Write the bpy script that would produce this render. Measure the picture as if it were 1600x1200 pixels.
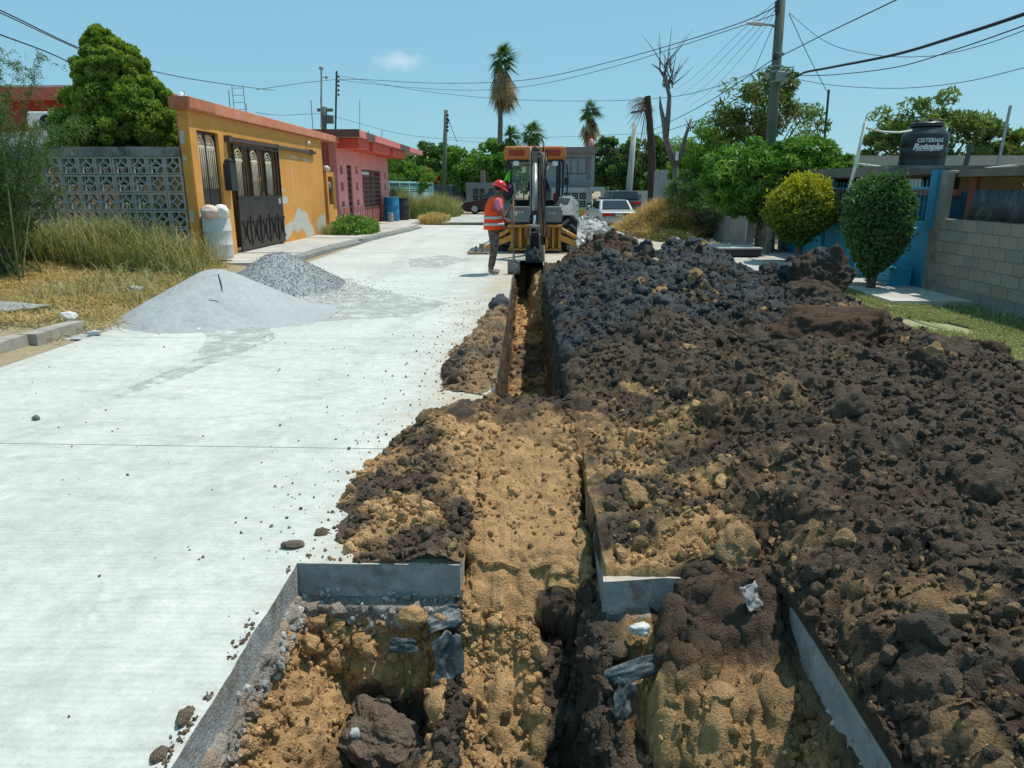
import bpy, bmesh, math, random
import numpy as np
from mathutils import Vector, Matrix, Euler
R=math.radians; PI=math.pi
SC=bpy.context.scene; COL=SC.collection
for o in list(bpy.data.objects): bpy.data.objects.remove(o)
# ---------------- camera, sky, sun, exposure ----------------
CAM_H=1.7; F=1100.0; PITCH=math.atan(308/F); YAW=R(1.3)
cd=bpy.data.cameras.new('camera'); cam=bpy.data.objects.new('camera',cd); COL.objects.link(cam)
cam.location=(0,0,CAM_H); cam.rotation_euler=(R(90)-PITCH,0,YAW)
cd.sensor_width=36; cd.lens=F/1600*36; cd.clip_start=.05; cd.clip_end=3000
SC.camera=cam
SUN_EL=R(66); SUN_AZ=R(33)      # azimuth measured from +X (right) towards +Y (down the street)
w=bpy.data.worlds.new('World'); SC.world=w; w.use_nodes=True
nt=w.node_tree; nt.nodes.clear()
out=nt.nodes.new('ShaderNodeOutputWorld'); bg=nt.nodes.new('ShaderNodeBackground')
sky=nt.nodes.new('ShaderNodeTexSky'); sky.sky_type='NISHITA'; sky.sun_disc=False
sky.sun_elevation=SUN_EL; sky.sun_rotation=PI/2-SUN_AZ
sky.air_density=1.0; sky.dust_density=.25; sky.ozone_density=1.3; sky.altitude=0
hs=nt.nodes.new('ShaderNodeMix'); hs.data_type='RGBA'; hs.blend_type='MULTIPLY'; hs.inputs[0].default_value=1.0
hs.inputs[7].default_value=(.95,1.06,.98,1)
# one faint small cloud high over the left of the street
tc=nt.nodes.new('ShaderNodeTexCoord'); mp=nt.nodes.new('ShaderNodeMapping'); mp.vector_type='POINT'
dx,dz,dy=-.1664,.1545,.974
mp.inputs[1].default_value=(-dx*28,-dy*28+0,-dz*85); mp.inputs[3].default_value=(28,28,85)
ln=nt.nodes.new('ShaderNodeVectorMath'); ln.operation='LENGTH'
nz=nt.nodes.new('ShaderNodeTexNoise'); nz.inputs['Scale'].default_value=60; nz.inputs['Detail'].default_value=6
m1=nt.nodes.new('ShaderNodeMath'); m1.operation='MULTIPLY_ADD'; m1.inputs[1].default_value=1.6; m1.inputs[2].default_value=-.8
m2=nt.nodes.new('ShaderNodeMath'); m2.operation='ADD'
mr=nt.nodes.new('ShaderNodeMapRange'); mr.inputs[1].default_value=1.1; mr.inputs[2].default_value=0.0; mr.inputs[3].default_value=0; mr.inputs[4].default_value=.28
mx=nt.nodes.new('ShaderNodeMix'); mx.data_type='RGBA'; mx.inputs[7].default_value=(7.5,7.8,8.2,1)
L=nt.links.new
L(tc.outputs['Generated'],mp.inputs[0]); L(mp.outputs[0],ln.inputs[0]); L(tc.outputs['Generated'],nz.inputs[0])
L(nz.outputs[0],m1.inputs[0]); L(m1.outputs[0],m2.inputs[0]); L(ln.outputs['Value'],m2.inputs[1]); L(m2.outputs[0],mr.inputs[0])
hz_=nt.nodes.new('ShaderNodeMix'); hz_.data_type='RGBA'; hz_.inputs[0].default_value=.80; hz_.inputs[7].default_value=(1.65,3.65,4.85,1)
L(sky.outputs[0],hs.inputs[6]); L(hs.outputs[2],hz_.inputs[6]); L(hz_.outputs[2],mx.inputs[6]); L(mr.outputs[0],mx.inputs[0])
L(mx.outputs[2],bg.inputs[0]); bg.inputs[1].default_value=.145; L(bg.outputs[0],out.inputs[0])
sd=bpy.data.lights.new('sun','SUN'); sd.energy=4.3; sd.angle=R(.53); sd.color=(1,.945,.85)
so=bpy.data.objects.new('sun',sd); COL.objects.link(so); so.location=(10,10,30)
S=Vector((math.cos(SUN_EL)*math.cos(SUN_AZ),math.cos(SUN_EL)*math.sin(SUN_AZ),math.sin(SUN_EL)))
so.rotation_euler=S.to_track_quat('Z','Y').to_euler()
SC.view_settings.view_transform='Standard'; SC.view_settings.look='None'; SC.view_settings.gamma=1
SC.view_settings.use_curve_mapping=False; SC.view_settings.exposure=0.0
# ---------------- helpers ----------------
def ray(px,py):
    a=(px-800)/F; b=(600-py)/F; x=a; y=b*math.sin(PITCH)+math.cos(PITCH); z=b*math.cos(PITCH)-math.sin(PITCH)
    return (x*math.cos(YAW)-y*math.sin(YAW), x*math.sin(YAW)+y*math.cos(YAW), z)
def at(px,py,Y):
    d=ray(px,py); t=Y/d[1]; return Vector((d[0]*t,Y,CAM_H+d[2]*t))
def gnd(px,py,z=0):
    d=ray(px,py); t=(z-CAM_H)/d[2]; return Vector((d[0]*t,d[1]*t,z))
rnd=random.Random(7); RS=np.random.RandomState(11)
def tag(o,label=None,cat=None,group=None,kind=None):
    if label: o['label']=label
    if cat: o['category']=cat
    if group: o['group']=group
    if kind: o['kind']=kind
    return o
OFF={}
def thing(name,label,cat,loc=(0,0,0),rz=0,group=None,world=False,rot=None):
    o=bpy.data.objects.new(name,None); COL.objects.link(o); o.empty_display_size=.2
    o.location=loc; o.rotation_euler=rot if rot else (0,0,rz)
    if world: OFF[o.name]=np.array(loc,float)
    return tag(o,label,cat,group)
def np_mesh(name,V,Fc,mat,parent=None,smooth=False,col=None,off=None,extra=None):
    """V Nx3, Fc Mxk array of equal-size faces, or list of arrays"""
    V=np.asarray(V,np.float32).reshape(-1,3)
    if parent is not None and parent.name in OFF: V=V-OFF[parent.name].astype(np.float32)
    fl=[np.asarray(f,np.int32) for f in (Fc if isinstance(Fc,list) else [Fc])]
    me=bpy.data.meshes.new(name)
    me.vertices.add(len(V)); me.vertices.foreach_set('co',V.ravel())
    nl=sum(f.size for f in fl); nf=sum(len(f) for f in fl)
    me.loops.add(nl); me.loops.foreach_set('vertex_index',np.concatenate([f.ravel() for f in fl]))
    me.polygons.add(nf)
    tot=np.concatenate([np.full(len(f),f.shape[1],np.int32) for f in fl]); st=np.concatenate([[0],np.cumsum(tot)[:-1]]).astype(np.int32)
    me.polygons.foreach_set('loop_start',st)
    me.polygons.foreach_set('use_smooth',np.full(nf,bool(smooth)))
    me.update(calc_edges=True)
    if col is not None:
        a=me.color_attributes.new('Col','FLOAT_COLOR','POINT')
        c=np.ones((len(V),4),np.float32); c[:,:3]=col; a.data.foreach_set('color',c.ravel())
    me.materials.append(mat)
    o=bpy.data.objects.new(name,me); COL.objects.link(o)
    if parent is not None: o.parent=parent
    return o
_ico={}
def ico(sub):
    if sub not in _ico:
        bm=bmesh.new(); bmesh.ops.create_icosphere(bm,subdivisions=sub,radius=1)
        bm.verts.ensure_lookup_table()
        V=np.array([v.co[:] for v in bm.verts]); Fc=np.array([[v.index for v in f.verts] for f in bm.faces],np.int32)
        bm.free(); _ico[sub]=(V,Fc)
    return _ico[sub]
class MB:
    def __init__(s): s.v=[]; s.f=[]
    def add(s,vs,fs):
        n=len(s.v); s.v.extend([tuple(p) for p in vs]); s.f.extend([tuple(i+n for i in f) for f in fs]); return s
    def b(s,x0,x1,y0,y1,z0,z1,rot=None,c=None):
        vs=[(x0,y0,z0),(x1,y0,z0),(x1,y1,z0),(x0,y1,z0),(x0,y0,z1),(x1,y0,z1),(x1,y1,z1),(x0,y1,z1)]
        if rot is not None:
            c=Vector(c) if c is not None else Vector(((x0+x1)/2,(y0+y1)/2,(z0+z1)/2)); m=Euler(rot).to_matrix()
            vs=[tuple(m@(Vector(p)-c)+c) for p in vs]
        return s.add(vs,[(0,3,2,1),(4,5,6,7),(0,1,5,4),(1,2,6,5),(2,3,7,6),(3,0,4,7)])
    def beam(s,p0,p1,w,h,w1=None,h1=None,up=(0,0,1)):
        p0=Vector(p0);p1=Vector(p1);d=(p1-p0).normalized();u=Vector(up)
        if abs(d.dot(u))>.98: u=Vector((0,1,0))
        sd_=d.cross(u).normalized();u=sd_.cross(d)
        w1=w if w1 is None else w1;h1=h if h1 is None else h1
        vs=[]
        for p,ww,hh in((p0,w,h),(p1,w1,h1)):
            for a,b_ in((-1,-1),(1,-1),(1,1),(-1,1)): vs.append(p+sd_*a*ww/2+u*b_*hh/2)
        return s.add(vs,[(3,2,1,0),(4,5,6,7),(0,1,5,4),(1,2,6,5),(2,3,7,6),(3,0,4,7)])
    def tube(s,pts,r,n=8,cap=True):
        pts=[Vector(p) for p in pts]; rs=r if isinstance(r,(list,tuple)) else [r]*len(pts)
        base=len(s.v); u=None
        for i,p in enumerate(pts):
            d=(pts[min(i+1,len(pts)-1)]-pts[max(i-1,0)])
            d=d.normalized() if d.length>1e-9 else Vector((0,0,1))
            if u is None:
                u=Vector((0,0,1)) if abs(d.z)<.9 else Vector((1,0,0))
            u=(u-d*u.dot(d)); u=u.normalized() if u.length>1e-6 else d.orthogonal().normalized()
            w_=d.cross(u)
            for k in range(n):
                a=2*PI*k/n; q=p+(u*math.cos(a)+w_*math.sin(a))*rs[i]; s.v.append(tuple(q))
        for i in range(len(pts)-1):
            for k in range(n):
                a=base+i*n+k;b_=base+i*n+(k+1)%n; s.f.append((a,b_,b_+n,a+n))
        if cap:
            s.f.append(tuple(base+k for k in reversed(range(n)))); s.f.append(tuple(base+(len(pts)-1)*n+k for k in range(n)))
        return s
    def lathe(s,prof,c=(0,0,0),n=24,axis='z',cap=True):
        base=len(s.v)
        for r,z in prof:
            for k in range(n):
                a=2*PI*k/n; x,y=r*math.cos(a),r*math.sin(a)
                p=(x,y,z) if axis=='z' else ((z,x,y) if axis=='x' else (x,z,-y)); s.v.append((p[0]+c[0],p[1]+c[1],p[2]+c[2]))
        for i in range(len(prof)-1):
            for k in range(n):
                a=base+i*n+k;b_=base+i*n+(k+1)%n; s.f.append((a,b_,b_+n,a+n))
        if cap:
            s.f.append(tuple(base+k for k in reversed(range(n)))); s.f.append(tuple(base+(len(prof)-1)*n+k for k in range(n)))
        return s
    def prism(s,poly,axis,a,b_):
        n=len(poly); P=(lambda u,v,t:(t,u,v)) if axis=='x' else ((lambda u,v,t:(u,t,v)) if axis=='y' else (lambda u,v,t:(u,v,t)))
        vs=[P(u,v,a) for u,v in poly]+[P(u,v,b_) for u,v in poly]
        fs=[tuple(reversed(range(n))),tuple(range(n,2*n))]+[(i,(i+1)%n,(i+1)%n+n,i+n) for i in range(n)]
        return s.add(vs,fs)
    def blob(s,c,r,sub=2,amp=.0,seed=0,freq=2.):
        V,Fc=ico(sub); D=V.copy()
        if amp: D=D*(1+amp*(fbm(V*freq+seed*7.3,3,seed)-.5)*2)[:,None]
        r=np.array(r if hasattr(r,'__len__') else (r,r,r)); return s.add(D*r+np.array(c),Fc.tolist())
    def build(s,name,mat,parent=None,smooth=False,bevel=0,col=None,auto=False):
        V=np.array(s.v,np.float32).reshape(-1,3)
        if parent is not None and parent.name in OFF: V=V-OFF[parent.name].astype(np.float32)
        me=bpy.data.meshes.new(name); me.from_pydata(V.tolist(),[],s.f)
        bm=bmesh.new(); bm.from_mesh(me); bmesh.ops.recalc_face_normals(bm,faces=bm.faces[:]); bm.to_mesh(me); bm.free()
        if smooth or auto:
            for p in me.polygons: p.use_smooth=True
        if auto:
            try: me.set_sharp_from_angle(angle=R(35))
            except Exception: pass
        me.materials.append(mat)
        o=bpy.data.objects.new(name,me); COL.objects.link(o)
        if parent is not None: o.parent=parent
        if bevel:
            md=o.modifiers.new('bevel','BEVEL'); md.width=bevel; md.segments=1; md.limit_method='ANGLE'
        return o
def inst(src,name,parent,loc,rot=(0,0,0),sc=(1,1,1)):
    o=bpy.data.objects.new(name,src.data); COL.objects.link(o)
    for m in src.modifiers:
        md=o.modifiers.new(m.name,m.type)
        if m.type=='BEVEL': md.width=m.width; md.segments=m.segments; md.limit_method=m.limit_method
    if parent is not None:
        o.parent=parent
        if parent.name in OFF: loc=Vector(loc)-Vector(OFF[parent.name])
    o.location=loc; o.rotation_euler=rot; o.scale=sc; return o
def single(o,label,cat,group=None):
    """make a one-mesh thing, its origin at its base"""
    V=np.empty(len(o.data.vertices)*3,np.float32); o.data.vertices.foreach_get('co',V); V=V.reshape(-1,3)
    c=(V.max(0)+V.min(0))/2; c[2]=V[:,2].min(); o.data.vertices.foreach_set('co',(V-c).ravel()); o.data.update(); o.location=Vector(c.tolist())+o.location
    return tag(o,label,cat,group)
# ---------------- numpy noise ----------------
def _h(ix,iy,iz,seed):
    h=(ix.astype(np.int64)*374761393+iy.astype(np.int64)*668265263+iz.astype(np.int64)*2147483647+seed*1274126177)&0xffffffff
    h=((h^(h>>13))*1274126177)&0xffffffff; h=((h^(h>>15))*2246822519)&0xffffffff; h^=(h>>16)
    return h.astype(np.float64)/4294967295.
def vnoise(p,seed=0):
    i=np.floor(p).astype(np.int64); f=p-i; f=f*f*(3-2*f); r=0
    for dx in(0,1):
        wx=f[:,0] if dx else 1-f[:,0]
        for dy in(0,1):
            wy=f[:,1] if dy else 1-f[:,1]
            for dz in(0,1):
                wz=f[:,2] if dz else 1-f[:,2]
                r=r+wx*wy*wz*_h(i[:,0]+dx,i[:,1]+dy,i[:,2]+dz,seed)
    return r
def fbm(p,octv=4,seed=0):
    r=0;a=.5;t=0
    for k in range(octv): r=r+a*vnoise(p*(2.03**k)+k*17.1,seed+k); t+=a; a*=.5
    return r/t
def worley(p,seed=0):
    """F1 distance and cell random (8-neighbour search)"""
    q=p-.5; i=np.floor(q).astype(np.int64); best=np.full(len(p),9.); cr=np.zeros(len(p))
    for dx in(0,1):
        for dy in(0,1):
            for dz in(0,1):
                a,b_,c=i[:,0]+dx,i[:,1]+dy,i[:,2]+dz
                cx=a+.15+.7*_h(a,b_,c,seed); cy=b_+.15+.7*_h(a,b_,c,seed+1); cz=c+.15+.7*_h(a,b_,c,seed+2)
                d=(p[:,0]-cx)**2+(p[:,1]-cy)**2+(p[:,2]-cz)**2
                m=d<best; best=np.where(m,d,best); cr=np.where(m,_h(a,b_,c,seed+3),cr)
    return np.sqrt(best),cr
def lumps(p,size,seed=0):
    """rounded crumb bumps of a given size, height 0..1"""
    wv=np.stack([fbm(p/size*1.5+3.3,3,seed+9),fbm(p/size*1.5+8.1,3,seed+10),fbm(p/size*1.5+5.7,3,seed+11)],1)-.5
    d,c=worley(p/size+wv*1.15,seed)
    return np.clip(1-(d/.82)**1.25,0,1)**.9*(.25+.75*c)
def facets(V,seed,n=11,lo=.55,hi=1.):
    r_=np.random.RandomState(seed*13+5); N=r_.normal(size=(n,3)); N/=np.linalg.norm(N,axis=1,keepdims=True); d=lo+(hi-lo)*r_.rand(n)
    t=V@N.T; t=np.where(t>.15,d[None,:]/np.maximum(t,.15),9.); return np.minimum(t.min(1),1.15)
def sst(a,b_,x):
    t=np.clip((x-a)/(b_-a),0,1); return t*t*(3-2*t)
# ---------------- materials ----------------
MAT={}
def nodes(name):
    m=bpy.data.materials.new(name); m.use_nodes=True; nt=m.node_tree; nt.nodes.clear()
    o=nt.nodes.new('ShaderNodeOutputMaterial'); b_=nt.nodes.new('ShaderNodeBsdfPrincipled'); nt.links.new(b_.outputs[0],o.inputs[0])
    return m,nt,b_
def noise_node(nt,scale,detail=4,rough=.6,vec=None,dist=0):
    n=nt.nodes.new('ShaderNodeTexNoise'); n.inputs['Scale'].default_value=scale; n.inputs['Detail'].default_value=detail; n.inputs['Roughness'].default_value=rough
    n.inputs['Distortion'].default_value=dist
    if vec is not None: nt.links.new(vec,n.inputs[0])
    return n
def ramp(nt,fac,stops):
    r=nt.nodes.new('ShaderNodeValToRGB'); e=r.color_ramp.elements
    while len(e)<len(stops): e.new(.5)
    for k,(p,c) in enumerate(stops): e[k].position=p; e[k].color=(c[0],c[1],c[2],1) if hasattr(c,'__len__') else (c,c,c,1)
    nt.links.new(fac,r.inputs[0]); return r
def mixc(nt,fac,a,b_,mode='MIX'):
    m=nt.nodes.new('ShaderNodeMix'); m.data_type='RGBA'; m.blend_type=mode
    for k,v in((0,fac),(6,a),(7,b_)):
        if isinstance(v,(int,float)): m.inputs[k].default_value=v
        elif isinstance(v,(tuple,list)): m.inputs[k].default_value=(v[0],v[1],v[2],1)
        else: nt.links.new(v,m.inputs[k])
    return m.outputs[2]
def bump(nt,b_,h,strength,dist=.01):
    n=nt.nodes.new('ShaderNodeBump'); n.inputs['Strength'].default_value=strength; n.inputs['Distance'].default_value=dist
    nt.links.new(h,n.inputs['Height'])
    if b_.inputs['Normal'].links: nt.links.new(b_.inputs['Normal'].links[0].from_socket,n.inputs['Normal'])
    nt.links.new(n.outputs[0],b_.inputs['Normal'])
def P(name,c,rough=.7,var=.25,vs=3.,bs=40.,bst=.2,metal=0,dirt=None,dscale=1.5,damt=.5,spec=.4,bd=.005):
    """general painted/rough surface: base colour with two scales of variation, optional dirt colour, bump"""
    if name in MAT: return MAT[name]
    m,nt,b_=nodes(name); g=nt.nodes.new('ShaderNodeNewGeometry'); tcn=nt.nodes.new('ShaderNodeTexCoord').outputs['Object']
    lo=tuple(v*(1-var) for v in c); hi=tuple(min(1,v*(1+var*.6)) for v in c)
    n=noise_node(nt,vs,6,.65,tcn); r=ramp(nt,n.outputs[0],[(.3,lo),(.7,hi)]); colr=r.outputs[0]
    n2=noise_node(nt,vs*9,3,.6,tcn); r2=ramp(nt,n2.outputs[0],[(.3,.88),(.7,1.0)]); colr=mixc(nt,1.0,colr,r2.outputs[0],'MULTIPLY')
    if dirt is not None:
        n3=noise_node(nt,dscale,7,.7,tcn,.5); r3=ramp(nt,n3.outputs[0],[(.5,0.),(.68,damt)]); colr=mixc(nt,r3.outputs[0],colr,dirt)
    nt.links.new(colr,b_.inputs['Base Color']); b_.inputs['Roughness'].default_value=rough; b_.inputs['Metallic'].default_value=metal
    b_.inputs['Specular IOR Level'].default_value=spec
    if bst:
        n4=noise_node(nt,bs,4,.6,tcn); bump(nt,b_,n4.outputs[0],bst,bd)
    MAT[name]=m; return m
def attr_mat(name,rough=.9,bs=120.,bst=.5,bd=.006,var=.35,spec=.25,vs=25.,bs2=None):
    m,nt,b_=nodes(name); a=nt.nodes.new('ShaderNodeVertexColor'); a.layer_name='Col'; g=nt.nodes.new('ShaderNodeNewGeometry')
    n=noise_node(nt,vs,5,.7,g.outputs['Position']); r=ramp(nt,n.outputs[0],[(.25,1-var),(.75,1+var*.5)]) ; colr=mixc(nt,1.,a.outputs[0],r.outputs[0],'MULTIPLY')
    nt.links.new(colr,b_.inputs['Base Color']); b_.inputs['Roughness'].default_value=rough; b_.inputs['Specular IOR Level'].default_value=spec
    n4=noise_node(nt,bs,5,.7,g.outputs['Position']); bump(nt,b_,n4.outputs[0],bst,bd)
    if bs2:
        v=nt.nodes.new('ShaderNodeTexVoronoi'); v.inputs['Scale'].default_value=bs2; nt.links.new(g.outputs['Position'],v.inputs[0]); nn_=noise_node(nt,1.,2,.5,g.outputs['Position']); nn_.inputs['Scale'].default_value=bs2*.6; mxv=nt.nodes.new('ShaderNodeMix'); mxv.data_type='VECTOR'; mxv.inputs[0].default_value=.02; nt.links.new(g.outputs['Position'],mxv.inputs[4]); nt.links.new(nn_.outputs[1],mxv.inputs[5]); nt.links.new(mxv.outputs[1],v.inputs[0]); bump(nt,b_,v.outputs[0],.75,.010)
    MAT[name]=m; return m
def leafmat(name,c,c2,rough=.5,trans=.35):
    m,nt,b_=nodes(name); a=nt.nodes.new('ShaderNodeVertexColor'); a.layer_name='Col'
    colr=mixc(nt,a.outputs[0],c,c2); nt.links.new(colr,b_.inputs['Base Color']); b_.inputs['Roughness'].default_value=rough; b_.inputs['Specular IOR Level'].default_value=.35
    t=nt.nodes.new('ShaderNodeBsdfTranslucent'); tc2=mixc(nt,1.,colr,(1.0,1.15,.45),'MULTIPLY'); nt.links.new(tc2,t.inputs[0])
    ms=nt.nodes.new('ShaderNodeMixShader'); ms.inputs[0].default_value=trans
    o=[n for n in nt.nodes if n.type=='OUTPUT_MATERIAL'][0]
    nt.links.new(b_.outputs[0],ms.inputs[1]); nt.links.new(t.outputs[0],ms.inputs[2]); nt.links.new(ms.outputs[0],o.inputs[0]); MAT[name]=m; return m
SOIL=attr_mat('soil',.92,120.,.9,.012,.35,.15,30.,105.)
SOILW=attr_mat('soil_smooth',.9,200.,.4,.004,.2,.2,20.)
def wet(m):
    nt=m.node_tree; b_=[n for n in nt.nodes if n.type=='BSDF_PRINCIPLED'][0]; a=[n for n in nt.nodes if n.type=='VERTEX_COLOR'][0]
    sp=nt.nodes.new('ShaderNodeSeparateColor'); nt.links.new(a.outputs[0],sp.inputs[0]); d=nt.nodes.new('ShaderNodeMath'); d.operation='SUBTRACT'; nt.links.new(sp.outputs[2],d.inputs[0]); nt.links.new(sp.outputs[0],d.inputs[1])
    for o_,a_,b2 in(('Roughness',.92,.66),('Specular IOR Level',.15,.35)):
        q=nt.nodes.new('ShaderNodeMapRange'); q.inputs[1].default_value=-.004; q.inputs[2].default_value=.008; q.inputs[3].default_value=a_; q.inputs[4].default_value=b2; nt.links.new(d.outputs[0],q.inputs[0]); nt.links.new(q.outputs[0],b_.inputs[o_])
wet(SOIL)
ROCKM=attr_mat('rubble_stone',.85,60.,.5,.01,.2,.3,15.)
ROAD,ntr,rb=nodes('road_concrete'); MAT['road']=ROAD
g_=ntr.nodes.new('ShaderNodeNewGeometry'); pos=g_.outputs['Position']
n1=noise_node(ntr,.45,8,.6,pos,.4); r1=ramp(ntr,n1.outputs[0],[(.3,(.50,.505,.465)),(.7,(.65,.655,.605))])
mpn=ntr.nodes.new('ShaderNodeMapping'); mpn.inputs[3].default_value=(.7,2.6,1); mpn.inputs[2].default_value=(0,0,R(35)); ntr.links.new(pos,mpn.inputs[0])
n2=noise_node(ntr,1.3,9,.75,mpn.outputs[0],1.2); r2=ramp(ntr,n2.outputs[0],[(.50,0.),(.66,.50)])
c1=mixc(ntr,r2.outputs[0],r1.outputs[0],(.36,.37,.34))
n3=noise_node(ntr,9,8,.8,pos); r3=ramp(ntr,n3.outputs[0],[(.3,.74),(.65,1.05)]); c2_=mixc(ntr,1.,c1,r3.outputs[0],'MULTIPLY')
n5=noise_node(ntr,70,3,.7,pos); r5=ramp(ntr,n5.outputs[0],[(.28,.72),(.42,1.0)]); c2_=mixc(ntr,1.,c2_,r5.outputs[0],'MULTIPLY')
def mth(op,a,b_=None):
    n=ntr.nodes.new('ShaderNodeMath'); n.operation=op
    for k,v in((0,a),(1,b_)):
        if v is None: continue
        if isinstance(v,(int,float)): n.inputs[k].default_value=v
        else: ntr.links.new(v,n.inputs[k])
    return n.outputs[0]
sx0=ntr.nodes.new('ShaderNodeSeparateXYZ'); ntr.links.new(pos,sx0.inputs[0]); X0,Y0=sx0.outputs[0],sx0.outputs[1]
wob=mth('MULTIPLY',mth('SINE',mth('MULTIPLY',Y0,.33)),.30)
for off_ in (1.55,3.25):
    d_=mth('ABSOLUTE',mth('ADD',mth('ADD',X0,off_),wob)); rt=ramp(ntr,d_,[(.10,1.),(.24,0.)]); nt_=noise_node(ntr,3.1,7,.75,pos,.8); rn=ramp(ntr,nt_.outputs[0],[(.42,0.),(.60,.40)])
    c2_=mixc(ntr,mth('MULTIPLY',rt.outputs[0],rn.outputs[0]),c2_,(.33,.32,.29))
# tan dust tracked out beside the trench
sx=ntr.nodes.new('ShaderNodeSeparateXYZ'); ntr.links.new(pos,sx.inputs[0])
mr1=ntr.nodes.new('ShaderNodeMapRange'); mr1.inputs[1].default_value=-1.9; mr1.inputs[2].default_value=-.5; ntr.links.new(sx.outputs[0],mr1.inputs[0])
n6=noise_node(ntr,2.2,8,.75,pos); mm=ntr.nodes.new('ShaderNodeMath'); mm.operation='MULTIPLY'; ntr.links.new(n6.outputs[0],mm.inputs[0]); ntr.links.new(mr1.outputs[0],mm.inputs[1])
r6=ramp(ntr,mm.outputs[0],[(.28,0.),(.55,.8)]); c2_=mixc(ntr,r6.outputs[0],c2_,(.42,.34,.24))
mr2=ntr.nodes.new('ShaderNodeMapRange'); mr2.inputs[1].default_value=-4.2; mr2.inputs[2].default_value=-5.3; ntr.links.new(sx.outputs[0],mr2.inputs[0])
mm2=ntr.nodes.new('ShaderNodeMath'); mm2.operation='MULTIPLY'; ntr.links.new(n6.outputs[0],mm2.inputs[0]); ntr.links.new(mr2.outputs[0],mm2.inputs[1])
r7=ramp(ntr,mm2.outputs[0],[(.3,0.),(.6,.6)]); c2_=mixc(ntr,r7.outputs[0],c2_,(.40,.37,.30))
ntr.links.new(c2_,rb.inputs['Base Color']); rb.inputs['Roughness'].default_value=.85; rb.inputs['Specular IOR Level'].default_value=.2
wv=ntr.nodes.new('ShaderNodeTexWave'); wv.bands_direction='Y'; wv.inputs['Scale'].default_value=9.; wv.inputs['Distortion'].default_value=1.5; wv.inputs['Detail'].default_value=3; wv.inputs['Detail Scale'].default_value=4; ntr.links.new(pos,wv.inputs[0])
bump(ntr,rb,wv.outputs[0],.35,.006); bump(ntr,rb,n5.outputs[0],.25,.004)
CONC=P('concrete_grey',(.30,.30,.29),.85,.25,3,60,.3,dirt=(.14,.13,.12),damt=.6)
CONCL=P('concrete_pale',(.52,.50,.46),.85,.2,2,50,.3,dirt=(.32,.29,.24),damt=.6)
CUT=P('cut_concrete',(.36,.365,.36),.8,.35,10,70,.8,dirt=(.17,.125,.08),dscale=5,damt=1.,bd=.012)
BLACK=P('black_rubber',(.02,.02,.022),.7,.3,8,60,.2,dirt=(.12,.11,.09),dscale=5,damt=.6)
DARKM=P('dark_metal',(.03,.032,.035),.45,.3,4,60,.1)
STEEL=P('steel',(.35,.35,.35),.35,.2,6,60,.05,metal=.8)
CHROME=P('polished_rod',(.75,.77,.78),.15,.05,3,60,0,metal=1)
WIRE=P('wire_black',(.015,.015,.018),.6,.1,3,60,0)
WOOD=P('weathered_wood',(.15,.12,.09),.85,.4,6,50,.4)
GLASS,_n,_b=nodes('dark_glass'); _b.inputs['Base Color'].default_value=(.02,.025,.03,1); _b.inputs['Roughness'].default_value=.06; _b.inputs['Specular IOR Level'].default_value=.7
WHITE=P('white_paint',(.75,.76,.74),.6,.1,3,50,.1)
def clear_glass():
    m,nt,b_=nodes('window_glass_clear'); b_.inputs['Base Color'].default_value=(.9,.95,.95,1); b_.inputs['Roughness'].default_value=.02
    t=nt.nodes.new('ShaderNodeBsdfTransparent'); t.inputs[0].default_value=(.88,.92,.92,1); ms=nt.nodes.new('ShaderNodeMixShader'); ms.inputs[0].default_value=.88
    o=[n for n in nt.nodes if n.type=='OUTPUT_MATERIAL'][0]; nt.links.new(b_.outputs[0],ms.inputs[1]); nt.links.new(t.outputs[0],ms.inputs[2]); nt.links.new(ms.outputs[0],o.inputs[0]); return m
CGLASS=clear_glass()
TAN=np.array((.58,.355,.165)); BROWN=np.array((.112,.084,.061)); BLK=np.array((.038,.047,.052)); RED=np.array((.112,.072,.048)); GREYW=np.array((.42,.42,.41))
def shrub_noise(): pass
# ================= SETTING: ground, roads =================
def GZ(x,y):
    x=np.asarray(x,float);y=np.asarray(y,float)
    p=np.stack([x,y,0*x],-1).reshape(-1,3)
    n=(fbm(p*.8,4,3)-.5).reshape(x.shape)*.12
    lefta=sst(-5.1,-6.3,x)*(1-sst(32,36,y))
    z=-.03+lefta*(.15+n)+sst(-6.3,-9,x)*sst(9,13,y)*(1-sst(15,17,y))*.16
    kerb=-4.95+.0*y
    righta=sst(4.4,5.2,x)*(1-sst(30,34,y))
    z=z+righta*(-.02+n*.3)-sst(5,6.8,x)*(1-sst(30,34,y))*.08*(1-sst(24,27,y))
    road=((x>-5.15)&(x<4.5)&(y<33.2)&(y>-8))
    z=np.where(road,-.2,z)
    cross=((y>35.6)&(y<46.2)); z=np.where(cross,-.06,z)
    z=z-.25*sst(120,600,np.abs(x)+y*.5)
    return z
xs=np.unique(np.concatenate([np.linspace(-500,-60,10),np.linspace(-60,-14,24),np.linspace(-14,-5.16,90),[-5.15,-5.1,-3,-1.35],[1.3],[3,4.45,4.5],np.linspace(4.51,9,50),np.linspace(9,60,30),np.linspace(60,500,10)]))
ys=np.unique(np.concatenate([[-40,-12,-8,-7.9,0,.2],np.linspace(1,34,150),[17.4],np.linspace(34.2,60,60),np.linspace(60,200,20),np.linspace(200,1400,12)]))
X,Y=np.meshgrid(xs,ys); Z=GZ(X,Y); V=np.stack([X,Y,Z],-1).reshape(-1,3); nx,ny=len(xs),len(ys)
I=np.arange(nx*ny).reshape(ny,nx); q=np.stack([I[:-1,:-1],I[:-1,1:],I[1:,1:],I[1:,:-1]],-1)
cx=(xs[:-1]+xs[1:])/2; cy=(ys[:-1]+ys[1:])/2
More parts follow.
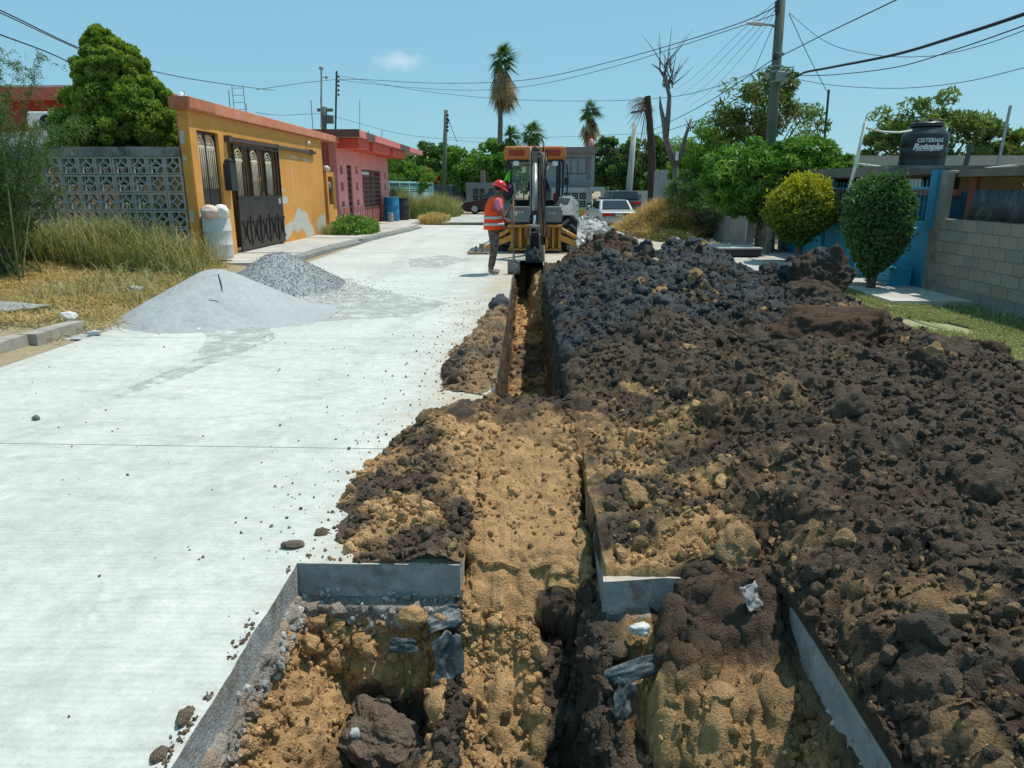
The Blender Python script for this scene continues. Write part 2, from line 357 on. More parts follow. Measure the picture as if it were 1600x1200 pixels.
keep=~((cx[None,:]>-1.35)&(cx[None,:]<1.3)&(cy[:,None]>.2)&(cy[:,None]<17.4)); q=q[keep]
gm,gnt,gb=nodes('ground_earth'); gg=gnt.nodes.new('ShaderNodeNewGeometry').outputs['Position']
a1=noise_node(gnt,.6,8,.7,gg,.5); ra=ramp(gnt,a1.outputs[0],[(.3,(.30,.23,.13)),(.5,(.36,.29,.18)),(.7,(.27,.25,.15))])
a2=noise_node(gnt,14,8,.8,gg); rb2=ramp(gnt,a2.outputs[0],[(.3,.7),(.7,1.1)]); gc=mixc(gnt,1.,ra.outputs[0],rb2.outputs[0],'MULTIPLY')
sxx=gnt.nodes.new('ShaderNodeSeparateXYZ'); gnt.links.new(gg,sxx.inputs[0])
mrx=gnt.nodes.new('ShaderNodeMapRange'); mrx.inputs[1].default_value=4.3; mrx.inputs[2].default_value=5.2; gnt.links.new(sxx.outputs[0],mrx.inputs[0])
mry=gnt.nodes.new('ShaderNodeMapRange'); mry.inputs[1].default_value=13.5; mry.inputs[2].default_value=12.3; gnt.links.new(sxx.outputs[1],mry.inputs[0])
mmx=gnt.nodes.new('ShaderNodeMath'); mmx.operation='MULTIPLY'; gnt.links.new(mrx.outputs[0],mmx.inputs[0]); gnt.links.new(mry.outputs[0],mmx.inputs[1])
a3=noise_node(gnt,1.6,8,.75,gg); rg=ramp(gnt,a3.outputs[0],[(.3,(.22,.24,.10)),(.55,(.30,.29,.15)),(.7,(.36,.32,.20))])
gc=mixc(gnt,mmx.outputs[0],gc,rg.outputs[0]); gnt.links.new(gc,gb.inputs['Base Color']); gb.inputs['Roughness'].default_value=.95; bump(gnt,gb,a2.outputs[0],.6,.03)
tag(np_mesh('ground',V,q,gm,smooth=True),kind='structure')

# road: concrete panels cut open along the trench and the pit
road=thing('road',None,None); tag(road,kind='structure')
def edge(x0,y0,x1,y1,n,amp,seed):
    t=np.linspace(0,1,n+1); p=np.stack([x0+(x1-x0)*t,y0+(y1-y0)*t],1)
    d=np.array([y1-y0,-(x1-x0)]); d=d/np.linalg.norm(d); w_=(fbm(np.stack([t*n*.35,0*t+seed,0*t],1),4,seed)-.5)*2*amp; w_[0]=w_[-1]=0
    return (p+d*w_[:,None]).tolist()
def slab(poly,name='slab',mat=None,z0=-.17,z1=0,parent=None):
    """polygon prism, top and sides; poly anticlockwise list"""
    bm=bmesh.new(); tp=[bm.verts.new((x,y,z1)) for x,y in poly]; bt=[bm.verts.new((x,y,z0)) for x,y in poly]
    bm.faces.new(tp); n=len(poly)
    for i in range(n):
        f=bm.faces.new((bt[i],bt[(i+1)%n],tp[(i+1)%n],tp[i])); f.material_index=1
    bmesh.ops.triangulate(bm,faces=[f for f in bm.faces if len(f.verts)>4])
    me=bpy.data.meshes.new(name); bm.to_mesh(me); bm.free(); me.materials.append(mat or ROAD); me.materials.append(CUT if mat is None else mat)
    o=bpy.data.objects.new(name,me); COL.objects.link(o); o.parent=parent if parent else road; return o
LX=lambda y:-5.15
XL,XR=-.31,.345
PL,PR=-1.075,1.115
G=.004
# near left piece with the pit corner
slab([(-5.15,-8),(PL,-8)]+edge(PL,.2,PL,2.93,60,.008,1)+edge(PL,2.93,XL,2.93,24,.006,2)[1:]+edge(XL,2.93,XL,4.42-G,20,.010,3)[1:]+[(-5.15,4.50-G)])
slab(([(PR,-8),(4.5,-8),(4.5,4.42-G)]+edge(XR,4.42-G,XR,2.80,20,.01,4)+edge(XR,2.80,.62,2.84,6,.006,5)[1:]+edge(.62,2.84,PR,2.84,10,.006,5)[1:]+edge(PR,2.84,PR,.2,50,.014,6)[1:]))
yj=[4.42,8.0,11.6,15.2]
for k in range(3):
    a,b_=yj[k]+G,yj[k+1]-G; n=int((b_-a)*10); a2=a+.08 if k==0 else a
    slab([(-5.15,a2)]+edge(XL,a,XL,b_,n,.016,10+k)+[(-5.15,b_)])
    slab([(4.5,a),(4.5,b_)]+edge(XR,b_,XR,a,n,.016,20+k))
# panel where the trench ends, then whole panels
slab([(-5.15,15.2+G),(XL,15.2+G)]+edge(XL,15.2+G,XL,17.0,18,.01,31)[1:]+edge(XL,17.0,XR,17.0,6,.02,32)[1:]+edge(XR,17.0,XR,15.2+G,18,.01,33)[1:]+[(4.5,15.2+G),(4.5,18.9-G),(-5.15,18.9-G)])
y=18.9
while y<33:
    y2=min(y+3.7,33.2); slab([(-5.15+.0,y+G),(4.5,y+G),(4.5,y2-G),(-5.15,y2-G)]); y=y2
tag(slab([(-60,35.9),(60,35.9),(60,46),(-60,46)],'cross_street',P('cross_concrete',(.46,.46,.43),.9,.2,.8,40,.3,dirt=(.33,.28,.2),dscale=.5,damt=.6),-.05,0.0,None),kind='structure').parent=None
PUD,_n,pb=nodes('wet_mud'); pb.inputs['Base Color'].default_value=(.05,.04,.03,1); pb.inputs['Roughness'].default_value=.12; pb.inputs['Specular IOR Level'].default_value=.6
m=MB(); pts=[]
for k in range(40):
    a=2*PI*k/40; r=1+.25*math.sin(3*a)+.12*math.sin(7*a+1); pts.append((-2.9+2.6*r*math.cos(a),34.4+.75*r*math.sin(a)))
m.add([(x,y,.004+GZ(-2.,34.)*0) for x,y in pts],[tuple(range(40))]); tag(m.build('puddle',PUD),kind='structure')
# pavement beside the orange and pink houses, one cast piece after another, kerb face towards the road
pav=tag(thing('pavement',None,None),kind='structure')
PV=[(14.9,-5.62),(17.2,-5.5),(19.8,-5.5),(22.4,-5.32),(25.2,-5.1),(27.9,-4.85),(30.6,-4.68)]
for k in range(len(PV)-1):
    (y0,x0),(y1,x1)=PV[k],PV[k+1]; z1=.15+.015*(k%2)
    e=edge(x0,y0+.006,x1,y1-.006,8,.035,50+k)
    slab([(-7.3,y0+.006)]+e+[(-7.3,y1-.006)],'paving_slab',CONCL,-.1,z1,pav)
    slab([(p[0]+.012,p[1]) for p in e]+[(q_[0]+.13,q_[1]) for q_ in reversed(e)],'kerb',CONC,-.1,z1-.045-.02*((k*7)%3),pav)
slab([(-8.5,30.61),(-5.2,30.61),(-5.4,36.6),(-8.5,36.6)],'paving_slab',CONCL,-.1,.12,pav)
# old kerb at the near left verge
kb=tag(thing('kerb_line',None,None),kind='structure')
for k,(y0,y1,x0) in enumerate([(6.6,7.5,-5.72),(7.53,8.35,-5.6)]):
    slab(edge(x0+.16,y0,x0+.2,y1,8,.03,70+k)+edge(x0,y1,x0-.03,y0,8,.03,80+k),'kerb_stone',P('old_kerb',(.38,.35,.30),.9,.3,5,60,.6,dirt=(.3,.24,.15)),-.1,.13,kb)
# driveway on the right behind the heaps, and low kerbs round it
dr=tag(thing('driveway',None,None),kind='structure')
slab([(4.504,13.2),(6.95,13.0),(6.95,17.0),(4.504,17.2)],'paving_slab',CONCL,-.25,.015,dr); slab([(4.504,17.22),(6.95,17.02),(6.95,20.3),(4.504,20.6)],'paving_slab',CONCL,-.25,.02,dr)
slab([(5.75,11.2),(7.0,11.2),(7.0,12.98),(5.75,12.98)],'paving_slab',CONCL,-.25,-.035,dr)
slab([(4.3,20.9),(4.5,20.8),(5.3,27.4),(5.1,27.5)],'kerb',CONC,-.1,.16,dr)
slab([(4.5,20.7),(4.75,20.65),(6.9,20.9),(6.9,21.15)],'kerb',CONC,-.1,.1,dr)

# ================= SOIL =================
def grid_mesh(name,P3,C,mat,parent=None,keep=None):
    ny,nx=P3.shape[:2]; I=np.arange(nx*ny).reshape(ny,nx); q=np.stack([I[:-1,:-1],I[:-1,1:],I[1:,1:],I[1:,:-1]],-1)
    if keep is not None: q=q[keep[:-1,:-1]&keep[1:,1:]]
    else: q=q.reshape(-1,4)
    return np_mesh(name,P3.reshape(-1,3),q,mat,parent,smooth=True,col=C.reshape(-1,3))
def normals(P3):
    du=np.gradient(P3,axis=1); dv=np.gradient(P3,axis=0); n=np.cross(du,dv); return n/(np.linalg.norm(n,axis=-1,keepdims=True)+1e-9)
def soil_col(p,t_tan,t_blk,t_red,seed=0):
    n1=fbm(p*3.1,4,seed+40)[:,None]; n2=fbm(p*14,3,seed+41)[:,None]
    c=BROWN*(0.75+.55*n1)*np.ones((len(p),3)); c=c*(1-t_red[:,None])+RED*t_red[:,None]*(.75+.6*n1)
    c=c*(1-t_blk[:,None])+BLK*t_blk[:,None]*(.7+.6*n1)
    tn=TAN*(.78+.4*n2)*np.ones((len(p),3)); c=c*(1-t_tan[:,None])+tn*t_tan[:,None]
    return c
def heap_h(x,y):
    h=np.zeros_like(x)
    for (a,b_,sx_,sy_,hh) in [(1.85,16.2,.50,1.1,.50),(2.0,14.9,.45,.8,.18),(1.15,13.6,.5,1.5,.20),(2.0,10.8,1.1,2.0,.42),(2.75,12.0,.45,.85,.40),(3.0,10.6,.45,.8,.20),(1.45,8.5,.75,1.6,.30),
        (3.4,8.9,.7,.9,.30),(2.9,7.6,.9,.6,.05),(3.8,7.6,.4,.5,.04),(2.6,5.0,1.3,1.3,.30),(3.8,5.9,.5,.7,.08),(1.5,4.4,.7,.8,.10),(3.1,3.0,1.3,1.0,.30),(1.9,2.0,.6,.8,.10),(3.3,1.2,1.2,.9,.25),(3.6,4.3,.5,.5,.10)]:
        h+=hh*np.exp(-((x-a)/sx_)**2/1.6-((y-b_)/sy_)**2/1.6)
    h-=.16*np.exp(-((x-1.9)/1.2)**2-((y-6.55-(x-1.9)*.15)/.35)**2)
    return h
def heap_mask(x,y):
    xr=np.interp(y,[1,4,6.2,7.0,8.2,9.6,11,12.5,14,15.5,17.2,18.2],[5.2,4.9,4.55,4.5,4.35,4.45,3.75,3.45,2.9,2.65,2.45,2.0])
    xl=np.interp(y,[1,2.3,2.72,2.84,2.95,3.3,4.2,5.3,6,13,15,16.4,17.2,18.2],[1.0,1.0,.95,.55,.22,.16,.15,.16,.24,.30,.62,.95,1.35,1.8])
    w_=(fbm(np.stack([x*2.2,y*2.2,0*x],-1).reshape(-1,3),4,77).reshape(x.shape)-.5)
    xr=xr+w_*.5
    mL=sst(0,.22,x-xl+w_*.10)*np.maximum(sst(-.02,.34,y-2.84+w_*.2),sst(1.1,1.3,x)); yend=17.9; return np.where(y<16,.10+.90*mL,mL)*sst(0,.5,xr-x)*sst(0,.6,yend-y)*sst(.7,1.2,y)
def heap_cols(p):
    x,y=p[:,0],p[:,1]; n=fbm(p*np.array([1.3,1.0,1.3]),4,5)-.5
    t_blk=sst(-.35,.25,(y-6.7-(x-1.2)*.25)+n*4)*sst(-.4,.4,14.0-y+n*4-(1.2-x)*.8)*sst(-.3,.3,3.6-x+n*1.3)
    t_blk*=1-.7*sst(.58,.66,fbm(p*2.3+9,4,15))
    t_red=np.clip(sst(12.5,14.2,y+n*3)+.55*sst(.5,.66,fbm(p*1.7,3,6)),0,1)*.9
    tn=fbm(p*4.2,4,8); tn2=fbm(p*1.1,3,12)
    near=sst(1.35,.3,x+n*1.6)*sst(5.8,4.4,y+n*1.5)
    right=.42*sst(2.7,1.0,x+n*2)*sst(5.6,4.2,y)
    t_tan=np.clip(near*.85*sst(.36,.58,tn)+right*sst(.54,.64,tn)+.7*sst(.64,.72,tn)*sst(.5,.62,tn2)*(y<12),0,1)
    return soil_col(p,t_tan,t_blk*.95,t_red)
NY,NX=760,500
yv=1.0*np.exp(np.linspace(0,math.log(17.95),NY)); 
u=np.linspace(0,1,NX)[None,:]; yy=np.repeat(yv[:,None],NX,1); x0=.350; xx=x0+(5.3-x0)*u**1.08
ci=int(np.argmin(np.abs(xx[0]-1.119))); xx[:,ci]=1.119; xx=xx+0*yy; ri=int(np.argmin(np.abs(yv-2.848))); yv[ri]=2.848; yy=np.repeat(yv[:,None],NX,1)
mk=heap_mask(xx,yy); p0=np.stack([xx,yy,0*xx],-1); pf=p0.reshape(-1,3)
big=lumps(pf,.42,31).reshape(xx.shape); lowf=(fbm(pf*1.6,4,30)-.5).reshape(xx.shape)
amp=.6+.9*sst(5.5,7.5,yy)
big2=lumps(pf,.95,35).reshape(xx.shape)
hz=(heap_h(xx,yy)*(.93-.12*sst(7.8,9.5,yy)*sst(2.9,3.6,xx))+.0+lowf*.20+big*.11*amp+big2*.15)*mk
nearl=sst(1.5,.6,xx)*sst(5.6,4.8,yy); hz=hz*(1-.45*nearl)
P3=np.stack([xx,yy,hz-.045*sst(.09,.0,mk)],-1)
N3=normals(P3)
q_=P3.reshape(-1,3)
d1=lumps(q_,.17,51); d2=lumps(q_,.075,55); d3=lumps(q_,.034,59)+.45*lumps(q_,.018,60); f5=fbm(q_*38,3,61)-.5
gate=.45+.9*fbm(q_*1.4,3,62)
d0=lumps(q_,.30,49)
f8=fbm(q_*15,4,64)-.5
disp=(.095*d0+.055*d1+.034*d2+.018*d3+.022*f5+.060*f8-.02*np.abs(fbm(q_*11,3,63)-.5)*2)*gate
mkk=sst(0.,.12,mk).reshape(-1)
P3=(q_+N3.reshape(-1,3)*(disp*mkk)[:,None]).reshape(P3.shape)
P3[:,0,2]=-.03; P3[ri,:ci+1,2]=-.012; P3[:ri,ci,2]=-.012; P3[ri,:ci+1,1]=2.848; P3[:ri,ci,0]=1.119; HEAP_P=P3; HEAP_K=(mk>.02)&~((np.arange(NX)[None,:]<ci)&(np.arange(NY)[:,None]<ri))
heap=thing('soil_heap','long heap of dark clods dug from the trench, brown near and black behind','soil heap',(2.4,8,0),world=True)
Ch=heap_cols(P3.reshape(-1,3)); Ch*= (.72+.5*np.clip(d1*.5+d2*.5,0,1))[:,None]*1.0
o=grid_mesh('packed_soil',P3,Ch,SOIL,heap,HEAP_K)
# surface sampler for clods
from bisect import bisect
def heap_surf(n,rs,ymin=1.2,ymax=17.8,pw=1.):
    out=[]
    iy=np.clip((np.log(ymin+(ymax-ymin)*rs.rand(n*3)**pw)/math.log(17.95)*(NY-1)).astype(int),0,NY-1); ix=rs.randint(0,NX,n*3)
    ok=HEAP_K[iy,ix]&(mk[iy,ix]>.12)&(P3[iy,ix,0]>.42); return P3[iy[ok],ix[ok]][:n]
_clods={}
def clodV(sub,k):
    if (sub,k) not in _clods:
        V,Fc=ico(sub); D=facets(V,k)*(1+.5*(fbm(V*2.2+k*5.1,3,k)-.5))
        if sub>=3: D=D+.30*lumps(V+k,.42,k)-.1
        W=V*D[:,None]*np.array([1,.8+.1*(k%3),.68+.06*(k%4)]); _clods[(sub,k)]=(W,Fc)
    return _clods[(sub,k)]
def rotm(a,b_,c):
    return np.array(Euler((a,b_,c)).to_matrix())
def scatter(name,pts,sizes,sub,colf,mat,parent,rs,sink=.25,kinds=14):
    Vs=[];Fs=[];Cs=[];n=0
    for p,s in zip(pts,sizes):
        W,Fc=clodV(sub,rs.randint(kinds)); M_=rotm(*(rs.rand(3)*6.28)); w_=(W*s)@M_.T+np.array(p)+np.array((0,0,s*(.5-sink)))
        Vs.append(w_); Fs.append(Fc+n); n+=len(W); Cs.append(len(W))
    V=np.concatenate(Vs); base=colf(np.asarray(pts)); C=np.repeat(base,Cs,0)*(.85+.3*np.random.RandomState(3).rand(len(V),1)); 
    return np_mesh(name,V,np.concatenate(Fs),mat,parent,smooth=sub>2,col=C)
rs=np.random.RandomState(4)
jit=lambda p,a,s: heap_cols(p+(np.random.RandomState(s).rand(*p.shape)-.5)*a)*(.8+.45*np.random.RandomState(s+1).rand(len(p),1))
pts=heap_surf(24000,rs,1.3,17.5,1.7); o=scatter('crumbs',pts,.007+.020*rs.rand(len(pts))**2.2,1,lambda p:jit(p,.35,1),SOIL,heap,rs); tag(o,kind='stuff')
pts=heap_surf(3600,rs,1.3,17.5,1.2); o=scatter('lumps',pts,.016+.034*rs.rand(len(pts))**2,2,lambda p:jit(p,.3,3),SOIL,heap,rs); tag(o,kind='stuff')
# clods big enough to pick out one by one: parts of the heap
cm=[]
for k in range(6):
    W,Fc=clodV(4,k+14); d=lumps(W+k*3,.33,k+5)*.16+(fbm(W*6,3,k)-.5)*.10+lumps(W+k,.13,k+8)*.05; N=W/np.linalg.norm(W,axis=1,keepdims=True); W2=W+N*d[:,None]
    cm.append((W2,Fc))
clod_src={}
pts=heap_surf(290,rs,1.5,17.3,.95)
for i,p in enumerate(pts[:250]):
    s=(.035+.06*rs.rand()**2.5)*(1+.06*p[1]); k=rs.randint(6); cc=jit(p[None,:],.2,100+i)[0]
    key=(k,i%9)
    cand=[kk for kk in clod_src if np.linalg.norm(clod_src[kk][1]-cc)<.03]
    if not cand:
        W2,Fc=cm[k]; o=np_mesh('clod',W2,Fc,SOIL,None,True,col=np.tile(cc,(len(W2),1))*(.8+.4*fbm(W2*3,3,k))[:,None]); clod_src[(k,i)]=(o,cc); cand=[(k,i)]
    src=clod_src[min(cand,key=lambda kk:np.linalg.norm(clod_src[kk][1]-cc))][0]
    if src.get('used') is None: o=src; o['used']=1; o.parent=heap
    else: o=inst(src,'clod',heap,(0,0,0))
    o.location=Vector((p+np.array((0,0,s*.25))-OFF[heap.name]).tolist()); o.scale=(s,s,s*.85); o.rotation_euler=tuple(rs.rand(3)*6.28)
for o in list(heap.children):
    if 'used' in o: del o['used']
for key,(o,cc) in clod_src.items():
    if o.parent is None: bpy.data.objects.remove(o)
def hero(name,label,cat,c,r,col,seed,rot=(0,0,0),sub=6,a1=.28,a2=.12,flat=None,group=None,col2=None):
    V,Fc=ico(sub); D=facets(V,seed,14,.7,1.05)*(1+a1*(fbm(V*1.8+seed,5,seed)-.5)*2.4)
    W=V*D[:,None]*np.array(r); N=V
    W=W+N*(lumps(W+seed,.30,seed+1)*a2*.35*min(r)+lumps(W+seed,.12,seed+2)*a2*.25*min(r)+lumps(W+seed,.05,seed+3)*.02+(fbm(W*30,3,seed)-.5)*.016)[:,None]
    if flat is not None: W[:,2]=np.maximum(W[:,2],flat)
    W=W@rotm(*rot).T
    cc=np.array(col)*(.75+.5*fbm(W*5,4,seed+4))[:,None]
    if col2 is not None: t=sst(.52,.62,fbm(W*4+2,4,seed+6))[:,None]; cc=cc*(1-t)+np.array(col2)*t
    W=W+np.array(c); o=np_mesh(name,W,Fc,SOIL,None,True,col=cc); return single(o,label,cat,group)
hero('clay_clod','tall grey-black clay clod standing upright on the heap crest near the blue wall','clod',(3.74,9.3,.38),(.40,.34,.46),BROWN*.80,3,a1=.45,a2=1.1,col2=BLK*1.1)
hero('clay_clod','knobbly grey clay lump at the foot of the tall clod','clod',(3.45,8.9,.22),(.46,.40,.24),BROWN*.78,5,a2=1.0,a1=.4)
hero('soil_boulder','huge brown soil block with orange clay smear and deep shade below','clod',(2.8,6.85,.20),(.68,.36,.26),RED*.9,7,rot=(.15,-.1,-.2),a1=.32,a2=.9,sub=6)
hero('clay_clod','orange clay smear stuck on top of the huge brown soil block','clay',(2.72,6.95,.445),(.15,.08,.03),TAN*1.0,9,sub=3)
hero('clay_clod','flat dark clod with a shaded hollow above the trench mouth','clod',(1.38,5.9,.12),(.24,.14,.10),RED*.8,11,rot=(0,.1,.3),a2=.5,sub=5)
hero('clay_clod','blocky brown clod at the outer edge of the heap beside the lawn','clod',(3.55,6.0,.33),(.26,.17,.12),BROWN,13,rot=(0,.1,.1),sub=5,a2=.6)
hero('clay_clod','upright brown clod on the grass edge of the heap','clod',(4.12,6.35,.20),(.24,.17,.16),RED*.9,15,sub=5,a2=.6)
hero('clay_clod','big brown clod at the frame edge halfway down the heap','clod',(3.15,4.15,.36),(.22,.25,.20),BROWN*.85,17,sub=5,a2=.6)
hero('clay_clod','pale tan clay boulder half buried beside the pit edge','clay boulder',(1.78,2.32,.12),(.26,.15,.105),TAN*np.array((.72,.72,.8)),19,rot=(0,0,.1),a1=.18,a2=.3,sub=6)
hero('clay_clod','tan clay lump nearest the camera right of the pit','clay boulder',(1.92,1.92,.10),(.17,.13,.09),TAN*np.array((.7,.7,.75)),21,sub=5,a1=.2)
hero('clay_clod','black clod poking up between the two far heaps','clod',(2.32,14.3,.42),(.17,.16,.22),BLK*1.2,23,sub=5,a2=.6)
hero('clay_clod','small pointed black clod on the far heap skyline','clod',(2.68,13.3,.5),(.13,.13,.17),BLK,25,sub=4,a2=.6)
hero('clay_clod','yellowish clay knob in the middle of the brown heap','clay',(1.75,4.75,.30),(.13,.10,.12),TAN*np.array((.6,.55,.6)),27,sub=5,a2=.8,col2=BROWN)
hero('clay_clod','grey stone among tan soil above the trench mouth','stone',(.93,5.2,.12),(.05,.04,.035),GREYW*.6,29,sub=3,a1=.1,a2=.1)
hero('clay_clod','pale angular clay flake on the black part of the heap','clay',(1.85,10.4,.62),(.10,.05,.08),TAN*np.array((.8,.95,1.6)),31,sub=3,a1=.4)
hero('clay_clod','brown slab of clay lying on the black part of the heap','clod',(1.25,10.7,.50),(.17,.1,.09),RED*1.2,33,sub=4,a1=.3)
hero('clay_clod','sandy clay crumb at the join of black and brown soil','clay',(1.55,6.55,.2),(.08,.06,.06),TAN*np.array((1.,1.,1.2)),35,sub=4,a1=.4,a2=.6)

# ---- trench and pit: one surface ----
def cluster(a,b_,n,centers,wd,wt):
    g_=np.linspace(a,b_,4000); dens=1+sum(wt*np.exp(-((g_-c)/wd)**2) for c in centers); cs=np.cumsum(dens); cs=(cs-cs[0])/(cs[-1]-cs[0]); return np.interp(np.linspace(0,1,n),cs,g_)
xv=cluster(-1.30,1.28,470,[-1.06,-.30,.30,1.10],.05,6)
y1=cluster(.6,6.2,520,[2.86,3.05,5.2],.08,6); y2=np.linspace(6.2,17.38,320)[1:]; yv2=np.concatenate([y1,y2])
xx,yy=np.meshgrid(xv,yv2); pf=np.stack([xx,yy,0*xx],-1).reshape(-1,3); wn=(fbm(pf*3.,3,91)-.5).reshape(xx.shape); wn2=(fbm(pf*9.,3,92)-.5).reshape(xx.shape)
xl=-.315+wn*.04+wn2*.012; xr=.335+wn*.05+wn2*.012
far=sst(5.12,5.32,yy+wn*.2)
tfl_near=np.interp(yy-wn*.30-wn2*.10,[.6,2.1,2.35,2.6,2.85,3.02,3.15],[-1.3,-1.08,-.82,-.56,-.29,-.13,-.07])
fill=np.interp(yy,[3.15,3.5,3.9,4.4,5.0,5.3],[-.075,-.05,.01,.13,.14,.07])
tfl_far=np.interp(yy,[5.2,9,12,15,16.9,17.0],[-.98,-.98,-.95,-.92,-.88,-.17])
rampf=np.interp(yy,[11,13,14.5,16,17],[-.98,-.75,-.45,-.2,-.1]); tfl_far=np.maximum(tfl_far,tfl_far+(rampf-tfl_far)*sst(.05,.20,xx+wn*.2))
floor=np.where(yy<3.18,tfl_near,np.where(yy<5.12,fill,fill*(1-far)+tfl_far*far))
floor=floor-(.22*sst(.05,.15,xx+wn*.1)*(yy<2.98))+wn*.10*(yy<2.9)+lumps(pf,.2,95).reshape(xx.shape)*.07*((yy<2.7)|(yy>5.3))
# trench mask: left wall upright, right wall leaning a little in the near part
slopeR=np.where(yy<3.1,.06,.05); slopeL=np.where(yy<3.1,.06,.05)
ml=sst(0,1,(xx-xl)/slopeL); mr_=sst(0,1,(xr-xx)/slopeR); mt=ml*mr_
# compartments of the pit
fb=np.interp(yy,[.6,2.2,2.5,2.66,2.74,2.80,2.84,2.90,2.96],[-1.0,-.92,-.84,-.86,-.80,-.46,-.36,-.20,-.17])
fb=fb+.12*sst(-.72,-.95,xx)*(yy<2.75)
fbr=np.interp(yy,[.6,2.0,2.28,2.36,2.42,2.52,2.66,2.80,2.88],[-1.0,-.92,-.92,-.84,-.46,-.34,-.25,-.19,-.17])
side=np.where(xx<0,fb,fbr)
side=side+(wn*.35+lumps(pf,.34,96).reshape(xx.shape)*.16-.06)*sst(-.3,-.55,side)
wl=np.interp(xx,[-1.12,-1.085,-1.0,-.8,-.62],[-.165,-.175,-.42,-.66,-1.2]); wr=np.interp(xx,[.75,.92,1.03,1.10,1.15],[-1.2,-.72,-.50,-.18,-.165])
ridge=np.interp(xx,[-.62,-.42,-.35,-.30],[-1.3,-.62,-.42,-.40]); ridgeR=np.interp(xx,[.30,.40,.52,.62],[-.34,-.36,-.6,-1.3])
side=np.maximum(side,np.maximum(wl,wr)); side=np.where(yy<2.9,np.maximum(side,np.minimum(np.where(xx<0,ridge,ridgeR)+wn*.2,np.where(xx<0,fb,fbr)+.4)),side)
spill=(.05-(2.90-yy)*.75+wn*.35+lumps(pf,.22,97).reshape(xx.shape)*.10+lumps(pf,.10,98).reshape(xx.shape)*.04-(1.1-xx)*.06); side=np.where((xx>.5)&(yy<2.93),np.maximum(side,np.where(sst(.48,.70,xx+wn)>0,-.9+(spill+.9)*sst(.46,.66,xx+wn*.6),-9)),side)
SPM=(xx>.56)&(side>-.9+(spill+.9)*sst(.46,.66,xx+wn*.6)-.01)&(yy<2.93); side=np.where(SPM,side,np.minimum(side,-.172)); side=np.where((yy>2.93),np.where(xx>.62,-.172,-.172),side)
z=side*(1-mt)+floor*mt
cov=sst(3.75,4.25,yy+wn*.5)*(1-sst(5.1,5.25,yy+wn*.3))*sst(.85,.50,np.abs(xx)); z=z*(1-cov)+(fill+wn*.08)*cov
mid=(yy>3.18)&(yy<5.3)
P3=np.stack([xx,yy,z],-1); N3=normals(P3); q_=P3.reshape(-1,3); X_,Y_,Z_=q_.T
inside=((np.abs(X_-.015)<.31)|(Y_<2.9)|(cov.reshape(-1)>.3))
d1=lumps(q_,.20,101); d2=lumps(q_,.085,105); d3=lumps(q_,.04,109); f5=fbm(q_*34,3,111)-.5
toothed=(Y_>2.62)&(Y_<3.12)&(X_>-.26)&(X_<.12)&(Z_>-.6)&(Z_<-.1)
smooth_fill=((Y_>3.0)&(Y_<4.0)&(np.abs(X_)<.26))
ampv=np.where(toothed,.22,np.where(smooth_fill,.75,1.)); ampv=np.where(Y_>5.4,.8,ampv)
d0=lumps(q_,.38,99); f7=fbm(q_*7,4,112)-.5
f9=fbm(q_*15,4,113)-.5
disp=(.050*d1+.030*d2+.018*d3+.024*f5+.060*f9+(.075*d0-.02+.09*f7)*((Y_<2.9)&(Z_<-.25)))*ampv*np.where(inside,1,.0)
hide=((X_<-1.12)|(X_>1.16)|((Y_>2.97)&((X_<-.33)|(X_>.36)))); disp=np.where(hide&(cov.reshape(-1)<.5),0,disp)
disp=disp+np.where(toothed,.012*np.sin(X_*55+3*fbm(q_*4,2,7))+.007*np.sign(np.sin(X_*27+1)),0)
# hold soil back from the slab's cut face
W=q_+N3.reshape(-1,3)*disp[:,None]
near_l=(Z_>-.28)&(np.abs(X_+1.08)<.08); 
P4=W.reshape(P3.shape)
n=fbm(q_*2.4,4,120); n2=fbm(q_*7,4,121)
t_tan=np.zeros(len(q_))
pit=(Y_<2.98)&~((X_>-.34)&(X_<.36))
t_tan=np.where(pit&(X_<0),np.clip(sst(-.58,-.42,Z_+ (n-.5)*.35)+sst(-.72,-.92,X_+(n-.5)*.4)*.8+.5*sst(.5,.62,n2),0,1),t_tan)
t_tan=np.where(pit&(X_>0),np.clip(sst(-.62,-.40,Z_+(n-.5)*.4)*sst(.38,.52,X_)+sst(.80,.95,X_+(n-.5)*.3)*.85+.45*sst(.5,.62,n2),0,1),t_tan)
t_tan=np.where((Y_>3.0)&(Y_<5.3)&~pit,np.clip(sst(4.9,3.9,Y_+(n-.5)*2)*.95+.55*sst(.45,.6,n2),0,1),t_tan)
ntr_=(Y_<=3.05)&(X_>-.30)&(X_<.34)
t_tan=np.where(ntr_,sst(.09,.05,X_+(n-.5)*.05)*sst(-.9,-.55,Z_+(n2-.5)*.7)+.25*sst(.5,.6,n2)*(Z_<-.7),t_tan)
flo=(Y_>5.3)&(Z_<-.55); t_tan=np.where(Y_>5.3,np.where(Z_<tfl_far.reshape(-1)+.25,.75*sst(.40,.56,n)+.15+.6*sst(12.5,14,Y_),.06+.3*sst(.58,.66,n2)),t_tan)
t_blk=np.where((Y_>5.3)&(X_<0),.6,.15)*sst(.4,.6,n); t_red=.5*sst(.4,.6,fbm(q_*1.5,3,130))
C=soil_col(q_,np.clip(t_tan,0,1),t_blk,t_red)
spm=SPM.reshape(-1)*sst(.45,.2,t_tan*0+.3); C=np.where((SPM.reshape(-1)&(Z_>-.45))[:,None],soil_col(q_,.85*sst(.38,.50,n)*sst(-.12,-.26,Z_+(n2-.5)*.1),0*n2,.5*np.ones(len(n2))),C)
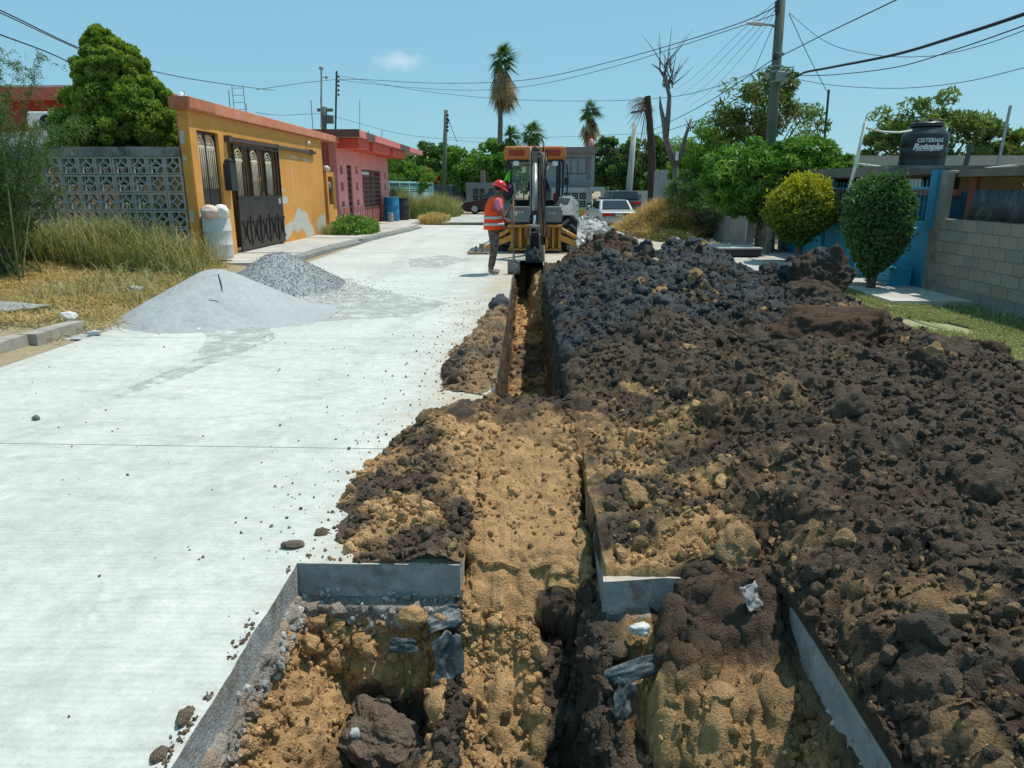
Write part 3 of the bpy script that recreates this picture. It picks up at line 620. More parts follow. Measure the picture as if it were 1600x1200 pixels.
grav=sst(-.28,-.23,Z_+(n2-.5)*.10)*np.where(pit&~SPM.reshape(-1)&((Y_>2.78)|(X_<-1.0)),1,0)*sst(.35,.5,n+.1*(Y_>2.7))*.8
C=C*(1-grav[:,None])+GREYW*(.5+.7*n2)[:,None]*grav[:,None]
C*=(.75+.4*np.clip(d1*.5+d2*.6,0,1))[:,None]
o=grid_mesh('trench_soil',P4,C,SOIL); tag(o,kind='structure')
PIT_P=P4; PIT_C=C.reshape(P4.shape)
# stones and crumbs in pit, trench and under the slab
pitst=thing('loose_soil','loose clods and crumbs lying in the open pit and trench','loose soil',(0,2.5,-.7),world=True)
def pit_pts(n,rs,cond):
    iy=rs.randint(0,P4.shape[0],n*8); ix=rs.randint(0,P4.shape[1],n*8); pp=P4[iy,ix]; cc=PIT_C[iy,ix]; k=cond(pp); return pp[k][:n],cc[k][:n]
def mk_pit(name,n,sub,s0,s1,cond,pw=2,cmul=None,mat=SOIL):
    pp,cc=pit_pts(n,rs,cond); c2=cc*(.8+.5*rs.rand(len(cc),1)) if cmul is None else cmul(cc)
    o=scatter(name,pp,s0+s1*rs.rand(len(pp))**pw,sub,lambda p:c2,mat,pitst,rs); tag(o,kind='stuff')
inpit=lambda p:((p[:,1]<2.95)&(p[:,0]>-1.08)&(p[:,0]<1.12)&(p[:,1]>1.3)&(p[:,2]<-.2))
intr=lambda p:((np.abs(p[:,0]-.01)<.27)&(p[:,1]>5.3)&(p[:,1]<16))
mk_pit('crumbs',6000,1,.006,.020,inpit)
mk_pit('lumps',700,2,.018,.035,inpit)
mk_pit('trench_crumbs',1300,1,.02,.045,intr)
mk_pit('sub_base_gravel',900,1,.008,.018,lambda p:((p[:,2]>-.30)&(p[:,2]<-.175)&(p[:,1]<2.96)&(p[:,1]>1.4)&((p[:,0]<-.98)|(p[:,1]>2.76))&(p[:,0]<.5)&(np.abs(p[:,0])>.36)&(np.abs(p[:,0])<1.1)),1,lambda c:GREYW*(.6+.6*rs.rand(len(c),1)),ROCKM)
mk_pit('bank_crumbs',2000,1,.006,.016,lambda p:(np.abs(p[:,0])<.33)&(p[:,1]>3.2)&(p[:,1]<5.3))
mk_pit('bank_lumps',300,2,.015,.03,lambda p:(np.abs(p[:,0])<.33)&(p[:,1]>3.5)&(p[:,1]<5.3))
# ---- loose soil thrown over the slab left of the trench ----
def left_h(x,y):
    h=np.zeros_like(x)
    for a,b_,sx_,sy_,hh in [(-.42,4.25,.33,.45,.17),(-.62,4.55,.15,.25,.10),(-.60,3.55,.25,.4,.075),(-.45,3.15,.2,.2,.05),(-.80,3.70,.14,.16,.05),(-.50,7.0,.20,.8,.10),(-.42,8.3,.14,.9,.10),(-.38,9.6,.1,.5,.16),(-.58,6.3,.1,.3,.06)]:
        h+=hh*np.exp(-((x-a)/sx_)**2/1.2-((y-b_)/sy_)**2/1.2)
    return h
NY2,NX2=420,150
yv3=2.94*np.exp(np.linspace(0,math.log(10.6/2.94),NY2)); xx,yy=np.meshgrid(np.linspace(-1.35,-.29,NX2),yv3)
pf=np.stack([xx,yy,0*xx],-1).reshape(-1,3); nn=(fbm(pf*5,4,140)-.5).reshape(xx.shape)
h=left_h(xx,yy)*(1+nn*1.2); keepm=(h+nn*.03>.012)
z=np.where(yy>0,h-.012,0); P5=np.stack([xx,yy,z],-1); N5=normals(P5); q_=P5.reshape(-1,3)
e1=lumps(q_,.11,151);e2=lumps(q_,.05,155); kk=sst(0,.04,h.reshape(-1))
W=q_+N5.reshape(-1,3)*(((.045*e1+.022*e2+.010*(fbm(q_*40,3,3)-.5))*kk)[:,None])
n=fbm(q_*3,4,160); n2=fbm(q_*9,3,161); yq=q_[:,1]
tt=np.clip(sst(.30,.50,n)*.95,0,1)*np.where(yq>5.4,.40,.85)
C=soil_col(q_,tt,np.where(yq>9,.6,.1)*np.ones(len(n)),.6*np.ones(len(n))); C=C*1.25+np.where(yq>5.4,.03,0)[:,None]*n2[:,None]; C*=(.8+.35*e1)[:,None]
spoil=thing('spoil_edge','thin tan and brown soil thrown over the concrete left of the trench','loose soil',(-.6,4,0),world=True)
grid_mesh('thin_soil',W.reshape(P5.shape),C,SOIL,spoil,keepm)
ok=np.where(keepm.reshape(-1))[0]
def lsc(name,n,sub,s0,s1,pw=2):
    ii=ok[rs.randint(0,len(ok),n)]; pp=W[ii]; cc=C[ii]*(.8+.6*rs.rand(n,1)); o=scatter(name,pp,s0+s1*rs.rand(n)**pw,sub,lambda p:cc,SOIL,spoil,rs); tag(o,kind='stuff')
lsc('crumbs',2200,1,.006,.018); lsc('lumps',330,2,.018,.03)
# crumbs that rolled onto bare concrete
n=800; t=rs.rand(n); yq=2.95+8*rs.rand(n)**1.6; xq=-.5-np.abs(rs.normal(0,.42,n))-.05; zq=0*xq+.002
k=xq>-2.4; pp=np.stack([xq,yq,zq],1)[k]; cc=(BROWN*1.6*(1-t[k,None])+TAN*.8*t[k,None]); o=scatter('stray_crumbs',pp,.004+.011*rs.rand(len(pp))**3,1,lambda p:cc,SOIL,spoil,rs); tag(o,kind='stuff')
n=260; pp=np.stack([-5+4.2*rs.rand(n),1.9+14*rs.rand(n),0*rs.rand(n)+.001],1); o=scatter('road_grit',pp,.004+.008*rs.rand(n)**3,1,lambda p:GREYW*.35*(.6+.6*rs.rand(len(p),1)),ROCKM,spoil,rs); tag(o,kind='stuff')
def stone(label,cat,c,r,col,seed,name='stone',sub=4,rot=(0,0,0),a1=.25,flat=None):
    V,Fc=ico(sub); D=facets(V,seed,12,.7,1.)*(1+a1*(fbm(V*1.9+seed,4,seed)-.5)*2.); W=V*D[:,None]*np.array(r)
    W=W+V*((fbm(W*40,3,seed)-.5)*.012+(lumps(W+seed,.05,seed)*.22*min(r) if 'clod' in name else 0))[:,None]; W=W@rotm(*rot).T; W=W+np.array(c)
    return single(np_mesh(name,W,Fc,SOIL if cat!='stone' else ROCKM,None,True,col=np.array(col)*(.8+.4*fbm(W*20,2,seed))[:,None]),label,cat)
stone('flat dark stone lying alone on the concrete left of the pit','stone',(-1.14,3.09,.012),(.055,.03,.02),BROWN*1.2,1,rot=(0,.1,.3))
stone('small square grey stone alone on the left of the road','stone',(-3.72,4.98,.015),(.03,.025,.02),GREYW*.4,2)
stone('big rounded brown clod at the left rim of the loose soil','clod',(-.65,4.62,.11),(.10,.11,.10),TAN*.45,3,'soil_clod')
stone('dark brown clod beside the spoil halfway along the trench','clod',(-.63,6.05,.05),(.085,.07,.065),RED,4,'soil_clod')
stone('second brown clod nearer the road beside the spoil','clod',(-.78,6.6,.03),(.05,.045,.035),RED*1.2,5,'soil_clod')
stone('flat brown clod left of the tan spoil','clod',(-.88,4.28,.02),(.06,.04,.025),BROWN*1.7,6,'soil_clod')
stone('black clay lump curled over the concrete lip far along the trench','clod',(-.40,9.7,.12),(.12,.2,.12),BLK*1.3,7,'soil_clod',rot=(.3,0,.2))
stone('dry brown clod crumbling over the left edge of the pit','clod',(-1.13,1.93,.01),(.022,.05,.018),BROWN*1.7,61,'soil_clod',sub=5)
stone('smaller brown clod on the concrete edge nearer the camera','clod',(-1.13,1.76,.01),(.018,.025,.013),BROWN*1.6,62,'soil_clod')
stone('white pebble on the front foot of the grey sand pile','stone',(-4.02,8.38,.02),(.06,.03,.025),GREYW*1.7,8)
stone('tan clay cube wedged under the cut slab in the left of the pit','clay',(-.52,2.80,-.19),(.062,.05,.055),TAN*.95,10,'clay_lump',a1=.15)
stone('rounded tan stone beside the black torn sheet under the slab','clay',(-.40,2.80,-.205),(.045,.04,.04),TAN*.9,12,'clay_lump')
stone('pale clay cobble at the left corner of the pit','clay',(-.96,2.70,-.27),(.04,.04,.045),TAN*.95,13,'clay_lump')
stone('white limestone chip on the pit rim right of the trench','stone',(.49,2.66,-.14),(.045,.03,.026),GREYW*1.5,14)
stone('tan clay ball low in the right side of the pit','clay',(.62,2.25,-.50),(.07,.05,.07),TAN*.9,16,'clay_lump',a1=.4)
stone('grey boulder at the bottom right of the pit','stone',(.80,2.2,-.60),(.07,.06,.07),GREYW*.7,17,a1=.35)
stone('small pale pebble in the soil left of the pit floor','stone',(-.72,2.45,-.52),(.02,.018,.02),GREYW,18)
stone('large brown clod slumped across the left pit floor','clod',(-.62,2.50,-.60),(.20,.13,.09),BROWN*1.6,19,'soil_clod',rot=(0,.25,-.5),sub=6,a1=.5)
stone('brown clod leaning on the trench ridge in the left pit','clod',(-.42,2.30,-.62),(.12,.12,.09),BROWN*1.2,20,'soil_clod',sub=5,a1=.4)
stone('dark clod at the foot of the right pit wall','clod',(.46,2.28,-.56),(.12,.1,.1),BROWN*1.3,21,'soil_clod',sub=5,a1=.4)
# torn dark plastic sheet sticking out of the pit banks
SHEET=P('torn_sheet',(.055,.075,.085),.45,.5,20,80,.6,dirt=(.25,.24,.22),dscale=14,damt=.8,spec=.5)
def sheet(label,c,w_,h_,rot,seed,mat=SHEET,n=18):
    u,v=np.meshgrid(np.linspace(-.5,.5,n),np.linspace(-.5,.5,n)); p=np.stack([u,v,0*u],-1).reshape(-1,3)
    k=fbm(p*3.2+seed,4,seed); edge_=1+.55*(fbm(p*4+seed*2,3,seed+5)-.5)
    q=np.stack([p[:,0]*w_*edge_,p[:,1]*h_*edge_,(k-.5)*.5*min(w_,h_)],1)@rotm(*rot).T+np.array(c)
    o=grid_mesh('torn_sheet',q.reshape(n,n,3),np.ones((n,n,3)),mat); o.modifiers.new('thickness','SOLIDIFY').thickness=.003
    return single(o,label,'plastic scrap')
sheet('dark torn sheet hanging down from the left pit bank next to the trench',(-.345,2.66,-.30),.13,.20,(R(70),0,R(10)),1)
sheet('crumpled grey-white sheet at the slab corner left of the trench',(-.37,2.78,-.185),.16,.10,(R(40),0,R(25)),2)
sheet('green-grey sheet scrap under the middle of the far pit edge',(-.55,2.70,-.27),.12,.06,(R(60),0,0),3)
sheet('long blackish torn sheet draped along the right pit bank',(.50,2.52,-.225),.34,.07,(R(55),R(-14),R(12)),4)
sheet('dark sheet end twisting down beside the trench on the right',(.40,2.42,-.30),.10,.14,(R(65),R(30),R(20)),5)
sheet('small blue-grey sheet flap right of the draped one',(.72,2.60,-.19),.14,.05,(R(50),R(10),R(-15)),6)
SG=P('grey_rag',(.28,.28,.28),.8,.3,10,60,.3)
sheet('pale grey plastic scrap caught in the heap above the pit corner',(.945,2.62,.05),.09,.10,(R(60),0,R(30)),7,SG)
# ---- sand pile and gravel pile ----
def pile(name,label,cat,c,rx,ry,h,mat,colr,seed,rough,n=120,extra=None):
    u,v=np.meshgrid(np.linspace(-1.25,1.25,n),np.linspace(-1.25,1.25,n)); p=np.stack([u,v,0*u+seed],-1).reshape(-1,3); nn=(fbm(p*1.6,4,seed)-.5).reshape(u.shape)
    r=np.sqrt(u**2+v**2)*(1+nn*.35); z=h*np.clip(1-r+.06*(fbm(p*5,4,seed+7)-.5).reshape(u.shape),-.2,1)**1.0; z=np.where(r<.18,h*(1-.18*.55-.45*r*r/.18),z); z=z+nn*.12*h
    if extra is not None: z=extra(u,v,z)
    P_=np.stack([c[0]+u*rx,c[1]+v*ry,z+c[2]],-1); q=P_.reshape(-1,3)
    P_[...,2]+=rough*(fbm(q*20,4,seed)-.5).reshape(u.shape)
    C=np.array(colr)*(.85+.3*fbm(q*2.5,5,seed+3))[:,None]
    t=thing(name,label,cat,c,world=True); o=grid_mesh('mound',P_,C,mat,t,P_[...,2]>c[2]-.03); return t,P_
ex=lambda u,v,z: np.maximum(z,.10*np.clip(1-np.sqrt(((u-.75)/.62)**2+((v+.05)/.8)**2),0,1))
sp,SPp=pile('sand_pile','smooth grey sand pile with a stick poked in it','sand pile',(-4.32,9.65,-.01),1.32,1.4,.68,SOILW,(.40,.41,.415),3,.03,extra=ex)
o=MB().tube([(-3.98,9.0,.62),(-3.95,8.98,.50),(-3.93,8.95,.40)],[.008,.014,.006],6).build('stick',WOOD); single(o,'short dark stick standing in the sand pile','stick')
gp,GPp=pile('gravel_pile','pile of blue-grey crushed gravel behind the sand pile','gravel pile',(-4.35,12.3,-.01),1.10,1.45,.68,SOILW,(.31,.32,.325),5,.03)
qq=GPp.reshape(-1,3); qq=qq[qq[:,2]>.0]; n=9000; pp=qq[rs.randint(0,len(qq),n)]+rs.normal(0,.012,(n,3))
n2=900; sp2=np.stack([-4.35+rs.normal(.5,.8,n2),12.3+rs.normal(-.6,.7,n2),0*rs.rand(n2)+.004],1)
pp=np.concatenate([pp,sp2]); o=scatter('gravel',pp,.005+.010*rs.rand(len(pp)),1,lambda p:np.array((.40,.41,.41))*(.6+.6*rs.rand(len(p),1)),ROCKM,gp,rs); tag(o,kind='stuff')

def stain(name,poly,z,mat):
    m=MB(); p=[]
    r_=random.Random(len(poly)); n=len(poly)
    for i in range(n):
        a,b_=poly[i],poly[(i+1)%n]
        for k in range(6): t=k/6; p.append((a[0]+(b_[0]-a[0])*t+r_.uniform(-.03,.03),a[1]+(b_[1]-a[1])*t+r_.uniform(-.05,.05),z))
    m.add(p,[tuple(range(len(p)))]); o=m.build(name,mat); bm=bmesh.new(); bm.from_mesh(o.data); bmesh.ops.triangulate(bm,faces=bm.faces[:]); bm.to_mesh(o.data); bm.free(); tag(o,kind='structure')
sm,snt,sb=nodes('sand_film'); gp_=snt.nodes.new('ShaderNodeNewGeometry').outputs['Position']; sb.inputs['Base Color'].default_value=(.40,.405,.39,1); sb.inputs['Roughness'].default_value=.95
sn=noise_node(snt,5,8,.75,gp_,.6); sr=ramp(snt,sn.outputs[0],[(.42,0.),(.62,.75)]); tr_=snt.nodes.new('ShaderNodeBsdfTransparent'); mx_=snt.nodes.new('ShaderNodeMixShader'); snt.links.new(sr.outputs[0],mx_.inputs[0]); snt.links.new(tr_.outputs[0],mx_.inputs[1]); snt.links.new(sb.outputs[0],mx_.inputs[2]); snt.links.new(mx_.outputs[0],[n for n in snt.nodes if n.type=='OUTPUT_MATERIAL'][0].inputs[0])
stain('sand_film',[(-4.1,8.7),(-3.2,8.6),(-2.9,7.9),(-3.1,6.9),(-3.35,5.6),(-3.5,5.6),(-3.4,6.9),(-3.7,7.9)],.004,sm)
stain('sand_film',[(-5.0,10.2),(-3.0,9.0),(-1.6,9.4),(-1.2,10.6),(-2.2,11.6),(-3.0,12.6),(-3.4,13.6),(-4.6,13.6)],.004,sm)
stain('sand_film',[(-2.6,15.5),(-1.9,15.4),(-1.4,17.4),(-2.2,18.4),(-2.9,17.2)],.004,sm)

# broken lower rim of the sawn slabs: concrete chips and soil stuck along the cut edges
n=420; t=rs.rand(n); seg_=rs.randint(0,3,n); ex=np.where(seg_==0,-1.082,np.where(seg_==1,-1.07+.75*t,1.118)); ey=np.where(seg_==0,1.35+1.55*t,np.where(seg_==1,2.925,1.5+1.1*t)); pp=np.stack([ex+rs.normal(0,.006,n)+.006,ey+rs.normal(0,.004,n)-.006,-.172+rs.normal(0,.018,n)],1); pp=pp[fbm(pp*9,3,4)>.5]
o=scatter('concrete_chips',pp,.005+.018*rs.rand(len(pp))**2.5,1,lambda p:GREYW*(.5+.7*rs.rand(len(p),1)),ROCKM,pitst,rs); tag(o,kind='stuff')
n=500; t=rs.rand(n); seg_=rs.randint(0,2,n); ex=np.where(seg_==0,-1.09-.05*rs.rand(n)**2,-1.07+.75*t); ey=np.where(seg_==0,1.35+1.55*t,2.94+.05*rs.rand(n)**2); k=fbm(np.stack([ex*6,ey*6,0*ex],1),3,5)>.47; pp=np.stack([ex,ey,.002+0*ex],1)[k]
o=scatter('rim_crumbs',pp,.003+.010*rs.rand(len(pp))**2,1,lambda p:BROWN*(1.2+1.6*rs.rand(len(p),1)),SOIL,pitst,rs); tag(o,kind='stuff')
# ================= foliage tools =================
def leafmesh(name,P,size,mat,parent,rs,tint=None,up=.0,asp=.45,outn=None,single_=None):
    """P Nx3 leaf positions -> one mesh of folded diamond leaves"""
    n=len(P); size=np.broadcast_to(size,(n,)); d=rs.normal(size=(n,3)); d[:,2]+=up
    if outn is not None: d=d+outn*1.0
    d/=np.linalg.norm(d,axis=1,keepdims=True); a=np.cross(d,rs.normal(size=(n,3))); a/=np.linalg.norm(a,axis=1,keepdims=True); c=np.cross(d,a)
    L_=d*size[:,None]; W_=a*(size*asp)[:,None]*.5; Fd=c*(size*.12)[:,None]
    V=np.stack([P-L_*.5,P+W_+Fd,P+L_*.5,P-W_+Fd],1).reshape(-1,3); I=np.arange(n)*4
    q=np.stack([np.stack([I,I+1,I+2],1),np.stack([I,I+2,I+3],1)],1).reshape(-1,3)
    t=rs.rand(n) if tint is None else tint; C=np.repeat(np.clip(t,0,1),4)[:,None]*np.ones((1,3))
    return np_mesh(name,V,q,mat,parent,col=C)
def clump_pts(blobs,rs,k=22,per=120,cr=.30,shell=.55,hollow=.25):
    """blobs: list (c,r(3)); k sub-clumps over each; leaves on the skins of the sub-clumps"""
    Ps=[];Ts=[];Ns=[]
    for c,r in blobs:
        c=np.array(c,float); r=np.array(r,float); d=rs.normal(size=(k,3)); d/=np.linalg.norm(d,axis=1,keepdims=True); rad=(shell+(1-shell)*rs.rand(k)**.5)
        cc=c+d*r*rad[:,None]; 
        for j in range(k):
            rr=cr*(.6+.8*rs.rand())*r.mean(); e=rs.normal(size=(per,3)); e/=np.linalg.norm(e,axis=1,keepdims=True)
            p=cc[j]+e*rr*(hollow+(1-hollow)*rs.rand(per,1)**.5)*np.array([1,1,.8]); Ps.append(p); Ns.append(e)
            Ts.append(np.clip(rs.rand()*.5+.5*rs.rand(per)+.12*e[:,2],0,1))
    return np.concatenate(Ps),np.concatenate(Ts),np.concatenate(Ns)
BARK=P('bark',(.11,.085,.065),.9,.4,8,40,.8,bd=.02)
BARKG=P('bark_grey',(.17,.15,.13),.9,.4,8,40,.8,bd=.02)
LEAF_G=leafmat('leaf_green',(.065,.15,.022),(.22,.38,.06))
LEAF_D=leafmat('leaf_dark',(.04,.09,.022),(.13,.23,.05))
LEAF_Y=leafmat('leaf_yellow',(.08,.15,.02),(.58,.50,.035))
LEAF_TOP=leafmat('leaf_topiary',(.03,.08,.022),(.15,.26,.09),.4)
LEAF_CON=leafmat('leaf_conifer',(.10,.17,.025),(.36,.44,.08),.6,.42)
LEAF_F=leafmat('leaf_feathery',(.07,.12,.045),(.17,.24,.09),.6,.4)
LEAF_O=leafmat('leaf_olive',(.09,.13,.04),(.22,.27,.08),.5,.45)
DRYL=leafmat('leaf_dry',(.22,.13,.06),(.42,.28,.14),.7,.2)
def tree(name,label,cat,base,blobs,lsize,mat,limbs=None,trunk_r=.12,k=22,per=120,cr=.30,seed=1,bark=None,asp=.45,shell=.55,group=None,limb_n=5,up=0,part='crown',hollow=.25,tint_add=None,extra=None):
    rs_=np.random.RandomState(seed); t=thing(name,label,cat,base,world=True,group=group)
    P_,T_,N_=clump_pts(blobs,rs_,k,per,cr,shell,hollow)
    if tint_add is not None: T_=np.clip(T_+tint_add(P_),0,1)
    leafmesh(part,P_,lsize*(.7+.6*rs_.rand(len(P_))),mat,t,rs_,tint=T_,asp=asp,outn=N_*.6,up=up)
    m=MB(); b0=Vector(base)
    if limbs is None:
        cs=[Vector(c) for c,r in blobs]; cen=sum(cs,Vector())/len(cs); fork=b0.lerp(Vector((cen.x,cen.y,cen.z)),.45)
        m.tube([b0-Vector((0,0,.1)),b0.lerp(fork,.5)+Vector((.03,.02,0)),fork],[trunk_r*1.15,trunk_r*.9,trunk_r*.8],8)
        for c,r in blobs:
            for j in range(limb_n):
                e=Vector((c[0]+(rs_.rand()-.5)*r[0]*1.3,c[1]+(rs_.rand()-.5)*r[1]*1.3,c[2]+(rs_.rand()-.4)*r[2]*1.2)); mid_=fork.lerp(e,.5)+Vector((0,0,.05*r[2]))
                m.tube([fork,mid_,e],[trunk_r*.5,trunk_r*.3,trunk_r*.1],5)
    else:
        for pts,rr in limbs: m.tube(pts,rr,8)
    m.build('trunk',bark or BARK,t,smooth=True)
    return t,P_
def blades(name,B,H,Wd,lean,mat,parent,rs,tint=None,kind='stuff',flat=0):
    """grass blades as bent 2-segment strips. B base points, H heights"""
    n=len(B); a=rs.rand(n)*6.283; d=np.stack([np.cos(a),np.sin(a),0*a],1); H=np.broadcast_to(H,(n,)); ln=lean*(.3+.9*rs.rand(n))
    s=np.stack([-d[:,1],d[:,0],0*a],1)*(Wd*(.6+.8*rs.rand(n)))[:,None]*.5
    m1_=B+d*(H*ln*.35)[:,None]+np.array([0,0,1])*(H*.55*(1-flat))[:,None]; m2_=B+d*(H*ln)[:,None]+np.array([0,0,1])*(H*(1-.35*np.minimum(ln,1.6))*(1-flat))[:,None]
    m2_[:,2]=np.maximum(m2_[:,2],B[:,2]+.01)
    V=np.stack([B-s,B+s,m1_+s*.8,m1_-s*.8,m2_],1).reshape(-1,3); I=np.arange(n)*5
    t3=np.concatenate([np.stack([I,I+1,I+2],1),np.stack([I,I+2,I+3],1),np.stack([I+3,I+2,I+4],1)])
    t=rs.rand(n) if tint is None else tint; C=np.repeat(t,5)[:,None]*np.ones((1,3))
    o=np_mesh(name,V,t3,mat,parent,col=C)
    if kind: tag(o,kind=kind)
    return o
# ================= LEFT SIDE =================
def onG(x,y): 
    return np.stack([x,y,GZ(x,y)],1)
rs=np.random.RandomState(21)
GR_G=leafmat('grass_green',(.10,.13,.045),(.25,.26,.11),.7,.3)
GR_S=leafmat('grass_straw',(.36,.25,.09),(.72,.52,.22),.7,.25)
GR_T=leafmat('grass_tall',(.13,.17,.06),(.50,.42,.22),.7,.3)
# cut straw lying on the verge
def vergeedge(y): return np.interp(y,[6,7.2,8.0,8.45,9,10.5,12,15],[-5.9,-5.7,-5.25,-4.95,-5.25,-5.35,-5.5,-6.2])
n=38000; y=6.6+8*rs.rand(n); x=vergeedge(y)-np.abs(rs.rand(n))**.9*7.5; k=(fbm(np.stack([x,y,0*x],1)*.9,3,2)>.40)|(rs.rand(n)<.15); x,y=x[k],y[k]
k2=~((np.hypot((x+7.1)/1.0,(y-8.9)/.45)<1)|(np.hypot((x+6.0)/.5,(y-7.6)/.5)<1)); x,y=x[k2],y[k2]
B=onG(x,y)+np.array([0,0,.01]); B[:,2]+=.05*rs.rand(len(B)); tint=np.clip(rs.rand(len(B))*.8+.3*(fbm(B*1.5,3,3)-.3),0,1)
o=blades('straw',B,.14+.20*rs.rand(len(B))**2,.011,2.2,GR_S,None,rs,tint,flat=.55); tag(o,'cut yellow straw lying over the left verge','straw')
n=9000; y=7.0+7*rs.rand(n); x=vergeedge(y)-.3-rs.rand(n)*7.5; k=fbm(np.stack([x,y,0*x],1)*.8,3,8)>.47; x,y=x[k],y[k]; B=onG(x,y)
o=blades('short_grass',B,.10+.16*rs.rand(len(B)),.012,1.2,GR_T,None,rs); tag(o,'short green and straw grass on the left verge','grass')
# tall grass in front of the block screen
n=22000; x=-5.9-8.5*rs.rand(n); y=11.2+3.2*rs.rand(n)**.8; k=(y>13.1-.33*np.abs(x+9)*.6-.9*fbm(np.stack([x,y,0*x],1)*.8,3,5))&~((x>-6.4)&(y>12.8)); x,y=x[k],y[k]; B=onG(x,y)
hh=(.25+.75*rs.rand(len(B))**1.4)*(.15+1.5*fbm(B*1.3,3,4))*np.interp(x,[-14,-8,-6],[1.1,1.0,.55]); tint=np.clip(1.5*(fbm(B*1.1,3,6)-.35)+.6*rs.rand(len(B))-.1,0,1)
o=blades('tall_grass',B,hh*1.25,.016,.8,GR_T,None,rs,tint); tag(o,'tall green and straw grass in front of the pierced block wall','grass')
n=1500; x=-6.2-7.8*rs.rand(n); y=12.6+2.2*rs.rand(n); B=onG(x,y); hh=.5+.65*rs.rand(n)
o=blades('grass_stems',B,hh,.011,.75,GR_S,None,rs); tag(o,'long straw-coloured stems standing out of the tall grass','grass')
n=1600; y=9.5+5.2*rs.rand(n); x=vergeedge(y)-.15-rs.rand(n)*1.6; B=onG(x,y); o=blades('edge_grass',B,.15+.4*rs.rand(n)**2,.014,1.1,GR_T,None,rs); tag(o,'loose tufts between the drum, the sand and the tall grass','grass')
stone('low grey rubble lump in the straw on the left verge','stone',(-7.1,8.95,.16),(.75,.30,.10),GREYW*.75,41,rot=(0,0,.1),sub=5)
stone('white stone in the straw beside the sand pile','stone',(-5.75,8.6,.14),(.10,.07,.07),GREYW*1.6,42)
stone('pale stone at the straw edge next to the old kerb','stone',(-5.15,8.1,.03),(.08,.05,.04),GREYW*1.3,43)
stone('small broken concrete lump in the straw behind the sand pile','stone',(-6.0,10.6,.2),(.10,.07,.06),GREYW,44)
# pierced concrete block wall
lw=thing('block_wall','grey pierced concrete block wall with a solid cap behind the tall grass','wall',(-10.6,15.25,.1),world=True)
BB=P('breeze_block',(.42,.42,.405),.9,.25,3,60,.4,dirt=(.10,.10,.09),dscale=1.2,damt=.6)
bs=.365; m=MB()
def blockgeo():
    m=MB(); h=bs/2-.004; t=.032; d=.075
    for a in((-h,-h+t),(h-t,h)): m.b(a[0],a[1],-d,d,-h,h)
    for a in((-h,-h+t),(h-t,h)): m.b(-h+t,h-t,-d,d,a[0],a[1])
    # curved inner petals making a pointed oval star
    rr=h-t
    for (sx_,sz_) in ((1,1),(1,-1),(-1,1),(-1,-1)):
        pts=[]
        for k in range(6):
            a=k/5*PI/2; pts.append((sx_*(rr-(rr*.98)*math.sin(a)*1.0+0),sz_*(rr-(rr*.98)*math.cos(a))))
        for k in range(5):
            (xa,za),(xb,zb)=pts[k],pts[k+1]; m.beam((xa,0,za),(xb,0,zb),.11,.024,up=(zb-za,0,-(xb-xa)))
    return m
b0=None; z0=.12
for r in range(6):
    for c in range(17):
        xx_=-7.23-bs/2-.004-c*bs; zz_=z0+bs*(r+.5)
        if b0 is None: b0=blockgeo().build('breeze_block',BB,None); b0.parent=lw; b0.location=Vector((xx_,15.25,zz_))-Vector(OFF[lw.name]); b0.scale=(.985,1,.985)
        else:
            o=inst(b0,'breeze_block',lw,(xx_+rnd.uniform(-.002,.002),15.25+rnd.uniform(-.004,.004),zz_),sc=(.985*rnd.choice((1,-1)),1,.985))
m=MB()
for k in range(6): m.b(-7.23-(k+1)*1.06+.004,-7.23-k*1.06-.004,15.16,15.34,z0+6*bs+.003,z0+6*bs+.19)
m.build('wall_cap',P('cap_concrete',(.27,.27,.255),.9,.35,2,50,.4,dirt=(.06,.06,.055),dscale=2.5,damt=.9),lw)
# orange house
ORG=P('orange_paint',(.69,.31,.062),.75,.14,1.1,40,.25,dirt=(.52,.27,.09),dscale=1.7,damt=.5)
TERR=P('terracotta_paint',(.62,.22,.12),.8,.14,2.,50,.25,dirt=(.55,.33,.24),dscale=2.,damt=.6)
OPLA=P('bare_plaster',(.52,.50,.44),.9,.12,6,60,.4)
GATE=P('gate_brown_black',(.030,.024,.022),.45,.3,3,60,.1,dirt=(.09,.07,.05),damt=.4)
GRILL=P('grille_cream',(.62,.58,.46),.6,.15,6,60,.1)
DARKIN=P('dark_interior',(.03,.03,.03),.95,.3,2,20,0)
oh=thing('orange_house','orange one-storey house with terracotta roof edge and dark sliding gate','house',(-7.2,19.8,.15),world=True)
HX=-7.0
m=MB()
def wallrect(m,x0,x1,y0,y1,z0,z1,holes):
    """wall in the plane x, from y0 to y1, with rectangular holes (ya,yb,za,zb)"""
    ysn=sorted({y0,y1}|{h[0] for h in holes}|{h[1] for h in holes})
    for a,b_ in zip(ysn[:-1],ysn[1:]):
        hs_=[h for h in holes if h[0]<=a+1e-6 and h[1]>=b_-1e-6]; zc=z0
        for h in sorted(hs_,key=lambda h:h[2]):
            if h[2]>zc+1e-6: m.b(x0,x1,a,b_,zc,h[2])
            zc=h[3]
        if zc<z1-1e-6: m.b(x0,x1,a,b_,zc,z1)
wallrect(m,HX-.20,HX,15.22,24.85,.06,3.22,[(15.55,16.62,1.28,2.86),(17.05,20.35,.12,2.83)])
m.b(HX-.21,HX-.02,15.20,15.218,.3,3.1)
m.build('facade',ORG,oh)
MB().b(-10.6,HX-.331,19.4,24.85,.0,3.2).build('side_wall',ORG,oh)
MB().b(HX-.95,HX-.85,16.7,21,.1,3.2).build('porch_wall',P('porch_wall',(.35,.22,.12),.9,.3),oh)
MB().b(HX-.85,HX-.34,20.5,20.6,.1,3.2).build('porch_wall',MAT['porch_wall'],oh)
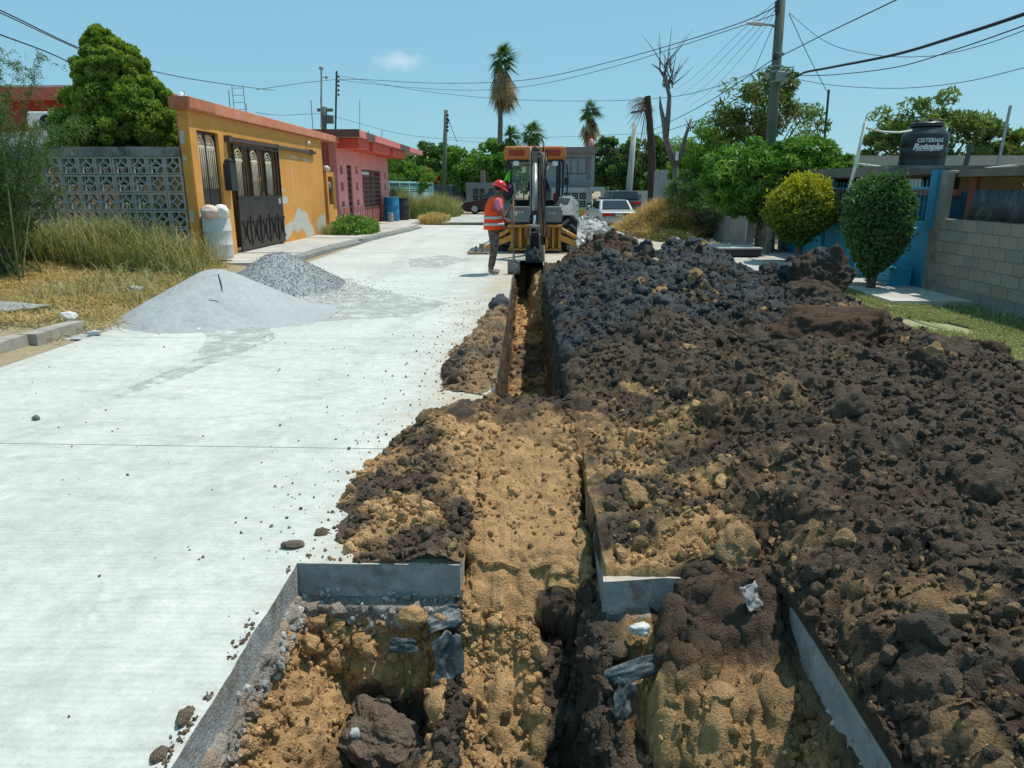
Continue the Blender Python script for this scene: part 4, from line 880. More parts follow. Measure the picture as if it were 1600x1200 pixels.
# roof slab with a broken near corner
rp=[(15.12,3.225),(15.6,3.225),(15.66,3.225),(26.9,3.235),(26.9,3.44),(15.7,3.47),(15.12,3.47)]
MB().prism([(y,z) for y,z in rp],'x',HX-.28,HX+.12).build('roof',TERR,oh,bevel=.01)
MB().b(HX-3.6,HX-.425,19.3,26.9,3.23,3.45).build('roof_slab',TERR,oh)
m=MB().b(HX+.121,HX+.135,15.1,16.3,3.25,3.46); m.b(HX-.29,HX+.12,15.07,15.115,3.24,3.465); m.build('roof_edge_patch',P('terracotta_dark',(.50,.17,.09),.85,.25,5,60,.4),oh)
# bare plaster patches: thin flakes of missing paint near the ground and beside the gate
def patch(poly,name='bare_patch',mat=None,x=HX+.003,parent=oh):
    m=MB(); m.prism(poly,'x',x-.006,x); return m.build(name,mat or OPLA,parent)
def jag(pts,amp,seed,n=6):
    r_=random.Random(seed); out=[]
    for i in range(len(pts)):
        a,b_=pts[i],pts[(i+1)%len(pts)]
        for k in range(n):
            t=k/n; out.append((a[0]+(b_[0]-a[0])*t+r_.uniform(-amp,amp)*(k>0),a[1]+(b_[1]-a[1])*t+r_.uniform(-amp,amp)*(k>0)))
    return out
def yz(px,py): 
    d=ray(px,py); t=HX/d[0]; return (d[1]*t,CAM_H+d[2]*t)
# polygon corners read as wall positions (y, z)
patch(jag([(20.4,.16),(20.4,.62),(21.2,.72),(21.55,.85),(21.9,1.12),(22.3,.98),(22.7,.95),(22.85,.70),(23.3,.42),(23.4,.17),(22.6,.17),(22.1,.5),(21.7,.34),(21.3,.5),(21.0,.3)],.03,1,4))
patch(jag([(23.75,.2),(23.75,.62),(24.3,.78),(24.75,.82),(24.8,.35),(24.3,.3)],.03,2,4))
patch(jag([(20.4,1.24),(21.0,1.24),(21.02,1.42),(20.45,1.46)],.02,3,4)); patch(jag([(20.4,1.56),(20.8,1.58),(20.75,1.64),(20.4,1.66)],.015,4,3))
patch(jag([(21.6,2.53),(22.3,2.50),(22.32,2.56),(21.6,2.60)],.015,5,5)); patch(jag([(22.7,2.50),(23.5,2.46),(23.5,2.52),(22.7,2.55)],.012,6,4))
patch(jag([(21.55,1.2),(21.60,1.2),(21.58,2.58),(21.53,2.58)],.012,7,8)); patch([(15.26,1.0),(15.40,1.02),(15.41,1.22),(15.3,1.26),(15.25,1.15)])
for k,(za,zb) in enumerate([(2.55,2.8),(2.2,2.3),(.95,1.2)]):
    MB().prism([(HX-.19+.01*k,za),(HX-.11,za+.02),(HX-.09,zb),(HX-.18,zb+.03)],'y',15.188,15.2).build('bare_patch',OPLA,oh)
# barred window with arched grilles, solid panel below
def arch_panel(m,yc,w_,z0,z1,x,nb=4,r=.010):
    h=w_/2; za=z1-h
    for rr in (h,h*.62,h*.3):
        m.tube([(x,yc+rr*math.cos(a),za+rr*math.sin(a)) for a in [PI*k/12 for k in range(13)]],r if rr!=h else r*1.3,6)
    for k in range(nb+1):
        yy_=yc-h+w_*k/nb; m.tube([(x,yy_,z0),(x,yy_,za)],r,6)
    m.b(x-.008,x+.008,yc-h,yc+h,za-.10,za-.075); m.b(x-.008,x+.008,yc-h,yc+h,za-.02,za)
    for k in range(nb):
        m.lathe([(0,-.03),(.028,-.012),(.028,.012),(0,.03)],(x+.004,yc-h+w_*(k+.5)/nb,za-.05),8,'x')
wd=thing('barred_window',None,None); wd.parent=oh; wd.name='barred_window'
def pb(m,name,mat,par,**k):
    # mesh in world coords under a nested part
    V=[tuple(Vector(v)-Vector(OFF[oh.name])) for v in m.v]; m.v=V; return m.build(name,mat,par,**k)
fr=MB(); 
for a,b_ in((15.56,15.60),(16.06,16.10),(16.57,16.61)): fr.b(HX-.12,HX-.07,a,b_,1.29,2.85)
fr.b(HX-.12,HX-.07,15.60,16.56,2.80,2.85); fr.b(HX-.12,HX-.07,15.60,16.57,1.60,1.65)
bpy.data.objects.remove(wd)
wd=fr.build('barred_window',GATE,oh)
a=MB(); arch_panel(a,15.83,.38,1.66,2.76,HX-.085); arch_panel(a,16.34,.38,1.66,2.76,HX-.085)
pb(a,'grille',GRILL,wd,smooth=True); pb(MB().b(HX-.11,HX-.08,15.60,16.57,1.29,1.60),'lower_panel',GATE,wd)
# sliding gate
gt=MB(); GY0,GY1=17.25,20.38
gt.b(HX+.02,HX+.06,GY0,GY1,.20,1.42); 
for y in (17.25,17.72,18.22,18.72,19.22,19.72,20.10,20.33): gt.b(HX+.015,HX+.065,y,y+.05,1.42,2.66)
for y in (17.95,18.1,18.95,19.1,19.9): gt.b(HX+.025,HX+.05,y,y+.03,1.42,2.62)
gt.b(HX+.012,HX+.068,GY0,GY1,2.62,2.68); gt.b(HX+.012,HX+.068,GY0,GY1,1.42,1.47)
gate=gt.build('sliding_gate',GATE,oh)
a=MB()
for yc in (17.52,18.50,19.50): arch_panel(a,yc,.42,1.48,2.56,HX+.045,5)
pb(a,'grille',GRILL,gate,smooth=True)
a=MB()
for k in range(5):
    yc=17.55+k*.66
    for s in(-1,1):
        a.tube([(HX+.07,yc+s*(.20-.16*math.sin(t)),.35+.55*t/PI) for t in [PI*j/8 for j in range(9)]],.014,5)
    if k<4: a.tube([(HX+.07,yc+.33,.28),(HX+.07,yc+.33,1.0)],.014,5); a.b(HX+.065,HX+.08,yc+.29,yc+.37,.60,.66)
a.b(HX+.062,HX+.078,17.3,20.3,.88,.90)
pb(a,'scrollwork',P('scroll_black',(.012,.011,.011),.4,.2),gate,smooth=False)
pb(MB().b(HX+.061,HX+.066,20.05,20.22,1.25,1.40),'notice_plate',P('plate_grey',(.4,.4,.4),.6,.3,12),gate)
m=MB().b(HX+.02,HX+.10,16.95,23.9,2.72,2.80).b(HX+.0,HX+.13,16.92,17.10,2.70,2.84).b(HX+.0,HX+.12,20.2,20.3,2.68,2.82).b(HX,HX+.12,23.4,23.5,2.70,2.84); m.build('gate_rail',P('rail_brown',(.085,.065,.055),.6,.3,4,60,.1),oh)
m=MB().b(HX+.0,HX+.16,16.72,17.02,1.62,2.22).lathe([(.0,0),(.1,.02),(.1,.1),(0,.16)],(HX+.08,16.87,2.2),8); m.build('letter_box',DARKM,oh,bevel=.01)
MB().lathe([(.0,-.05),(.05,-.03),(.06,0),(.04,.05),(0,.07)],(HX+.08,23.2,3.02),10).build('porch_lamp',WHITE,oh,smooth=True)
m=MB()
for y,x,h in [(15.6,-7.2,.16),(18.2,-7.3,.5),(20.3,-7.7,.42)]: MB().tube([(x,y,3.44),(x+.01,y+.01,3.46+h)],.009,5).build('rebar',P('rusty_rebar',(.12,.06,.04),.8,.3),oh)
m=MB(); lx,ly=-8.9,22.5
for s in(0,.34): m.tube([(lx+s,ly,3.4),(lx+s,ly,4.62)],.012,5)
for k in range(6): m.tube([(lx,ly,3.55+k*.2),(lx+.34,ly,3.55+k*.2)],.008,4)
m.build('roof_ladder',STEEL,oh)
# meter niche between the houses
mn=thing('meter_pillar','narrow orange pillar with open electric meter box between the two houses','meter pillar',(-7.0,25.6,.15),world=True)
m=MB(); wallrect(m,HX-.3,HX+.02,25.18,26.3,.08,2.2,[(25.35,25.95,1.1,2.05)]); m.build('pillar',ORG,mn); MB().b(HX-.7,HX-.35,24.9,26.45,.1,3.2).build('back_wall',P('red_wall',(.45,.09,.07),.85,.2),mn)
m=MB().b(HX-.25,HX-.1,25.4,25.9,1.15,1.6).lathe([(.11,-.09),(.14,0),(.11,.06)],(HX-.05,25.65,1.75),14,'x'); m.build('meter_box',P('meter_grey',(.2,.2,.19),.6,.3),mn)
MB().lathe([(.02,-.1),(.13,-.05),(.14,.06),(.05,.14)],(HX-.08,25.6,2.28),10).build('meter_head',GRILL,mn,smooth=True)
m=MB()
for k in range(4): m.tube([(HX-.1,25.5+.1*k,1.2),(HX-.02,25.55+.1*k,1.5+.1*k),(HX-.1,25.6,1.95),(HX-.2,25.7,3.0)],.012,5)
m.build('loose_cable',WIRE,mn)
# pink house
PINK=P('pink_paint',(.80,.30,.27),.75,.12,.8,40,.15,dirt=(.72,.34,.36),dscale=.7,damt=.6)
REDP=P('red_paint',(.70,.10,.06),.7,.12,1.5,40,.15)
PINK2=P('fascia_pink',(.68,.20,.18),.8,.18,2,50,.3); FASB=P('fascia_brown',(.14,.08,.065),.9,.3,3,50,.3)  # dark brown for some stretches and the near end of the fascia
SOFF=P('soffit',(.50,.42,.34),.9,.15,2,50,.2)
ph=thing('pink_house','pink one-storey house with flagstone base, red canopies and slatted brown gates','house',(-7.2,31.6,.12),world=True)
bl=[]
for yc,zz in [(27.35,2.32),(27.35,1.72),(27.35,1.02),(29.75,2.36),(29.75,1.72),(29.75,1.05),(35.6,2.22),(35.6,1.7),(35.6,1.1)]: bl.append((yc-.22,yc+.22,zz-.15,zz+.15))
m=MB(); wallrect(m,HX-.28,HX,26.75,36.4,.02,3.42,bl+[(28.15,28.95,.12,2.52),(30.7,34.6,.12,2.42)])
m.build('facade',PINK,ph)
m=MB().b(-12,HX-.281,26.9,36.4,0,3.4).b(HX-.28,HX+.0,36.4,36.41,0,3.4); 
m.build('side_wall',PINK,ph)
for b_ in bl:
    m=MB().b(HX-.2,HX-.1,b_[0]+.01,b_[1]-.01,b_[2]+.01,b_[3]-.01); m.build('vent_block',P('vent_grey',(.30,.31,.28),.8,.2,9),ph)
FLAG=P('flagstone',(.30,.12,.12),.85,.35,3,60,.4); JNT=P('flag_joint',(.62,.42,.40),.9,.2)
r_=random.Random(5)
for (ya,yb) in [(26.75,28.13),(28.97,30.68),(34.62,36.4)]:
    MB().b(HX+.002,HX+.02,ya,yb,.05,.98).build('flag_mortar',JNT,ph)
    nc=max(2,int((yb-ya)/.42)); 
    for i in range(nc):
        for j in range(3):
            y0=ya+(yb-ya)*i/nc; y1=ya+(yb-ya)*(i+1)/nc; z0_=.06+.30*j; z1_=z0_+.30; g=.018
            o1=r_.uniform(-.05,.05)
            pl=[(y0+g+r_.uniform(0,.03),z0_+g+r_.uniform(0,.03)),(y0+(y1-y0)*.5+o1,z0_+g),(y1-g-r_.uniform(0,.03),z0_+g+r_.uniform(0,.05)),(y1-g,z1_-g-r_.uniform(0,.05)),(y0+(y1-y0)*.6-o1,z1_-g),(y0+g,z1_-g-r_.uniform(0,.04))]
            MB().prism(pl,'x',HX+.02,HX+.035+r_.uniform(0,.012)).build('flagstone',FLAG,ph)
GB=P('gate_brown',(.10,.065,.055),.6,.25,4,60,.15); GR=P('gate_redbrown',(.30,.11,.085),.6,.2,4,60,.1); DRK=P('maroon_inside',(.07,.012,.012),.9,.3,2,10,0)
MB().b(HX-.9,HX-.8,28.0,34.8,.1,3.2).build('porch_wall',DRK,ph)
g1=MB()
for k in range(10): g1.b(HX-.1,HX-.06,28.17,28.93,.2+.235*k,.28+.235*k)
for y in(28.16,28.88): g1.b(HX-.105,HX-.05,y,y+.06,.13,2.5)
g1.build('slatted_door',GB,ph)
g2=MB()
for k in range(7): g2.b(HX-.1,HX-.06,30.76,34.55,.95+.19*k,1.05+.19*k)
for y in(30.72,32.55,32.68,34.5): g2.b(HX-.11,HX-.05,y,y+.07,.13,2.40)
g2.b(HX-.11,HX-.05,30.72,34.57,2.34,2.41)
g2o=g2.build('slatted_gate',GB,ph)
for k in range(9): MB().b(HX-.09,HX-.055,30.80+.42*k,31.17+.42*k,.14,.88).build('gate_board',GR,ph)
MB().b(HX-.10,HX-.092,30.8,32.5,2.2,2.33).build('white_panel',WHITE,ph)
# roof: dark and pink striped fascia, soffit, three red canopies
def seg(ya,yb,mat,x=HX+.95): MB().b(x-.05,x,ya,yb,3.42,3.66).build('fascia',mat,ph)
MB().b(-12,HX+.88,26.55,42.0,3.42,3.60).build('roof',SOFF,ph)
seq=[(26.5,27.5,FASB)]
for a_,b2_,mt_ in [(26.5,27.6,PINK2),(27.6,29.2,FASB),(29.2,34.8,PINK2),(34.8,37.6,FASB),(37.6,42.0,PINK2)]: seg(a_+.005,b2_-.005,mt_)
MB().b(-9.5,HX+.95,26.42,26.5,3.42,3.68).build('fascia',FASB,ph)
for ya,yb in [(26.9,28.6),(29.3,32.9),(33.6,36.9)]:
    MB().b(HX+.0,HX+.82,ya,yb,3.06,3.40).build('canopy',REDP,ph)
m=MB()
for y,x,h in [(29.5,-8.2,1.5),(29.2,-8.5,1.35),(37,-8,.8),(36.6,-8.2,.6)]: MB().tube([(x,y,3.58),(x,y,3.6+h)],.014,5).build('rebar',MAT['rusty_rebar'],ph)
# drums and rubbish bags
def drum(name,label,c,r,h,mat,group=None,closed=False):
    t=thing(name,label,'drum',c,group=group)
    m=MB().lathe([(r*.9,0),(r*.97,.03),(r,.08),(r,h*.30),(r*1.025,h*.315),(r*1.025,h*.335),(r,h*.35),(r,h*.62),(r*1.025,h*.635),(r*1.025,h*.655),(r,h*.67),(r*.985,h*.9),(r*.93,h*.965)],(0,0,0),32,cap=False)
    m.lathe([(0,.002),(r*.9,.0)],(0,0,0),32,cap=False); m.build('body',mat,t,smooth=True)
    MB().lathe([(r*.95,h*.955),(r*.99,h*.965),(r*1.0,h),(r*.95,h),(r*.93,h*.93),(r*.9,h*.5)],(0,0,0),32,cap=False).build('rim',mat,t,smooth=True)
    if closed: MB().lathe([(0,h*.95),(r*.94,h*.95),(r*.94,h*.93)],(0,0,0),32,cap=False).build('lid',mat,t)
    return t
WDR=P('white_drum',(.60,.60,.58),.5,.1,3,40,.05,dirt=(.42,.40,.36),dscale=3,damt=.5)
BDR=P('blue_drum',(.02,.22,.42),.45,.15,3,40,.05); DDR=P('dark_drum',(.03,.03,.035),.6,.2,3,40,.05)
bz=.10; drum('plastic_drum','white plastic drum heaped with rubbish bags beside the dark gate',(-6.70,15.35,.2),.29,.92,WDR)
BAG=P('white_bag',(.78,.77,.76),.45,.1,9,40,.6,bd=.02); BAG2=P('pinkish_bag',(.72,.55,.48),.5,.15,9,40,.6,bd=.02)
def bag(c,r,mat,label,seed):
    V,Fc=ico(4); D=1+.35*(fbm(V*2+seed,4,seed)-.5)+.12*np.abs(fbm(V*5+seed,3,seed+1)-.5); W=V*D[:,None]*np.array(r)+np.array(c); return single(np_mesh('rubbish_bag',W,Fc,mat,None,True),label,'rubbish bag')
bag((-6.71,15.11,1.20),(.19,.17,.14),BAG2,'pinkish rubbish bag on top of the white drum',1); bag((-6.54,15.25,1.19),(.17,.16,.15),BAG,'white rubbish bag on top of the white drum',2)
bag((-6.83,15.25,1.14),(.10,.1,.09),BDR,'small blue rag at the rim of the white drum',3)
drum('plastic_drum','blue plastic drum standing by the pink house corner',(-6.55,34.6,.12),.36,1.12,BDR,closed=True)
drum('plastic_drum','dark drum behind the blue drum by the pink house',(-6.25,35.7,.1),.34,1.08,DDR)
drum('small_bucket','small grey bucket in front of the blue drum',(-6.45,33.7,.12),.13,.42,P('bucket_grey',(.35,.35,.35),.6,.2))
stone('white flat stone lying on the pavement between the houses','stone',(-5.9,27.3,.17),(.28,.2,.06),GREYW*1.6,51)
# weed at the pavement, between the houses
def bush(name,label,cat,c,r,n,lsize,mat,seed,asp=.4,group=None,up=.3,stems=True):
    rs_=np.random.RandomState(seed); t=thing(name,label,cat,c,world=True,group=group); d=rs_.normal(size=(n,3)); d/=np.linalg.norm(d,axis=1,keepdims=True); q=np.array(r)
    P_=np.array(c)+d*q*(rs_.rand(n,1)**.4)*(.75+.5*fbm(d*2+seed,3,seed)[:,None]); P_[:,2]=np.abs(P_[:,2]-c[2])+c[2]
    leafmesh('foliage',P_,lsize*(.7+.6*rs_.rand(n)),mat,t,rs_,asp=asp,up=up,outn=d*.5)
    if stems:
        m=MB()
        for k in range(14):
            e=P_[rs_.randint(n)]; m.tube([c,tuple((np.array(c)*.4+e*.6)+np.array((0,0,.05))),tuple(e)],[.02*q.mean(),.012*q.mean()+.002,.002],4)
        m.build('stems',BARK,t)
    return t
bush('weed','leafy green weed growing on the pavement between the two houses','weed',(-5.95,24.6,.15),(.85,1.3,.62),2600,.15,LEAF_G,3)
rs=np.random.RandomState(33)
n=500; B=np.stack([-6.9+.5*rs.rand(n),23.6+1.2*rs.rand(n),.15+0*rs.rand(n)],1); o=blades('dry_weed',B,.2+.35*rs.rand(n),.012,.8,GR_T,None,rs,kind='stuff'); tag(o,'dry weeds at the foot of the orange wall end','weed')
# thuja behind the block wall
cb=[((-9.65,17.3,2.95),(1.35,1.1,1.25)),((-9.55,17.3,4.05),(.85,.8,.85)),((-10.25,17.2,2.5),(.85,.8,.85)),((-9.0,17.3,3.2),(.75,.8,1.0)),((-9.75,17.3,4.7),(.36,.36,.5))]
t,_p=tree('conifer','dense rounded green conifer behind the pierced block wall','tree',(-9.7,17.3,.1),cb,.10,LEAF_CON,k=190,per=190,cr=.155,seed=5,trunk_r=.16,shell=.66,asp=.5,hollow=.45,up=.9)
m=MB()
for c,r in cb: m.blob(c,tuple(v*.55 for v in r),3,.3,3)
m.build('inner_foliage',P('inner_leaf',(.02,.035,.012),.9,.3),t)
# feathery bush at the frame edge
ft=thing('feathery_bush','feathery green bush with thin drooping twigs at the left frame edge','bush',(-8.9,11.4,.2),world=True)
rs_=np.random.RandomState(8); m=MB(); Ps=[];Ts=[]
for k in range(64):
    a=rs_.rand()*6.28; b0_=Vector((-8.95+rs_.normal()*.35,11.5+rs_.normal()*.3,.2)); 
    top=Vector((-9.15+math.cos(a)*(.4+1.35*rs_.rand()),11.5+math.sin(a)*(.4+1.0*rs_.rand()),.9+2.6*rs_.rand()**.8)); mid_=b0_.lerp(top,.55)+Vector((0,0,.4)); pts=[]
    for j in range(9):
        t_=j/8; pts.append((b0_*(1-t_)**2+mid_*2*t_*(1-t_)+top*t_*t_))
    m.tube(pts,[.02*(1-j/8)+.003 for j in range(9)],4)
    for j in range(3,9):
        for s in range(9):
            p=pts[j]+(pts[j]-pts[j-1])*rs_.rand(); d=Vector((rs_.normal(),rs_.normal(),rs_.normal()*.6)).normalized()*(.16+.34*rs_.rand())
            d.z-=.06; nn_=14
            for q in range(nn_): Ps.append(p+d*(q/nn_)+Vector((0,0,-.10*(q/nn_)**2))); Ts.append(rs_.rand()*.6+.4*(j/9))
m.build('branches',P('twig_green',(.14,.17,.07),.8,.3),ft,smooth=True)
Pn=np.array([tuple(v) for v in Ps]); leafmesh('foliage',np.repeat(Pn,2,0)+rs_.normal(0,.022,(len(Pn)*2,3)),.055,LEAF_F,ft,rs_,tint=np.repeat(np.array(Ts),2),asp=.22)
# red and orange two-storey house far left
rh=thing('red_house','red and orange two-storey house behind the trees on the left','house',(-22,33,0),world=True)
RD=P('dark_red_wall',(.36,.07,.05),.85,.15); ORD=P('orange_wall_far',(.60,.23,.04),.85,.15)
MB().b(-30,-17.5,33,42,0,3.0).build('wall',ORD,rh); MB().b(-30,-16.6,31.6,33.2,3.22,3.9).build('fascia',TERR,rh)
MB().b(-30,-20.6,31.45,31.6,3.25,3.98).build('white_fascia',P('old_white',(.55,.55,.5),.9,.2,2,40,.3,dirt=(.3,.3,.27)),rh)
MB().b(-32,-18.4,35,43,3.9,5.55).build('upper_wall',RD,rh); MB().b(-33,-17.4,34.2,43,5.55,6.1).build('parapet',P('parapet_red',(.48,.12,.09),.85,.15),rh)
MB().b(-33,-17.4,34.3,34.9,6.1,6.2).build('parapet_cap',MAT['old_white'],rh); MB().b(-19.2,-18.4,34.88,34.99,3.9,5.54).build('corner_post',P('beige',(.5,.42,.34),.85,.15),rh)
a=thing('air_conditioner','white air conditioner unit on the low roof of the red house','air conditioner',(-21.1,32.4,3.9)); 
MB().b(-.75,.75,-.3,.3,.05,.95).build('casing',WHITE,a,bevel=.04); MB().lathe([(.34,0),(.34,.03)],(.15,-.33,.48),20,'y').build('fan_opening',DARKIN,a); MB().b(-.7,.7,-.25,.25,0,.05).build('feet',DARKM,a)
def dish(label,c,r,col,rz=0,h=1.0):
    t=thing('satellite_dish',label,'satellite dish',c,rz); m=MB().lathe([(0.0,0),(r*.5,.05),(r*.85,.13),(r,.19),(r*.97,.2),(r*.5,.08),(0,.03)],(0,0,h),20,'y',cap=False); m.build('reflector',P('dish_'+str(label[:4]),col,.5,.1),t,smooth=True)
    t.scale=(.55,1,1); m=MB().tube([(0,0,0),(0,0,h)],.03,6).tube([(0,0,h*.7),(0,-r,h*.95)],.015,5); m.build('mast',STEEL,t); return t
dish('pink satellite dish on the red house roof beside the conifer',(-20.6,35.2,5.6),.55,(.75,.30,.30)); 
dish('tiny white satellite dish on the orange house roof behind the conifer',(-11.0,23.5,3.3),.3,(.7,.7,.7))

for k,(x,h) in enumerate([(-12.6,1.5),(-11.3,1.7),(-8.6,1.6),(-7.9,1.3)]):
    bush('yard_shrub',['dark shrub seen through the block wall near its far end','leafy shrub behind the middle of the block wall','dark shrub behind the block wall below the conifer','low dark shrub behind the block wall next to the orange house'][k],'shrub',(x,16.0,.1),(.8,.5,h),2600,.12,LEAF_D,60+k)
# ================= RIGHT SIDE =================
rs=np.random.RandomState(51); BX=7.0
# lawn strip
n=42000; y=5.5+7.6*rs.rand(n); xl_=np.interp(y,[5,6.5,7.5,9.5,11,13],[4.3,4.25,4.3,4.5,4.6,4.9]); x=xl_+(BX-.05-xl_)*rs.rand(n)
k=(fbm(np.stack([x,y,0*x],1)*1.2,4,9)>.27)&~((x>5.75)&(y>11.2)); x,y=x[k],y[k]; B=onG(x,y)
LAWN=leafmat('lawn',(.15,.19,.06),(.40,.38,.17),.8,.3)
o=blades('lawn_grass',B,.035+.06*rs.rand(len(B))**2,.010,1.2,LAWN,None,rs,np.clip(fbm(B*1.6,4,10)+.35*rs.rand(len(B))-.2,0,1)); tag(o,'short patchy green grass strip between the heap and the block wall','grass')
n=1500; x=6.55+.4*rs.rand(n); y=6.5+5.5*rs.rand(n); B=onG(x,y); o=blades('weed_strip',B,.05+.16*rs.rand(n)**3,.012,1.2,GR_T,None,rs); tag(o,'weeds and dry grass along the foot of the block wall','grass')
n=1500; pp=np.stack([4.2+2.7*rs.rand(n),6+6*rs.rand(n),0*rs.rand(n)],1); pp[:,2]=GZ(pp[:,0],pp[:,1]); o=np_mesh('x',*[a for a in ico(0)],BARK) if False else None
MB().tube([tuple(np.array((x,y,0.012))+np.array((0,0,float(GZ(x,y))))) for x,y in [(4.9,12.2),(5.3,11.2),(5.55,10.3),(5.6,9.6),(5.9,8.6),(6.25,7.6),(6.4,6.9)]],.011,5).build('x',WIRE); o=bpy.data.objects['x']; o.name='garden_hose'; single(o,'thin dark hose lying across the lawn strip','hose')
# concrete block wall
bw=thing('block_wall','bare cream concrete block wall with corrugated sheet above it by the lawn','wall',(BX+.1,9.5,-.2),world=True)
BLKM=[P('block_cream_'+n_,c,.9,.18,3,70,.5,dirt=(.12,.10,.085),dscale=3,damt=.55) for n_,c in (('pale',(.37,.31,.255)),('warm',(.36,.28,.215)),('grey',(.29,.26,.23)))]
ch,cl=.183,.40; src=[]
for k,mt_ in enumerate(BLKM): src.append(MB().b(-.075,.075,-cl/2+.007,cl/2-.007,-ch/2+.006,ch/2-.006).build('block',mt_,None,bevel=.006))
used=[0]*3; r_=random.Random(3); y_end=12.42; piers=(8.9,)
for r in range(8):
    off=(r%2)*cl/2; z=-.28+ch*(r+.5)
    for c in range(16):
        yc=y_end-cl*(c+.5)-off+.0
        if any(abs(yc-p)<cl/2+.13-.0 for p in piers): continue
        k=r_.choice((0,0,1,2)) if r>1 else r_.choice((1,2,2)); s=src[k]; loc=Vector((BX+.075+r_.uniform(-.003,.003),yc,z))
        if not used[k]: s.parent=bw; s.location=loc-Vector(OFF[bw.name]); used[k]=1
        else: inst(s,'block',bw,loc)
    if off: MB().b(BX+.0,BX+.15,y_end-cl/2+.007,y_end,z-ch/2+.006,z+ch/2-.006).build('block',BLKM[0],bw)
MB().b(BX+.012,BX+.138,6.0,y_end-.01,-.30,-.28+ch*8-.004).build('mortar',P('mortar',(.30,.275,.24),.95,.25,6,80,.4),bw)
for p in piers: MB().b(BX-.012,BX+.16,p-.12,p+.12,-.3,-.28+ch*8+.01).build('pier',P('pier_concrete',(.32,.285,.235),.9,.3,3,60,.5,dirt=(.10,.09,.08),dscale=2.5,damt=.8),bw)
MB().b(BX+.02,BX+.13,12.43,12.75,-.28,1.95).build('end_pier',MAT['pier_concrete'],bw)
CORR=P('corrugated_sheet',(.075,.08,.085),.6,.4,2.5,60,.2,dirt=(.20,.20,.19),dscale=2.2,damt=.8)
m=MB(); n=150; 
for k in range(n):
    y0=6.2+5.75*k/n; y1=6.2+5.75*(k+1)/n; x0=BX+.16+.018*math.sin(k*.82); x1=BX+.16+.018*math.sin((k+1)*.82)
    m.add([(x0,y0,1.19),(x1,y1,1.19),(x1+.05,y1,1.66),(x0+.05,y0,1.66)],[(0,1,2,3)])
o=m.build('corrugated_panel',CORR,bw,smooth=True); o.modifiers.new('s','SOLIDIFY').thickness=.004
MB().b(BX+.1,BX+1.8,6.0,12.3,1.86,1.98).build('roof_slab',P('old_slab',(.20,.17,.14),.95,.3,2,50,.5),bw)
MB().b(BX+.25,BX+1.6,6.4,10.9,1.70,1.73,rot=(0,.03,0)).build('white_sheet',P('white_sheet',(.75,.74,.70),.6,.1),bw)
MB().b(BX+1.8,BX+1.9,6,12.3,-.2,1.9).build('shed_wall',P('shed_dark',(.06,.05,.045),.9,.3),bw); MB().b(BX+.2,BX+.27,11.95,12.1,1.19,1.86).build('wood_post',P('red_wood',(.25,.06,.04),.8,.3),bw)
# blue house front
TEAL=P('teal_paint',(.02,.30,.46),.6,.12,.8,40,.08,dirt=(.02,.23,.36),dscale=.7,damt=.5); TEALL=P('teal_bars',(.05,.34,.46),.5,.1,4,40,0)
bh=thing('blue_house','low blue house front with barred openings and water tank roof','house',(BX,16.5,-.15),world=True)
m=MB(); m.b(BX+.02,BX+.14,12.76,20.3,-.25,1.07); m.build('front_wall',TEAL,bh)
m=MB().b(BX-.02,BX+.12,12.68,12.90,1.0,1.98); m.build('pillar',P('teal_pillar',(.015,.25,.42),.6,.1),bh)
def bars(name,y0,y1,z0,z1,n):
    o=MB().b(BX+.05,BX+.08,y0,y1,z0,z0+.04).b(BX+.05,BX+.08,y0,y1,z1-.16,z1-.12).b(BX+.05,BX+.08,y0,y0+.04,z0,z1).b(BX+.05,BX+.08,y1-.04,y1,z0,z1).build(name,TEALL,bh)
    for k in range(n):
        y=y0+(y1-y0)*(k+.5)/n; q=MB().tube([(BX+.065,y,z0),(BX+.065,y,z1)],.011,6); q.v=[tuple(Vector(v)-Vector(OFF[bh.name])) for v in q.v]; q.build('bar',TEALL,o)
bars('window_grille',12.92,15.0,1.07,1.82,14); bars('window_grille',15.05,17.2,1.07,1.80,12); bars('window_grille',17.25,20.2,1.07,1.78,15)
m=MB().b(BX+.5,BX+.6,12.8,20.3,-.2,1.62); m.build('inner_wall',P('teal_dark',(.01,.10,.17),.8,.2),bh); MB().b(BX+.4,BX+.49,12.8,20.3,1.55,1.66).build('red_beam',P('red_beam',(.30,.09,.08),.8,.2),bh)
MB().b(BX-.05,BX+5.5,14.4,20.6,1.90,2.10).build('roof',P('roof_concrete_old',(.20,.185,.165),.95,.3,1.5,50,.5,dirt=(.08,.075,.07),damt=.7),bh)
MB().b(BX+.3,BX+5,12.8,14.38,1.92,2.02).build('roof_part',P('roof_rough',(.13,.115,.10),.95,.4,5,40,.8),bh)
MB().b(BX+.2,BX+1.6,12.9,13.05,1.98,2.02,rot=(0,-.08,.3)).build('board',P('pale_board',(.5,.45,.36),.8,.2),bh)
for y0,y1 in ((14.95,15.03),(17.18,17.26)): MB().b(BX-.04,BX+.15,y0,y1,-.2,1.9).build('pillar',TEAL,bh)
# teal round gate pier and boxes at the blue wall foot
o=MB().lathe([(.17,-.25),(.17,.62),(.10,.66)],(6.55,14.0,0),20).build('gate_post',P('teal_light',(.05,.32,.45),.6,.15),smooth=False); single(o,'round pale teal concrete post in front of the blue wall','post')
o=MB().b(6.6,6.97,14.9,15.3,-.2,.30).build('meter_box',TEAL,bevel=.01); single(o,'low blue box standing against the foot of the blue wall','box')
o=MB().b(6.55,6.95,12.98,13.45,-.2,.30).build('planter',TEAL,bevel=.01); single(o,'blue planter box beside the round green topiary','planter')
